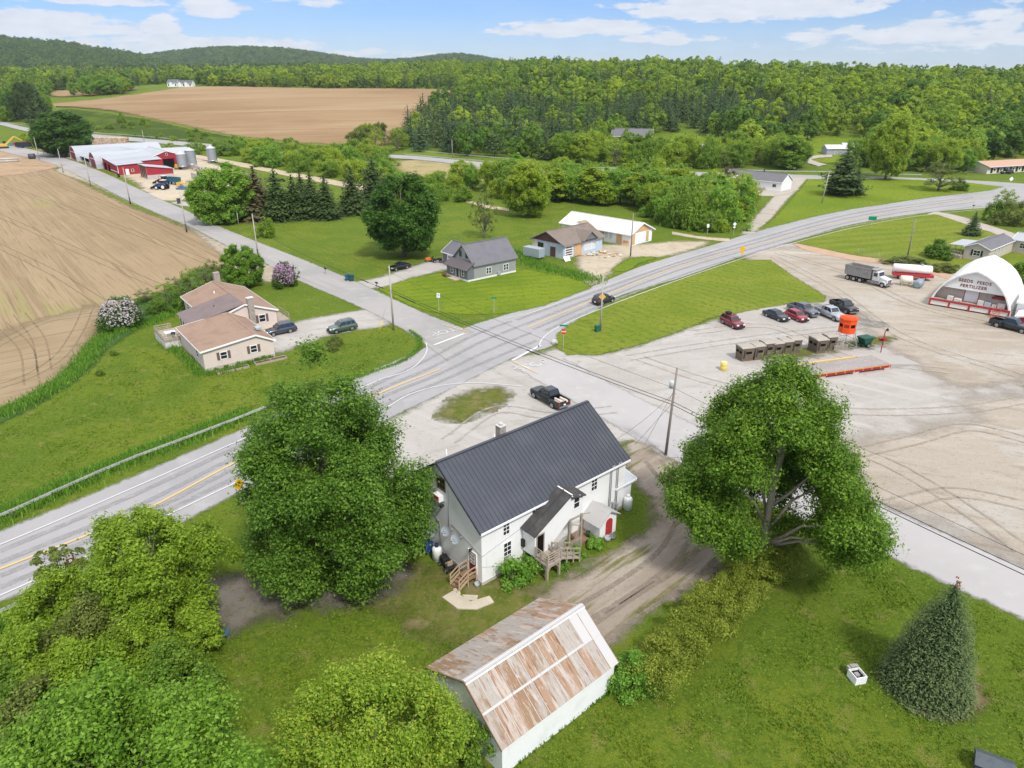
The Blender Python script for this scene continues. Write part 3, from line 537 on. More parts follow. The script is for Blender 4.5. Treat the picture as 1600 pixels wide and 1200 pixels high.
m=MB(); m.cyl((-.02,4.95,5.3),(-.35,4.95,5.3),.12,12); m.build('wall_lamp',BLACKP,h)
door(h,'l',0,.72,.75,.9,1.95,M('maroon_door',(.16,.02,.035),rough=.5),panes=(.18,.82,.45,.92,3,3))
m=MB(); m.cyl((-.02,1.2,3.0),(-.18,1.2,3.05),.05); m.lathe([(0,.12),(.11,.05),(.13,-.06),(.02,-.1)],10,c=(-.22,1.2,3.0)); m.build('wall_lamp',BLACKP,h)
# chimney behind the ridge
m=MB(); m.box(6.75,5.6,7.6,7.4,6.25,9.9); m.build('chimney',BRICK,h); m=MB(); m.box(6.7,5.55,9.9,7.45,6.3,9.98); m.cyl((7.07,5.92,9.98),(7.07,5.92,10.2),.17,12); m.build('chimney_cap',M('cap_grey',(.5,.49,.47),rough=.8),h)
m=MB(); m.cyl((.9,5.5,8.8),(.9,5.5,9.95),.05,8); m.build('vent_pipe',TRIMW,h); m=MB(); m.cyl((6.0,5.5,8.8),(6.0,5.5,9.6),.04,8); m.build('vent_pipe',TRIMW,h)
# conduits, cables and dryer vent on the walls
m=MB()
for x in (15.05,15.25,15.95,16.15): m.tube([(x,-.07,.2),(x,-.07,4.9),(x+.05,-.3,5.5)],.035,6)
m.box(14.9,-.2,.5,15.2,-.02,1.1); m.box(15.5,-.22,.7,15.85,-.02,1.4); m.box(16.0,-.2,.6,16.3,-.02,1.0); m.build('electric_conduit',GALV,h)
m=MB(); m.box(4.14,-.35,1.95,4.5,-.02,2.65); m.build('vent_hood',BLACKP,h)
m=MB()
m.tube([(.02,-.03,2.9),(2,-.03,3.3),(4.4,-.03,3.75)],.02,5); m.tube([(.02,-.03,1.9),(1.5,-.03,1.2),(2.1,-.03,1.0)],.015,5)
m.tube([(-.03,.05,3.0),(-.03,2.2,3.6),(-.03,3.9,3.95)],.02,5); m.tube([(-.03,4.3,3.2),(-.03,4.2,6.2),(-.03,4.2,7)],.02,5); m.tube([(-.03,5.6,.4),(-.03,5.6,3.2),(-.03,6.8,4.0)],.02,5); m.build('wall_cable',GALV,h)
for (y,z) in ((3.7,3.7),(2.4,3.62),(5.75,2.5)):
    m=MB(); c=Vector((-.65,y,z)); ax=Vector((-.75,-.25,.45)).normalized(); u=ax.cross(Vector((0,0,1))).normalized(); v=ax.cross(u)
    for k in range(4):
        for j in range(16):
            def q(r,t): return c+ (u*math.cos(t)+v*math.sin(t))*r*.45+ax*(.16*r*r)
            t0,t1=2*math.pi*j/16,2*math.pi*(j+1)/16; m.face([q(k/4,t0),q((k+1)/4,t0),q((k+1)/4,t1),q(k/4,t1)],0,True)
    m.bar(c-ax*.02,(-.02,y,z-.1),.06); m.bar(c-v*.0+Vector((0,0,-.42)),c+ax*.5,.03); e=c+ax*.5; m.box(e.x-.05,e.y-.05,e.z-.05,e.x+.05,e.y+.05,e.z+.05)
    m.build('satellite_dish',M('dish_grey',(.30,.33,.36),rough=.6),h)
# covered outside stair on the front
SY=-1.55
m=MB(); m.prism([(4.35,1.5),(5.6,1.5),(8.35,3.5),(9.85,3.5),(9.85,5.05),(8.3,5.75),(4.3,3.75)],'y',SY,-.02); m.build('stair_enclosure',WHITE,h)
m=MB(); m.slab((4.05,SY-.22,3.74),(8.25,SY-.22,6.0),(8.25,-.02,6.05),(4.05,-.02,3.8),.1); m.bar((4.05,SY*.5,3.83),(8.25,SY*.5,6.09),.16,.05); m.build('stair_roof',SHINGLE_D,h)
m=MB(); m.slab((8.36,SY-.2,5.62),(10.05,SY-.2,5.3),(10.05,-.02,5.45),(8.36,-.02,5.82),.1); m.build('porch_roof',SHINGLE_D,h)
m=MB(); m.bar((8.3,SY-.2,5.95),(8.3,-.02,6.02),.12,.1); m.build('fascia',TRIMW,h)
win(h,'f',SY,8.75,4.35,.62,1.0,1,2)
m=MB(); m.box(4.55,SY-.03,1.72,5.25,SY+.6,3.5); m.build('doorway',DARK,h); m=MB(); m.box(4.44,SY-.05,1.7,4.55,SY-.0,3.62); m.box(5.25,SY-.05,1.7,5.36,SY,3.62); m.box(4.55,SY-.05,3.5,5.25,SY,3.62)
for k in range(7): m.box(4.56+.0,SY+.02+.05*k,1.75+.18*k,5.24,SY+.1+.05*k,1.82+.18*k)
m.build('door_frame',WOOD,h)
# deck with railing on posts
m=MB(); m.box(4.25,-3.15,1.45,5.85,SY-.02,1.6)
for k in range(11): m.box(4.25,-3.15+.145*k,1.602,5.85,-3.15+.145*k+.13,1.63)
m.build('deck',WOOD,h)
for x,y in ((4.35,-3.0),(5.7,-3.0)): m=MB(); m.box(x-.09,y-.09,0,x+.09,y+.09,1.46); m.bar((x,y,.75),(x+(.55 if x<5 else -.55),y,1.45),.08); m.bar((x,y,.75),(x,y+.55,1.45),.08); m.build('deck_post',WOOD,h)
m=MB(); m.box(4.4,-.2,0,4.55,-.05,1.46); m.build('deck_post',WOOD,h)
m=MB(); m.box(4.3,-3.08,1.25,5.8,-2.98,1.45); m.build('deck_beam',WOOD,h)
m=MB()
for x,y in ((4.3,-3.1),(5.05,-3.1),(5.8,-3.1),(4.3,-2.3),(4.3,SY-.1),(5.8,-2.0)): m.box(x-.05,y-.05,1.6,x+.05,y+.05,2.65)
for z in (1.9,2.15,2.4,2.62): m.bar((4.3,-3.1,z),(5.8,-3.1,z),.04,.09); m.bar((4.3,-3.1,z),(4.3,SY-.05,z),.04,.09)
m.bar((5.8,-3.1,2.62),(5.8,-2.0,2.62),.04,.09); m.build('railing',WOOD,h)
m=MB(); m.slab((5.86,-3.1,1.6),(8.1,-3.1,.55),(8.1,-2.0,.55),(5.86,-2.0,1.6),.12)
for y in (-3.08,-2.02):
    for x,z in ((6.5,1.3),(7.3,.93),(8.05,.58)): m.box(x-.05,y-.05,z-.5,x+.05,y+.05,z+.95)
    for dz in (.45,.92): m.bar((5.86,y,1.6+dz),(8.1,y,.55+dz),.05,.1)
m.build('ramp',WOOD,h)
# posts, roof lean-to and picket gate below the stair
m=MB()
for x,y,z in ((8.35,-1.5,3.5),(9.75,-1.55,3.5)): m.box(x-.09,y-.09,0,x+.09,y+.09,z)
m.bar((8.35,-1.5,3.3),(9.75,-1.55,3.3),.08,.16); m.bar((8.9,-1.6,.9),(9.9,-1.6,3.2),.07); m.bar((8.5,-1.62,2.9),(9.6,-1.62,2.3),.07); m.bar((9.75,-1.55,3.35),(11.2,-1.2,2.7),.06)
for k in range(8): m.box(8.5+.16*k,-1.62,.1,8.6+.16*k,-1.57,1.2)
m.box(8.4,-1.66,.9,9.8,-1.62,1.0); m.build('stair_post',WOOD,h)
m=MB(); m.slab((6.3,-1.35,1.25),(8.2,-1.35,1.9),(8.2,-.05,2.25),(6.3,-.05,1.6),.06); m.box(6.5,-1.2,0,8.1,-.1,1.3); m.build('bulkhead',TIN,h)
m=MB(); m.box(9.9,-1.5,.02,11.6,-.05,.25); m.build('low_deck',WOODB,h)
# porch annex at the far end
gb(h,16.2,18.6,.25,3.2,2.75,3.4,3.2,3.4,WHITE,WHITEMETAL,oh=.35,ohe=.3,names=('annex_wall','annex_roof'))
m=MB(); m.box(17.22,3.6,0,19.6,9.8,.15); m.box(17.2,3.4,2.6,19.8,10,2.75)
for y in (3.6,6.6,9.7): m.box(19.4,y-.08,.15,19.56,y+.08,2.6)
m.build('side_porch',WHITE2,h)
# little shed with the red door
s=thing('lean_to_shed',HW(11.7,-2.05),HA,'small white shed with an arched red door and pale tin roof against the white house','shed')
m=MB(); m.prism([(0,0),(2.15,0),(2.15,1.85),(1.1,2.55),(0,1.65)],'y',0,2.0); m.build('wall',WHITE2,s)
m=MB(); m.slab((-.35,-.25,1.5),(1.1,-.25,2.68),(1.1,2.0,2.68),(-.35,2.0,1.5),.07); m.slab((1.1,-.25,2.68),(2.45,-.25,1.85),(2.45,2.0,1.85),(1.1,2.0,2.68),.07); m.build('roof',TIN,s)
m=MB(); m.prism([(.75,.05),(1.6,.05),(1.6,1.5),(1.45,1.72),(1.18,1.8),(.9,1.72),(.75,1.5)],'y',-.06,.02); D=m.build('door',REDP,s); m=MB(); m.box(.82,-.1,.85,.88,-.055,1.0); m.build('handle',STEEL,D)
# things round the house
def on_house(x,y): return HW(x,y)
def tank(name,loc,label,r=.42,hh=1.35,cap=None):
    t=thing(name,loc,0,label,'gas tank'); m=MB(); m.lathe([(r*.8,0),(r*.8,.12),(r,.16),(r,hh*.8),(r*.93,hh*.9),(r*.6,hh),(0,hh+.02)],24); m.build('cylinder',M('tank_white',(.80,.81,.80),rough=.35,spec=.5),t)
    m=MB(); m.lathe([(r*.42,hh-.03),(r*.42,hh+.22),(r*.36,hh+.27),(0,hh+.28)],16); m.build('valve_cover',cap or M('tank_white',(.8,.81,.8)),t); return t
tank('propane_tank',on_house(-.72,5.2),'white upright propane tank with a dark blue cap by the gable wall',cap=M('navy',(.02,.04,.09),rough=.5))
tank('propane_tank',on_house(17.4,-.45),'all white upright propane tank on a slab at the far end of the house')
for nm,loc,lb,mt,lid in [('wheelie_bin',on_house(-.75,6.6),'blue wheeled bin beside the white propane tank',M('bin_blue',(.02,.05,.22),rough=.5),None)]:
    t=thing(nm,loc,HA,lb,'bin'); m=MB(); m.prism([(-.28,0),(.28,0),(.36,1.0),(-.36,1.0)],'y',-.33,.33); m.build('body',mt,t); m=MB(); m.box(-.4,-.38,1.0,.42,.38,1.07); m.build('lid',mt,t); m=MB(); m.cyl((-.33,-.3,.1),(-.33,.3,.1),.1); m.build('wheel',BLACKP,t)
t=thing('entry_steps',on_house(-.05,1.2),HA,'brown wooden entry steps with handrails under the maroon door','steps')
m=MB(); m.box(-.95,-.55,.55,0,.6,.72)
for k in range(3): m.box(-1.25-.28*k,-.5,.42-.17*k,-.95-.28*k,.5,.5-.17*k)
m.build('tread',WOODB,t)
m=MB()
for y in (-.55,.6):
    m.bar((-1.85,y,.15),(-.9,y,.7),.06,.2)
    for x,z in ((-1.8,.1),(-.9,.5),(-.05,.5)): m.box(x-.05,y-.05,0,x+.05,y+.05,z+.95)
    for dz in (.5,.95): m.bar((-1.8,y,.1+dz),(-.9,y,.6+dz),.05,.1); m.bar((-.9,y,.6+dz),(0,y,.65+dz),.05,.1)
m.build('handrail',M('new_wood',(.42,.31,.20),rough=.9),t)
t=thing('patio_slab',on_house(-2.0,-.5),0,'pale concrete patio slabs laid in a curve at the foot of the entry steps','paving')
def worldpoly(pix,parent,z0,z1,mat,name):
    m=MB(); m.prism([((G(*p)-parent.location).x,(G(*p)-parent.location).y) for p in pix],'z',z0,z1); return m.build(name,mat,parent)
worldpoly([(691,935),(708,925),(720,932),(735,942),(765,933),(772,943),(745,954),(715,953)],t,.0,.15,CONC,'slab')
for p in ([(722,931),(747,932),(745,940),(728,939)],[(708,922),(713,921),(716,925),(710,927)],[(714,926),(719,926),(720,930),(715,931)],[(716,918),(722,919),(721,923),(717,923)]): worldpoly(p,t,0,.14,CONC,'flagstone')
t=thing('riding_mower',on_house(-.75,3.7),HA+1.4,'black riding mower parked by the gable wall','mower')
m=MB(); m.box(-.8,-.32,.3,.8,.32,.55); m.box(.1,-.3,.55,.85,.3,.9); m.build('body',BLACKP,t,bevel=.06); m=MB(); m.box(-.45,-.24,.55,-.05,.24,.66); m.box(-.55,-.24,.6,-.42,.24,1.0); m.build('seat',M('tan_seat',(.35,.28,.2),rough=.8),t)
for x,r in ((-.6,.28),(.6,.2)):
    for y in (-.4,.4): m=MB(); m.cyl((x,y-.1,r),(x,y+.1,r),r,14); m.cyl((x,y-.11,r),(x,y+.11,r),r*.5,10,1); m.build('wheel',[BLACKP,M('hub_grey',(.5,.5,.5))],t)
m=MB(); m.bar((.15,0,.9),(-.05,0,1.15),.04); m.build('steering_column',BLACKP,t)
# clutter on the deck, one thing each
for i,(nm,lb,ct,x,y,z,mt,r,hh) in enumerate([('bucket','yellow bucket on the deck corner','bucket',4.75,-2.7,1.63,M('yellow_pl',(.65,.5,.05)),.16,.32),('pot','dark green flower pot on the deck','pot',5.1,-2.75,1.63,M('dkgreen',(.02,.06,.03)),.22,.45),('pot','terracotta flower pot by the deck railing','pot',5.5,-2.5,1.63,M('terracotta',(.38,.15,.07)),.22,.35),('tub','grey tub in front of the red shed door','tub',12.2,-2.55,0,GALV,.3,.4),('tub','second grey tub leaning by the shed wall','tub',12.75,-2.6,0,M('tub_dark',(.16,.17,.18)),.32,.35),('bucket','dark bucket on the low deck under the stair','bucket',11.1,-1.2,.26,M('dkgreen',(.02,.06,.03)),.2,.5),('pail','galvanised pail beside the entry steps','pail',-.35,.25,0,GALV,.22,.35)]):
    t=thing(nm,on_house(x,y)+Vector((0,0,z)),0,lb,ct); m=MB(); m.lathe([(0,0),(r*.8,0),(r,hh),(r*.9,hh),(r*.72,.05),(0,.05)],16); m.build('body',mt,t); m=MB(); m.tube([(r*math.cos(a),.03,hh+r*.8*math.sin(a)) for a in [0,.5,1,1.57,2.1,2.6,3.14]],.012,5); m.build('handle',STEEL,t)
t=thing('garden_chest',on_house(-1.2,8.4),HA,'dark lidded chest with a green box on top in the shade of the big tree','chest'); m=MB(); m.box(-.5,-.8,0,.5,.8,.7); m.build('body',BLACKP,t); m=MB(); m.box(-.4,-.4,.7,.3,.35,.95); m.build('green_box',M('green_box',(.02,.25,.09)),t)
# ---------------------------------------------------------------- rusty roofed garage
sh=thing('garage',(-.57,29.2,0),HA,'low white garage with a rust streaked tin roof','garage')
gb(sh,0,9.75,0,7.2,2.55,3.05,3.22,5.0,WHITE,TIN,oh=.2,ohe=.18,t=.08,fascia=None)
m=MB()
def ys(y): return 2.55+(y)*(5.0-2.55)/3.22 if y<3.22 else 5.0-(y-3.22)*(5.0-3.05)/3.98
random.seed(3)
for (ya,yb) in ((-.2,1.55),(1.5,3.22)):
    k=13
    for i in range(k):
        x0=-.18+10.1*i/k; x1=-.18+10.1*(i+1)/k; e=.012+.008*(i%2)+(.012 if ya>1 else 0)
        mi=2 if (i>=11 and (ya>1 or i==12)) else random.choice([0,0,1])
        m.slab((x0,ya,ys(ya)+e),(x1+.02,ya,ys(ya)+e),(x1+.02,yb,ys(yb)+e),(x0,yb,ys(yb)+e),.008,mi); m.bar((x0,ya,ys(ya)+e+.015),(x0,yb,ys(yb)+e+.015),.035,.04,2 if i%3 else 1)
for j in range(4):
    ya=3.22+1.05*j; yb=min(ya+1.1,7.4); k=15
    for i in range(k):
        x0=-.18+10.1*i/k; x1=-.18+10.1*(i+1)/k; e=.012+.008*(i%2)+.01*(3-j)
        m.slab((x0,ya,ys(ya)+e),(x1+.02,ya,ys(ya)+e),(x1+.02,yb,ys(yb)+e),(x0,yb,ys(yb)+e),.008,random.choice([0,0,0,1])); 
m.slab((-.18,1.46,ys(1.46)+.05),(9.92,1.46,ys(1.46)+.05),(9.92,1.58,ys(1.58)+.05),(-.18,1.58,ys(1.58)+.05),.01,2)
m.build('roof_sheets',[RUST,RUSTB,TIN],sh)
m=MB(); m.slab((-.2,3.0,4.9),(9.97,3.0,4.9),(9.97,3.25,5.06),(-.2,3.25,5.06),.02); m.slab((-.2,3.25,5.06),(9.97,3.25,5.06),(9.97,3.5,4.93),(-.2,3.5,4.93),.02); m.build('ridge_cap',M('ridge_tin',(.66,.67,.68),rough=.5,metal=.3),sh)
m=MB(); m.bar((-.21,-.22,2.38),(-.21,3.22,4.93),.03,.12); m.bar((-.21,3.22,4.93),(-.21,7.4,2.9),.03,.12); m.bar((9.96,-.22,2.38),(9.96,3.22,4.93),.03,.12); m.bar((9.96,3.22,4.93),(9.96,7.4,2.9),.03,.12); m.build('fascia',WOODB,sh)
# ---------------------------------------------------------------- beige ranch house
BO=Vector((-42.3,90.9,0)); BA=rad(37)
def BWd(x,y,z=0): c,s=math.cos(BA),math.sin(BA); return Vector((BO.x+x*c-y*s,BO.y+x*s+y*c,z))
b=thing('ranch_house',BO,BA,'beige ranch house with brown shingle roofs in three joined sections','house')
SHUT=M('brown_shutter',(.16,.10,.085),rough=.8)
def gbY(parent,x0,x1,y0,y1,ze0,ze1,xr,zr,wall,roof,**k):
    """same as gb with the ridge along local y: built in a rotated child frame by swapping axes"""
    w=MB(); t=.13; tw=t+.02; oh=k.get('oh',.3); oe=k.get('ohe',.25)
    prof=[(x0,0),(x1,0),(x1,ze1-tw),(xr,zr-tw),(x0,ze0-tw)]; w.prism(prof,'y',y0,y1); W=w.build(k.get('names',('wall','roof'))[0],wall,parent)
    s0=(zr-ze0)/(xr-x0); s1=(zr-ze1)/(x1-xr); a,c=y0-oe,y1+oe; r=MB()
    r.slab((x0-oh,c,ze0-oh*s0),(x0-oh,a,ze0-oh*s0),(xr,a,zr),(xr,c,zr),t); r.slab((xr,c,zr),(xr,a,zr),(x1+oh,a,ze1-oh*s1),(x1+oh,c,ze1-oh*s1),t); r.bar((xr,a,zr+.015),(xr,c,zr+.015),.3,.05)
    R=r.build(k.get('names',('wall','roof'))[1],roof,parent); f=MB()
    for y in (a-.03,c+.03): f.bar((x0-oh,y,ze0-oh*s0-.1),(xr,y,zr-.1),.05,.24); f.bar((xr,y,zr-.1),(x1+oh,y,ze1-oh*s1-.1),.05,.24)
    f.box(x0-oh-.06,a,ze0-oh*s0-.2,x0-oh-.012,c,ze0-oh*s0); f.box(x1+oh+.012,a,ze1-oh*s1-.2,x1+oh+.06,c,ze1-oh*s1); f.build('fascia',k.get('fascia',TRIMW),R); return W,R
gbY(b,0,9.8,.4,12.9,3.1,2.75,7.4,3.95,BEIGE,SHINGLE_B,oh=.35)
m=MB(); m.box(-.03,.37,0,9.83,12.5,.45); m.build('foundation',CONCW,b)
win(b,'f',.4,2.3,1.35,.85,.95,1,2,shut=SHUT); win(b,'f',.4,6.5,1.35,.85,.95,1,2,shut=SHUT)
gbY(b,4.9,15.0,13.4,30,3.0,3.0,10.2,4.75,BEIGE,SHINGLE_B,oh=.35,names=('main_wall','main_roof'))
win(b,'f',13.4,12.2,1.3,.95,1.1,1,2,shut=SHUT)
for a in (16,20,25): win(b,'r',15,a,1.2,1.1,1.1,2,1,shut=SHUT); 
door(b,'r',15,23,.3,.9,2,WHITE2); win(b,'l',0,3,1.3,.9,1,1,2); win(b,'l',4.9,27,1.3,.9,1,1,2)
m=MB(); m.box(10.6,12.75,0,11.5,13.38,5.6); m.build('chimney',BRICK,b); m=MB(); m.box(10.52,12.68,5.6,11.58,13.45,5.72); m.build('chimney_cap',M('cap_pale',(.6,.58,.55)),b)
m=MB(); m.slab((1.5,20.4,3.0),(1.5,13.1,3.0),(10.15,13.1,4.86),(10.15,20.4,4.86),.1)
for i in range(16): y=13.15+7.2*i/15; m.bar((1.5,y,3.03),(10.15,y,4.89),.05,.05)
m.build('sunroom_roof',BROWNMETAL,b); m=MB(); m.box(1.8,13.2,0,4.9,20.2,2.85); m.build('sunroom_wall',BEIGE,b)
for y in (14,15.6,17.2,18.8): win(b,'l',1.8,y,1.0,1.2,1.4,1,1)
m=MB(); m.box(8.5,3.2,3.55,9.3,4.2,3.85); m.build('skylight',M('skylight',(.35,.42,.45),rough=.2,spec=.8),b)
m=MB(); m.cyl((8.6,24,3.9),(8.6,24,4.6),.08); m.build('vent_pipe',TRIMW,b); m=MB(); m.cyl((6.5,17,3.7),(6.5,17,4.3),.08); m.build('vent_pipe',BLACKP,b)
m=MB(); m.box(10.5,30.1,0,11.5,30.9,6.1); m.build('rear_chimney',BRICK,b)
# deck on its left side
d=thing('deck',BWd(-2.3,13.2),BA,'grey wooden deck with white lattice skirt on the left of the beige house','deck')
m=MB(); m.box(0,0,.95,4.0,6.2,1.12); m.build('floor',WOOD,d); m=MB()
for x,y in ((0,0),(0,2),(0,4),(0,6.1),(2,0),(3.9,0),(2,6.1)): m.box(x-.06,y-.06,0,x+.06,y+.06,2.0)
for z in (1.35,1.6,1.95): m.bar((0,0,z),(0,6.1,z),.05,.12); m.bar((0,0,z),(3.9,0,z),.05,.12); m.bar((0,6.1,z),(2.5,6.1,z),.05,.12)
m.build('railing',WOOD,d); m=MB(); m.box(-.05,.02,0,-.01,6.1,.95); m.box(0,-.05,0,3.9,-.01,.95); m.build('skirt',M('lattice',(.62,.62,.60),[(6,(.35,.36,.33),.5,.6)],rough=.9,coord='obj'),d)
t=thing('patio_table',BWd(-.9,15.4,1.12),BA,'white patio table on the deck of the beige house','table'); m=MB(); m.box(-.75,-.5,.68,.75,.5,.74); m.build('top',WHITE2,t)
for x in (-.65,.65):
    for y in (-.4,.4): m=MB(); m.box(x-.04,y-.04,0,x+.04,y+.04,.68); m.build('leg',WHITE2,t)
t=thing('kettle_grill',BWd(-.7,14.1,1.12),BA,'dark blue covered grill at the corner of the deck','grill'); m=MB(); m.lathe([(0,.55),(.28,.6),(.34,.8),(.28,1.0),(0,1.08)],16); m.build('bowl',M('grill_blue',(.02,.03,.08),rough=.4),t); m=MB(); [m.bar((.25*math.cos(a),.25*math.sin(a),0),(.15*math.cos(a),.15*math.sin(a),.6),.04) for a in (0,2.1,4.2)]; m.build('leg',BLACKP,t)
# planting beds and garden
for i,(x,y,w,l,lb) in enumerate([(1.0,-1.7,4.4,.9,'long raised garden bed of bare soil nearest the corner of the beige house'),(6.3,-1.6,4.6,1.0,'raised garden bed of dark soil below the right window of the beige house')]):
    t=thing('raised_bed',BWd(x,y),BA,lb,'garden bed','raised beds along the beige house'); m=MB(); m.box(0,0,0,w,.08,.28); m.box(0,l-.08,0,w,l,.28); m.box(0,.08,0,.08,l-.08,.28); m.box(w-.08,.08,0,w,l-.08,.28); m.box(w/2-.04,.08,0,w/2+.04,l-.08,.27); m.build('frame',WOOD,t); m=MB(); m.box(.08,.08,0,w/2-.04,l-.08,.2); m.box(w/2+.04,.08,0,w-.08,l-.08,.2); m.build('soil',M('soil_dark',(.10,.055,.035),[(5,(.15,.09,.05),.45,.7)],rough=1,bump=(6,1,.1)),t)
t=thing('porch_steps',BWd(15.3,14.6),BA,'weathered wooden porch with railing at the front door of the beige house','porch'); m=MB(); m.box(0,0,0,2.2,4.5,.5); m.build('floor',WOOD,t); m=MB(); [m.box(2.1,y-.05,.5,2.2,y+.05,1.5) for y in (.05,1.5,3,4.4)]; m.box(2.12,0,1.4,2.18,4.5,1.5); m.box(2.12,0,.9,2.18,4.5,1.0); m.build('railing',WOOD,t)
# ---------------------------------------------------------------- grey house
g=thing('grey_house',(-8.77,137.44,0),rad(39.7),'grey house with a steep grey roof, front porch roof and attached garage','house')
gb(g,1.6,12.4,0,7.15,3.45,3.45,3.55,6.75,GREYSIDE,SHINGLE_G,oh=.35,ohe=.3,names=('wall','roof'),fascia=M('grey_trim',(.22,.22,.23)))
m=MB(); m.prism([(0,0),(1.6,0),(1.6,3.3),(0,2.55)],'y',0,7.15); m.build('porch_wall',GREYDARK,g); m=MB(); m.slab((-.5,-.3,2.35),(1.58,-.3,3.72),(1.58,7.6,3.72),(-.5,7.6,2.35),.1); m.build('porch_roof',M('porch_shingle',(.115,.10,.105),[(9,(.14,.125,.13),.5,.7)],rough=.9),g)
m=MB(); m.box(-.04,-.05,0,12.44,7.2,.38); m.build('foundation',M('white_base',(.72,.71,.68),rough=.9),g)
win(g,'l',1.6,2.0,4.15,.7,1.15,1,1,frame=GREYDARK); win(g,'l',1.6,4.1,4.15,.7,1.15,1,1,frame=GREYDARK)
win(g,'l',0,1.3,.95,.65,1.1,1,2); win(g,'l',0,5.0,.95,.65,1.1,1,2); door(g,'l',0,2.9,.4,.95,1.95,M('dark_door',(.04,.045,.05)))
for a in (4.7,5.35,9.2,9.85): win(g,'f',0,a,.95,.5,1.15,1,2)
m=MB(); m.box(7.4,-.35,.3,8.1,-.02,.9); m.build('heat_pump',GALV,g)
w,r=None,None
gbY(g,4.6,10.4,7.2,15.2,3.0,3.0,7.5,4.85,GREYDARK,SHINGLE_G,oh=.3,names=('garage_wall','garage_roof'))
D=door(g,'l',4.6,10.2,.05,3.2,2.3,WHITE2,panes=(.06,.94,.78,.92,4,1),name='garage_door',knob=False)
m=MB(); m.box(12.5,2,0,14.2,5,.12); m.build('rear_slab',CONC,g); m=MB(); m.box(-1.5,2.3,0,-.05,4.9,.22); m.build('door_step',M('step_red',(.45,.36,.30)),g)
t=thing('porch_bench',(0,0,0),rad(39.7),'dark bench outside the grey house porch','bench'); c,s_=math.cos(rad(39.7)),math.sin(rad(39.7)); t.location=(-8.77-1.0*c-6.3*s_,137.44-1.0*s_+6.3*c,0); m=MB(); m.box(-.3,-.8,.38,.3,.8,.45); m.build('seat',WOODB,t); m=MB(); m.box(-.3,-.8,.45,-.24,.8,.95); m.build('backrest',WOODB,t)
for y in (-.7,.7): m=MB(); m.box(-.28,y-.05,0,.28,y+.05,.38); m.build('leg',WOODB,t)
# ---------------------------------------------------------------- derelict buildings
e=thing('derelict_shop',(11.42,156.54,0),rad(44),'derelict faded blue building with tan hip roof and boarded front','building')
# local x along the right wall (road side), local y to the left along the front
gb(e,0,13.5,0,9.6,3.4,3.4,5.0,5.6,BLUESIDE,SHINGLE_T,oh=.5,ohe=.5,fascia=M('old_trim',(.25,.22,.2)))
m=MB(); m.prism([(0.05,3.25),(9.55,3.25),(5.0,5.45)],'x',-.12,-.02); m.build('gable_boards',MAROON,e)
m=MB(); m.prism([(6.0,3.4),(10.4,3.4),(8.2,5.1)],'y',-.9,-.8); m.build('dormer_boards',GREYDARK,e)
m=MB(); m.slab((5.6,-1.2,3.3),(8.2,-1.2,5.25),(8.2,3.5,5.25),(5.6,3.5,3.3),.1); m.slab((8.2,-1.2,5.25),(10.8,-1.2,3.3),(10.8,3.5,3.3),(8.2,3.5,5.25),.1); m.build('dormer_roof',SHINGLE_T,e)
win(e,'l',0,6.2,1.7,1.6,.9,3,1,frame=BLACKP); D=door(e,'l',0,2.3,.1,1.7,2.2,MAROON,frame=BLUESIDE,knob=False)
m=MB(); m.box(-.1,8.0,0,-.02,9.6,3.2); m.build('cream_panel',M('cream',(.70,.62,.48)),e)
m=MB(); m.box(.5,-.1,.3,3.0,-.02,3.0); m.build('storefront_frame',WHITE2,e)
m=MB(); [m.box(.7,-.14,.6+.55*k,2.8,-.09,.9+.55*k) for k in range(4)]; m.build('storefront_gap',MAROON,e)
m=MB(); m.box(3.7,-.12,.1,6.1,-.02,2.9); m.build('plywood_sheet',PLY,e)
for a in (7.2,8.6,9.8): win(e,'f',0,a,.9,1.0,1.6,1,1,frame=WHITE2,glass=M('paper_glass',(.6,.62,.62)))
f=thing('derelict_motel',(28.37,169.34,0),rad(46),'long white derelict building with broken roof edge and plywood patches','building')
# ridge runs back-left: local y of this frame is 136 deg
gbY(f,0,8.9,0,21.5,3.15,3.15,4.4,5.1,WHITE2,M('white_roofing',(.66,.65,.62),[(.4,(.60,.59,.56),.45,.7),(3,(.52,.50,.46),.6,.8)],rough=.8,coord='obj'),oh=.7,ohe=.5)
m=MB(); m.prism([(.3,3.0),(8.6,3.0),(4.4,4.85)],'y',-.1,-.02); m.box(.2,-.1,.3,1.6,-.02,2.8); m.box(6.4,-.1,.3,7.4,-.02,2.8); m.build('plywood_gable',PLY,f)
m=MB(); m.box(2.2,-.08,.2,6.0,-.02,2.6); m.build('garage_door',WHITE2,f)
m=MB(); m.box(-.1,8.0,.2,-.02,10.6,2.9); m.box(-.1,2.6,.2,-.02,4.2,2.9); m.box(-.1,10.9,.2,-.02,12.6,2.9); m.build('plywood_sheet',PLY,f)
for y in (5.5,6.8,15.2,17.5): win(f,'l',0,y,1,1.0,1.4,1,1,glass=M('paper_glass',(.6,.62,.62)))
random.seed(5)
m=MB(); 
for k in range(14): x=-3.6+.27*k; m.bar((x,10.8,3.0),(x,13.8,4.5+.1*random.random()),.07,.12)
for k in range(12): y=10.9+.25*k; m.bar((-3.7,y,3.05+.49*(y-10.8)),(0,y,3.1+.49*(y-10.8)),.06,.06)
m.build('bare_rafters',M('rafter_wood',(.50,.40,.28),rough=.9),f); m=MB(); m.box(-3.6,10.9,0,-3.5,13.7,3); m.box(-3.5,13.6,0,0,13.7,3.0); m.build('broken_wall',WHITE2,f)
def at(u,v,name,lb,ct,rz=0,group=None): return thing(name,G(u,v),rad(rz),lb,ct,group)
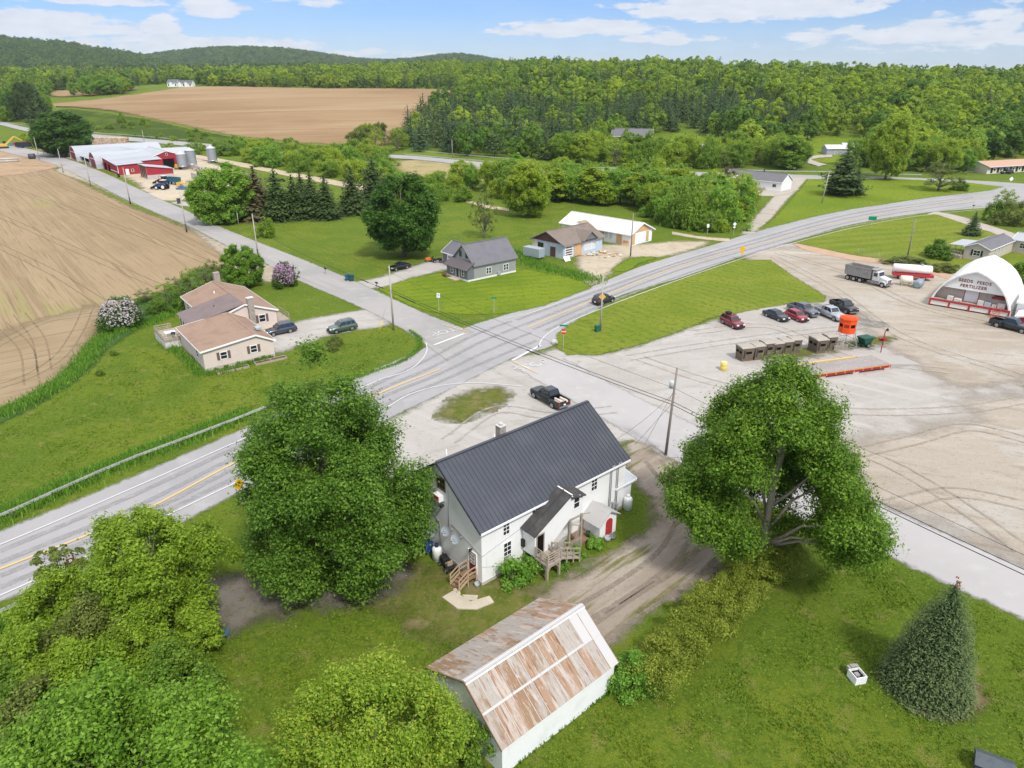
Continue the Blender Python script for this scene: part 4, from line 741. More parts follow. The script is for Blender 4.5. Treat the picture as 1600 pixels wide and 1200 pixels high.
t=at(938,398,'rubble_pile','heap of broken white siding and boards in front of the derelict building','rubble'); t['kind']='stuff'; m=MB(); random.seed(9)
for k in range(60): a=random.random()*6.28; r=random.random()**.5*3.2; p=Vector((r*math.cos(a)*1.4,r*math.sin(a),random.random()*.5*(1-r/3.4)+.05)); q=p+Vector((random.uniform(-1,1),random.uniform(-1,1),random.uniform(-.15,.25))); m.bar(p,q,random.uniform(.08,.5),.05,random.randrange(3))
t2=m.build('boards',[WHITE2,WOOD,PLY],t); 
t=at(884,407,'board_sheet','white sheet leaning against the front of the blue derelict shop','board',44); m=MB(); m.slab((-.9,-.7,.02),(.9,-.7,.02),(.9,0,1.0),(-.9,0,1.0),.05); m.build('sheet',WHITE2,t)
t=at(834,403,'utility_trailer','grey enclosed box trailer beside the blue derelict shop','trailer',-40); m=MB(); m.box(-2.3,-1.05,.45,2.3,1.05,2.45); m.build('box',M('trailer_grey',(.33,.38,.41),[(2,(.29,.34,.37),.45,.7)],rough=.5),t,bevel=.06); m=MB(); [m.cyl((0,y-.1,.34),(0,y+.1,.34),.34) for y in (-1.1,1.1)]; m.build('wheel',BLACKP,t); m=MB(); m.bar((2.3,0,.5),(3.3,0,.5),.1); m.build('drawbar',STEEL,t)
t=at(977,384,'pallet_board','orange plywood crate side leaning by the long derelict building','board',46); m=MB(); m.slab((-.1,-.9,.02),(-.1,.9,.02),(.4,.9,1.3),(.4,-.9,1.3),.06); m.build('sheet',PLY,t)
# ---------------------------------------------------------------- seed and fertiliser dome
DO=Vector((74.6,122.6,0)); DA=rad(-40.9)
def DW(x,y,z=0): c,s=math.cos(DA),math.sin(DA); return Vector((DO.x+x*c-y*s,DO.y+x*s+y*c,z))
d=thing('fabric_building',DO,DA,'white fabric arch building lettered for seeds, feeds and fertilizer','storage dome')
FAB=M('fabric_white',(.80,.80,.77),[(.35,(.72,.72,.69),.45,.75),(1.,(.66,.66,.62),.6,.8,(.3,.3,1))],rough=.5,coord='obj')
half=[(0,0),(.12,1.0),(.5,2.2),(1.15,3.5),(2.1,4.75),(3.3,5.8),(4.7,6.6),(6.2,7.15)]
arch=half+[(12.4-x,z) for x,z in half[::-1][1:]]
def archshell(y0,y1,t,sx=1):
    m=MB(); k=len(arch); nY=8
    for yy in range(nY):
        a=y0+(y1-y0)*yy/nY; c=y0+(y1-y0)*(yy+1)/nY
        for i in range(k-1):
            (x0,z0),(x1,z1)=arch[i],arch[i+1]; m.face([(x0,a,z0),(x0,c,z0),(x1,c,z1),(x1,a,z1)][::-1],0,True)
    inn=[(6.2+(x-6.2)*(1-t/6.2),z*(1-t/7.15)) for x,z in arch]
    for i in range(k-1):
        (x0,z0),(x1,z1)=arch[i],arch[i+1]; (p0,q0),(p1,q1)=inn[i],inn[i+1]
        m.face([(x0,y0,z0),(x1,y0,z1),(p1,y0,q1),(p0,y0,q0)]); m.face([(p0,y0,q0),(p1,y0,q1),(p1,y0+2,q1),(p0,y0+2,q0)])
        m.face([(x0,y1,z0),(p0,y1,q0),(p1,y1,q1),(x1,y1,z1)])
    return m
archshell(0,15.5,.25).build('canopy',FAB,d)
m=MB(); m.prism([(x,z) for x,z in [(6.2+(x-6.2)*.955,z*.955) for x,z in arch]],'y',15.0,15.2); m.build('rear_wall',FAB,d)
inn=[(6.2+(x-6.2)*.955,z*.96) for x,z in arch]
def cutat(zc): # polygon of arch above zc
    P=[]; 
    for i in range(len(inn)-1):
        (x0,z0),(x1,z1)=inn[i],inn[i+1]
        if (z0<zc)!=(z1<zc): t=(zc-z0)/(z1-z0); P.append((x0+(x1-x0)*t,zc))
        if z1>=zc: P.append((x1,z1))
    return P
m=MB(); m.prism(cutat(3.55),'y',.55,.65); m.build('sign_panel',FAB,d)
low=[(x,z) for x,z in inn if z<3.5]; L_=[p for p in low if p[0]<6.2]; R_=[p for p in low if p[0]>6.2]
m=MB(); m.prism([(L_[0][0],0)]+L_[1:]+[(1.25,3.56),(11.15,3.56)]+R_[:-1]+[(R_[-1][0],0)],'y',1.9,2.0); m.build('back_board',M('dock_beige',(.56,.49,.42),[(.8,(.48,.42,.36),.45,.7)],rough=.9,coord='obj'),d)
m=MB(); m.box(4.95,1.8,1.3,7.0,1.9,3.55); D=m.build('sliding_door',WHITE2,d); m=MB(); m.box(4.83,1.78,1.3,4.95,1.9,3.55); m.box(7.0,1.78,1.3,7.1,1.9,3.55); m.build('door_frame',REDP,D)
m=MB(); m.box(.1,.0,1.12,12.25,2.0,1.28); m.build('dock_floor',M('dock_wood',(.38,.30,.25),[(1,(.30,.24,.2),.4,.7)],rough=.9,coord='obj'),d)
m=MB(); m.box(.05,-.16,1.02,12.3,-.0,1.36)
for x in (.05,3.1,6.2,9.3,12.05): m.box(x,-.14,0,x+.26,-.01,1.02)
m.build('red_frame',REDP,d)
for x in (.31,3.36,6.46,9.56): m=MB(); m.box(x,-.06,.25,x+(2.79 if x<9 else 2.49),.0,1.02); m.build('dock_panel',M('panel_white',(.74,.71,.63),rough=.7),d)
m=MB(); [m.bar((9.9+k,-1.5,0),(9.9+k,-.2,1.9),.07,.1) for k in (0,1.1)]; [m.bar((9.9,-1.5+.32*k,.1+.3*k),(11,-1.5+.32*k,.1+.3*k),.2,.05) for k in range(4)]; m.build('ladder',M('red_rail',(.45,.06,.05)),d)
m=MB(); m.box(9.0,1.72,2.45,11.0,1.88,2.85); m.build('red_sign',REDP,d); m=MB(); m.box(9.3,1.72,2.95,11.0,1.88,3.08); m.build('name_board',BLACKP,d)
def text(body,size,parent,loc,rot,mat,name='lettering',ext=.02,sx=1):
    c=bpy.data.curves.new(name,'FONT'); c.body=body; c.size=size; c.align_x='CENTER'; c.align_y='CENTER'; c.extrude=ext; c.space_character=1.15; c.offset=.012
    o=bpy.data.objects.new(name,c); COL.objects.link(o); bpy.context.view_layer.update(); me=bpy.data.meshes.new_from_object(o.evaluated_get(bpy.context.evaluated_depsgraph_get())); bpy.data.objects.remove(o)
    me.materials.clear(); me.materials.append(mat); q=bpy.data.objects.new(name,me); COL.objects.link(q)
    if parent: q.parent=parent
    q.location=loc; q.rotation_euler=rot; q.scale=(sx,1,1); return q
LET=M('letter_red',(.20,.02,.025),rough=.7)
text('SEEDS',.72,d,(4.75,.52,5.12),(rad(90),0,0),LET); text('FEEDS',.72,d,(7.5,.52,5.12),(rad(90),0,0),LET); text('FERTILIZER',.72,d,(6.1,.52,4.25),(rad(90),0,0),LET)
random.seed(4)
for k,(x,w,hh) in enumerate([(2.6,.9,.75),(3.7,1.1,.5),(4.3,.5,.35),(7.25,.9,.8),(8.3,1.0,.7),(9.4,.7,.5),(10.2,1.1,.8)]):
    t=thing('feed_bag_stack',DW(x,.5,1.28),DA,'%s feed bag stack %s'%(['tall','low wide','small','tall','grey wrapped','low','bulky'][k],['left of the door near the arch foot','second from the arch foot','left beside the sliding door','right beside the sliding door','second right of the sliding door','under the red sign','behind the ladder'][k]),'feed bags','feed bags on the loading dock'); m=MB(); n=max(2,int(hh/.2))
    for i in range(n): e=random.uniform(-.04,.04); m.box(e,0,i*hh/n+.005,w+e,.8,(i+1)*hh/n)
    m.build('bags',M('bag_grey',(.42,.46,.52),rough=.6) if k==4 else M('bag_pale',(.66,.64,.58),[(3,(.55,.53,.47),.45,.7)],rough=.7),t,bevel=.05)
w=thing('white_shed',DW(12.9,1.2),DA,'white low shed joining the right side of the fabric arch building','shed'); m=MB(); m.box(0,0,0,9,8,2.6); m.build('wall',WHITE2,w); m=MB(); m.slab((-.2,-.5,2.9),(9.2,-.5,2.9),(9.2,8.3,3.3),(-.2,8.3,3.3),.3); m.build('roof',FAB,w); m=MB(); m.box(.5,-.05,.1,2.5,.0,1.6); m.build('opening',DARK,w)
w=thing('feed_kiosk',DW(13.9,-3.4),DA,'low white building with red trim at the right edge by the dark pickup','building'); gbY(w,0,9,0,4,1.7,1.7,4.5,2.9,REDP,FAB,oh=.5); 
# ---------------------------------------------------------------- trailer home on the right
h2=thing('mobile_home',(104.1,153.6,0),rad(40.2),'long tan mobile home with grey roof behind the fabric arch building','mobile home')
gb(h2,0,15.5,0,4.9,2.9,2.9,2.5,3.9,TANSIDE,SHINGLE_G,oh=.3)
win(h2,'l',0,1.7,1.1,1.3,1.1,2,2,shut=BLACKP)
for a in (3.5,6.0,8.0,10.5): win(h2,'f',0,a,1.2,.45,1.1,1,2)
m=MB(); m.slab((1.0,4.9,2.7),(9,4.9,2.7),(9,8.6,2.5),(1.0,8.6,2.5),.12); [m.box(x-.06,8.3,0,x+.06,8.42,2.45) for x in (1.3,5,8.7)]; m.build('porch_roof',M('porch_tin',(.40,.42,.45),rough=.5),h2); m=MB(); m.box(-1.2,5.0,0,1.0,8.3,.7); [m.box(-1.2,5+.55*k,.7,-1.1,5.1+.55*k,1.6) for k in range(7)]; m.box(-1.22,5,1.55,-1.08,8.4,1.65); m.build('side_deck',WOOD,h2)
h3=thing('mobile_home_wing',(115.3,164.2,0),rad(40.2-90),'tan mobile home wing with pale metal roof at the right edge','mobile home'); 
gb(h3,.6,14,0,6,3.1,3.1,3.0,4.2,TANSIDE,WHITEMETAL,oh=.3); win(h3,'f',0,2.2,1.2,1.2,1.1,2,2); win(h3,'f',0,7,1.2,1.2,1.1,2,2)
# ---------------------------------------------------------------- distant houses
k=thing('white_house',(94.4,256.0,0),rad(135.6),'white ranch house with slate grey roof at the far junction','house')
gb(k,0,22,-8,0,3.3,3.3,-4,5.6,WHITE2,SHINGLE_G,oh=.4)
for a in (2,9,13,17): win(k,'b',0,a,1.2,1.3,1.0,2,1)
m=MB(); m.cyl((9,-4,5.5),(9,-4,6.4),.2); m.build('chimney',BLACKP,k); m=MB(); m.box(6,0.05,0,14,2.5,.9); m.build('deck',WOOD,k)
k=thing('white_garage',G(1139,292),rad(-44),'small white garage left of the white ranch house','garage'); gb(k,-5,1,0,6,2.6,2.6,3,4,WHITE2,M('pale_roof',(.55,.60,.65),rough=.6),oh=.3); door(k,'f',0,-3.5,0,2.5,2.1,GALV,knob=False)
k=thing('roadside_motel',G(1541,272),rad(20),'long cream motel with terracotta coloured roof at the far right','motel'); gb(k,0,46,0,9,3.2,3.2,5,4.6,M('cream_wall',(.62,.57,.48),rough=.9),M('terracotta_roof',(.46,.29,.21),rough=.9),oh=1.0); m=MB()
for i in range(12): m.box(2+3.6*i,-.06,.3,3.2+3.6*i,-.01,2.3)
m.build('door',BLACKP,k)
for i in range(11): win(k,'f',0,3.7+3.6*i,1,.9,1,1,1)
k=thing('hillside_shed',G(1291,243),rad(2),'grey shed with pale metal roof in the hillside clearing','shed'); gb(k,0,11,0,6,3.2,3.2,3,4.6,M('blue_grey',(.33,.35,.42)),M('lilac_roof',(.60,.60,.68),rough=.5),oh=.4); door(k,'f',0,4,0,3,2.4,GALV,knob=False)
k=thing('hillside_barn',G(1318,240),rad(-3),'long low barn with blue white roof behind the cedar','barn'); gb(k,0,17,0,7,3.0,3.0,3.5,4.4,M('green_wall',(.30,.45,.40)),M('blue_white_roof',(.66,.72,.78),rough=.5),oh=.4); win(k,'f',0,9,1,1.2,1,2,1)
k=thing('hidden_farmhouse',G(955,222),rad(-12),'grey roofed farmhouse half hidden among trees at the wood edge','house'); gb(k,0,22,0,9,3.5,3.5,4.5,7,M('wood_wall',(.26,.13,.10)),SHINGLE_G,oh=.5); win(k,'f',0,4,1,2,1.4,2,1); win(k,'f',0,12,1,2,1.4,2,1)
k=thing('gazebo',G(1043,283),0,'small gazebo with a pale green pyramid roof among the bushes','gazebo'); m=MB(); m.lathe([(3.6,2.6),(0,5.2)],6); m.build('roof',M('green_roof',(.22,.42,.33),rough=.6),k); m=MB(); [m.box(2.8*math.cos(a)-.1,2.8*math.sin(a)-.1,0,2.8*math.cos(a)+.1,2.8*math.sin(a)+.1,2.9) for a in np.arange(6)*1.047]; m.build('post',WHITE2,k)
k=thing('hilltop_farmhouse',G(262,136),rad(-4),'wide white farmhouse with many gables on the hill beyond the ploughed field','house')
gb(k,0,12,0,10,5.,5.,5,8.5,WHITE2,M('slate',(.12,.125,.14)),oh=.5); gb(k,12.2,30,1,9,4.4,4.4,5,7.5,WHITE2,M('slate',(.12,.125,.14)),oh=.5,names=('wing_wall','wing_roof'))
for x in (3,14,22): gbY(k,x,x+4,-1.2,3,4.4,4.4,x+2,6.0,WHITE2,M('slate',(.12,.125,.14)),oh=.4,names=('dormer_wall','dormer_roof'))
for a in (1,5,9.5,15,19,23,27): win(k,'f',0 if a<12 else 1,a,1,1.6,2.4,2,1)
# ---------------------------------------------------------------- red farm
FO=Vector((-213.9,360.3,0)); FA=rad(-50.3)
def FW(x,y,z=0):
    c,s=math.cos(FA),math.sin(FA); p=Vector((FO.x+x*c-y*s,FO.y+x*s+y*c,0)); p.z=float(T(p.x,p.y))+z; return p
def quonset(name,x0,w,y0,dep,hz,label):
    t=thing(name,FW(x0,y0),FA,label,'barn'); n=14; P=[]
    for i in range(n+1):
        a=math.pi*i/n; P.append((w/2-w/2*math.cos(a)*(1 if abs(math.cos(a))<.98 else 1),hz*abs(math.sin(a))**.8))
    m=MB()
    for i in range(n):
        (a,b),(c,d)=P[i],P[i+1]; m.face([(a,-.4,b),(c,-.4,d),(c,dep,d),(a,dep,b)],0,True)
        ia,ib,ic,id_=(w/2+(q-w/2)*.96 for q in (a,0,c,0)); 
        m.face([(a,-.4,b),(w/2+(a-w/2)*.95,-.4,b*.95),(w/2+(c-w/2)*.95,-.4,d*.95),(c,-.4,d)]); m.face([(w/2+(a-w/2)*.95,-.4,b*.95),(w/2+(a-w/2)*.95,.3,b*.95),(w/2+(c-w/2)*.95,.3,d*.95),(w/2+(c-w/2)*.95,-.4,d*.95)])
    m.build('roof',WHITEMETAL,t)
    m=MB(); Q=[(w/2+(a-w/2)*.955,b*.955) for a,b in P]; m.prism(Q,'y',0,.15); m.prism(Q,'y',dep-.3,dep-.1); m.build('end_wall',RED,t)
    m=MB(); m.box(w*.32,-.05,0,w*.68,.0,hz*.55); m.build('door',MAROON,t); m=MB(); m.box(w*.06,-.08,hz*.56,w*.94,-.01,hz*.60); m.build('trim',TRIMW,t); return t
quonset('arched_barn',0,15,0,38,6.4,'white arched roof barn with red end wall, farthest from the camera beside the big tree')
quonset('arched_barn',40.2,13.2,.6,40,6.5,'white arched roof barn with red end wall in the middle of the red farm')
c=thing('open_cow_barn',FW(15.3,2),FA,'low white roofed cow barn with open feed front between the arched barns','barn')
gb(c,0,24.6,0,34,2.9,3.2,17,5.6,M('pale_wall',(.42,.40,.38)),WHITEMETAL,oh=.8,ohe=.05)
m=MB(); [m.box(.3+2.4*i,-.06,.7,2.3+2.4*i,-.01,2.3) for i in range(10)]; m.build('feed_opening',DARK,c)
c=thing('milking_shed',FW(55.5,2.6),FA,'red milking shed with wide white roof, white door and window','barn')
m=MB(); m.prism([(0,0),(26,0),(26,3.7),(0,5.0)],'y',0,9.5); m.prism([(0,0),(22,0),(22,4.2),(0,5.4)],'y',9.5,18); m.build('wall',RED,c)
m=MB(); m.slab((-.3,-.6,5.25),(26.4,-.6,3.95),(26.4,9.8,4.35),(-.3,9.8,6.0),.15); m.slab((-.3,9.81,6.02),(22.3,9.81,4.62),(22.3,18.2,4.9),(-.3,18.2,6.7),.15); m.build('roof',WHITEMETAL,c)
door(c,'r',26,2.7,0,1.1,2.1,WHITE2); win(c,'r',26,4.9,1.0,.8,1.0,1,2); m=MB(); m.box(2,-.06,.2,6,-.01,3); m.box(9,-.06,.2,12,-.01,2.8); m.build('door_opening',DARK,c); m=MB(); m.box(13,-.08,.9,25,-.02,1.2); m.box(25.3,-.1,0,26.05,-.01,3.5); m.build('white_trim',WHITE2,c)
c=thing('big_barn',FW(45,19.5),FA,'big red gable barn with dark doorway beside the silos','barn')
gb(c,0,26,0,11,5.6,5.6,5.2,7.4,RED,WHITEMETAL,oh=.4)
m=MB(); m.box(25.98,3.4,.05,26.06,8.0,4.1); m.build('doorway',DARK,c); win(c,'r',26,5.0,5.6,.7,.8,1,1)
c=thing('open_shelter',FW(93,8.0),FA,'lean to shelter with red side wall on a concrete base','shed')
m=MB(); m.box(9.7,0,1.6,9.9,9.8,1.62); m.prism([(0,1.6),(9.8,1.6),(9.8,3.4),(0,5.0)],'x',9.7,9.9); m.prism([(0,0),(9.8,0),(9.8,3.4),(0,5.0)],'x',0,.2); m.box(0.2,9.6,0,9.7,9.8,3.3); m.build('wall',RED,c)
m=MB(); m.box(9.65,-.05,0,9.98,9.85,1.6); m.build('concrete_base',CONCW,c); m=MB(); m.slab((-.4,-.5,5.2),(10.3,-.5,5.2),(10.3,10.1,3.55),(-.4,10.1,3.55),.14); m.build('roof',WHITEMETAL,c); m=MB(); [m.box(x-.12,-.1,0,x+.12,.1,4.95) for x in (.1,2.5,5,7.4,9.75)]; m.build('post',WOOD,c); m=MB(); m.box(.3,5,0,9.6,9.5,1.6); m.build('hay_heap',M('hay',(.50,.38,.17),[(2,(.4,.3,.12),.4,.7)],rough=1),c)
for (x,y,r,hh,lb) in [(78.5,28.5,2.0,7.6,'dull patched grey silo against the red barn'),(73,34,2.2,8.4,'galvanised silo with cone top, second from the red barn'),(0,0,2.0,8.0,'galvanised silo standing alone right of the farm yard')]:
    loc=FW(x,y) if x else G(333,256); t=thing('grain_silo',loc,0,lb,'silo','silos of the red farm'); m=MB(); m.lathe([(r*.98,1.4),(r,1.4)]+[(r*(1+.006*(i%2)),1.4+(hh-2.6)*i/14) for i in range(15)]+[(r*1.03,hh-1.2)],20); m.build('bin',GREYMETAL,t); m=MB(); m.lathe([(r*1.05,hh-1.22),(.3,hh-.15),(.3,hh),(0,hh+.02)],20); m.build('roof',M('silo_roof',(.55,.58,.62),rough=.5,metal=.4),t); m=MB(); m.lathe([(r*.98,1.4),(.4,.5)],20); m.build('hopper',GREYMETAL,t)
    for a in range(4): m=MB(); m.bar((r*.95*math.cos(a*1.57+.4),r*.95*math.sin(a*1.57+.4),0),(r*.95*math.cos(a*1.57+.4),r*.95*math.sin(a*1.57+.4),1.6),.15); m.build('leg',STEEL,t)
    m=MB(); [m.bar((r+.1,-.2+.4*k,0),(r+.1,-.2+.4*k,hh-1.2),.04) for k in (0,1)]; [m.bar((r+.1,-.2,.3*k),(r+.1,.2,.3*k),.03) for k in range(1,int((hh-1.2)/.3))]; m.build('ladder',STEEL,t)
t=at(172,226,'log_stack','long stack of pale cut logs beside the far road','log stack',-6); t['kind']='stuff'; m=MB(); random.seed(8)
for i in range(34):
    for j in range(7): r=.32; x=-11+.66*i+(.33 if j%2 else 0); m.cyl((x,-1.5,r+.56*j),(x,1.5+random.uniform(-.3,.3),r+.56*j),r,7,random.randrange(2))
m.build('logs',[M('log_end',(.62,.50,.40),rough=.9),M('log_end2',(.50,.32,.24),rough=.9)],t)
for i,(a,bq,hh,lb) in enumerate([((300,279),(356,295),2.4,'grey concrete bunker wall in front of the farm yard'),((290,262),(314,268),2.0,'short concrete wall beside the silos')]):
    p,q=G(*a),G(*bq); t=thing('concrete_wall',p,math.atan2(q.y-p.y,q.x-p.x),lb,'wall'); m=MB(); L_=(q-p).length; m.box(0,-.2,0,L_,.2,hh); m.build('panel',CONCW,t); m=MB(); [m.box(x,.2,0,x+.4,.5,hh*.9) for x in np.arange(1,L_-1,4)]; m.build('buttress',CONCW,t)
t=at(330,268,'firewood_heap','low heap of dark split firewood beside the silos','wood heap',-20); t['kind']='stuff'; m=MB()
for i in range(120): p=Vector((random.uniform(-9,9),random.uniform(-2,2),random.uniform(.1,1.2))); m.bar(p,p+Vector((random.uniform(-.8,.8),random.uniform(-.8,.8),random.uniform(-.2,.2))),.25,.25,random.randrange(2))
m.build('logs',[M('bark',(.12,.08,.06)),M('log_end',(.62,.5,.4))],t)
t=at(395,282,'tyre_heap','row of black tyres along the bunker at the farm','tyres',-15); t['kind']='stuff'; m=MB()
for i in range(60): x,y=random.uniform(-14,14),random.uniform(-2,2); z=random.uniform(0,.8); m.cyl((x,y,z),(x,y,z+.25),.5,10)
m.build('tyres',BLACKP,t)
# ================================================================ VEHICLES
TYRE=M('tyre',(.018,.018,.019),rough=.85); RIM=M('rim',(.42,.43,.45),rough=.35,metal=.7); CGLASS=M('car_glass',(.012,.015,.02),rough=.06,spec=1.,coat=.3)
LAMPW=M('lamp_clear',(.75,.76,.78),rough=.15,spec=.8); LAMPR=M('lamp_red',(.35,.01,.012),rough=.25,spec=.6); TRIMB=M('trim_black',(.022,.022,.024),rough=.6)
def paint(n,c,metal=.35): return M('paint_'+n,c,rough=.28,metal=metal,spec=.6,coat=.6)
KINDS={ # L,W,H, hood z, belt z, clearance, wheel r, wheelbase, hood rear x, glass rear base x, roof front x, roof rear x, tail z
'sedan':(4.8,1.82,1.45,.92,.98,.22,.33,2.8,.95,-1.75,.25,-1.05,1.0),
'hatch':(4.3,1.8,1.52,.95,1.0,.22,.33,2.6,1.0,-2.02,.3,-1.55,1.02),
'suv':(4.65,1.88,1.72,1.06,1.12,.26,.37,2.72,.95,-2.2,.35,-1.9,1.12),
'wagon':(4.85,1.86,1.64,1.0,1.06,.26,.36,2.75,.95,-2.3,.3,-1.95,1.06),
'pickup':(5.85,2.0,1.92,1.18,1.26,.34,.42,3.7,1.25,-.95,.65,-.75,1.22)}
def car(name,kind,fw,rw,side,pnt,label,cat,group=None,rack=False,load=None,box=None):
    L,W,Hh,hz,bz,cl,wr,wb,hx,gx,rf,rr,tz=KINDS[kind]
    p,q=G(*fw),G(*rw); d=(p-q); d.z=0; d.normalize(); n=Vector((-d.y,d.x,0)); mid=(p+q)/2
    c=mid+(n if side=='R' else -n)*(W/2-.1); c.z=float(T(c.x,c.y)); t=thing(name,c,math.atan2(d.y,d.x),label,cat,group)
    xf=L/2; xr=-L/2; ax=[wb/2+ (xf-wb/2-.9 if kind=='pickup' else xf-wb/2-.92),0]; xa=ax[0]-0; fx=min(xa,xf-.85); bx=fx-wb
    def ring(x,zt,wt,zb=cl,k=1.): # cross-section half profile
        return [(x,-wt*.86*k,zb),(x,-wt*k,zb+.14),(x,-wt*k*1.0,zb+(zt-zb)*.62),(x,-wt*.93*k,zt-.03),(x,-wt*.84*k,zt),(x,wt*.84*k,zt),(x,wt*.93*k,zt-.03),(x,wt*k,zb+(zt-zb)*.62),(x,wt*k,zb+.14),(x,wt*.86*k,zb)]
    w=W/2
    if kind=='pickup': st=[(xf,hz-.28,w*.90,cl+.12),(xf-.06,hz-.1,w*.95,cl+.05),(xf-.35,hz-.02,w*.98,cl),(hx,bz-.03,w,cl),(hx-.3,bz,w,cl),(gx-.02,bz,w,cl)]
    else: st=[(xf,hz-.36,w*.80,cl+.12),(xf-.1,hz-.2,w*.90,cl+.04),(xf-.5,hz-.04,w*.97,cl),(hx,bz-.02,w,cl),(hx-.4,bz,w,cl),(gx+.3,bz,w,cl),(gx,tz,w*.98,cl),(xr+.12,tz-.05,w*.93,cl+.05),(xr,tz-.2,w*.86,cl+.14)]
    m=MB(); rings=[ring(x,z,ww,zb) for x,z,ww,zb in st]; base=0
    for r in rings: m.v+=r
    for i in range(len(rings)-1):
        for k in range(10): a=i*10+k; b=i*10+(k+1)%10; m.f.append((a,b,b+10,a+10)); m.m.append(0); m.sm.append(k not in (4,9))
    m.f.append(tuple(range(10))[::-1]); nn_=(len(rings)-1)*10; m.f.append(tuple(range(nn_,nn_+10))); m.m+=[0,0]; m.sm+=[False,False]
    if kind=='pickup':
        tzb=tz; m.box(xr+.06,-w*.98,cl+.1,gx-.04,-w*.84,tzb); m.box(xr+.06,w*.84,cl+.1,gx-.04,w*.98,tzb); m.box(xr,-w*.97,cl+.12,xr+.06,w*.97,tzb-.02); m.box(gx-.1,-w*.84,cl+.2,gx-.04,w*.84,tzb); m.box(xr+.06,-w*.84,cl+.15,gx-.1,w*.84,cl+.35,1)
    # greenhouse
    wt=w*.74; wbt=w*.90; zb=bz-.03; g=[(hx,-wbt,zb),(hx,wbt,zb),(gx,wbt,zb),(gx,-wbt,zb),(rf,-wt,Hh),(rf,wt,Hh),(rr,wt,Hh),(rr,-wt,Hh)]
    A=[Vector(x) for x in g]; ctop=[(rf-.18,0,Hh+.05),(rr+.25,0,Hh+.05)]
    for qd in ((0,1,5,4),(2,3,7,6),(1,2,6,5),(3,0,4,7)): m.face([A[i] for i in qd])
    m.face([A[4],A[5],(rf-.15,wt*.7,Hh+.05),(rf-.15,-wt*.7,Hh+.05)],0,True); m.face([(rf-.15,-wt*.7,Hh+.05),(rf-.15,wt*.7,Hh+.05),(rr+.2,wt*.7,Hh+.05),(rr+.2,-wt*.7,Hh+.05)],0,True); m.face([(rr+.2,-wt*.7,Hh+.05),(rr+.2,wt*.7,Hh+.05),A[6],A[7]],0,True)
    m.face([A[5],A[6],(rr+.2,wt*.7,Hh+.05),(rf-.15,wt*.7,Hh+.05)],0,True); m.face([A[7],A[4],(rf-.15,-wt*.7,Hh+.05),(rr+.2,-wt*.7,Hh+.05)],0,True)
    m.build('body',[pnt,TRIMB],t)
    def glass(nm,qd,u0,u1,v0,v1,off=.012):
        a,b,c_,d_=[A[i] for i in qd]; P=lambda u,v:(a*(1-u)+b*u)*(1-v)+(d_*(1-u)+c_*u)*v
        nr=(b-a).cross(d_-a).normalized(); cen=(a+b+c_+d_)/4-Vector(((hx+gx)/2,0,zb+.2))
        if nr.dot(cen)<0: nr=-nr
        x=MB(); x.slab(*(P(u,v)+nr*off for u,v in ((u0,v0),(u1,v0),(u1,v1),(u0,v1))),.02); return x.build(nm,CGLASS,t)
    glass('windscreen',(0,1,5,4),.07,.93,.1,.93); glass('rear_window',(2,3,7,6),.1,.9,.2,.9)
    for qd,fl in (((1,2,6,5),0),((3,0,4,7),1)):
        sp=[(.05,.46),(.50,.92)] if kind in('pickup','sedan') else [(.05,.38),(.42,.70),(.74,.94)]
        for a,b in sp: glass('side_window',qd,(1-b) if fl else a,(1-a) if fl else b,.14,.88)
    for x in (fx,bx):
        for s in (-1,1):
            y=s*(w-.12); k=MB(); k.tube([(x,y-.115,wr),(x,y-.09,wr),(x,y+.09,wr),(x,y+.115,wr)],[wr*.93,wr,wr,wr*.93],20); k.m=[0]*len(k.m); Wm=k.build('wheel',TYRE,t)
            k=MB(); y2=y+s*.118; k.cyl((x,y2-.012,wr),(x,y2+.012,wr),wr*.64,16); [k.bar((x,y2+s*.016,wr),(x+wr*.6*math.cos(a),y2+s*.016,wr+wr*.6*math.sin(a)),.07,.02) for a in np.arange(5)*1.2566]; k.build('rim',RIM,Wm)
            k=MB(); k.tube([(x+(wr+.07)*math.cos(a),s*(w*.985),wr+(wr+.07)*math.sin(a)) for a in np.linspace(-.15,3.3,14)],.05,5); k.build('wheel_arch',TRIMB if kind in('pickup','suv','wagon') else pnt,t)
    for s in (-1,1):
        k=MB(); k.box(xf-.22,s*w*.62-.2,hz-.34,xf-.015,s*w*.62+.2,hz-.17); k.build('headlight',LAMPW,t)
        k=MB(); k.box(xr-.012,s*w*.80-.12,tz-.42,xr+.1,s*w*.80+.12,tz-.14); k.build('taillight',LAMPR,t)
        k=MB(); k.box(hx-.35,s*(w+.02)-.1,bz+.02,hx-.22,s*(w+.02)+.1,bz+.2); k.build('mirror',TRIMB,t)
    k=MB(); k.box(xf-.05,-w*.78,cl+.06,xf+.06,w*.78,cl+.3); k.build('front_bumper',TRIMB if kind!='pickup' else STEEL,t); k=MB(); k.box(xr-.08,-w*.85,cl+.08,xr+.03,w*.85,cl+.3); k.build('rear_bumper',TRIMB if kind!='pickup' else STEEL,t)
    k=MB(); k.box(xf-.1,-w*.38,hz-.42,xf+.02,w*.38,hz-.16); k.build('grille',TRIMB,t)
    k=MB(); k.box(xr-.1,-.16,tz-.5,xr-.02,.16,tz-.36); k.build('number_plate',WHITE2,t)
    if rack:
        k=MB(); [k.bar((rf-.2,s*wt*.86,Hh+.11),(rr+.2,s*wt*.86,Hh+.11),.04) for s in (-1,1)]; [k.bar((x,-wt*.86,Hh+.1),(x,wt*.86,Hh+.1),.04) for x in (rf-.5,rr+.5)]; k.build('roof_rack',TRIMB if rack!='s' else STEEL,t)
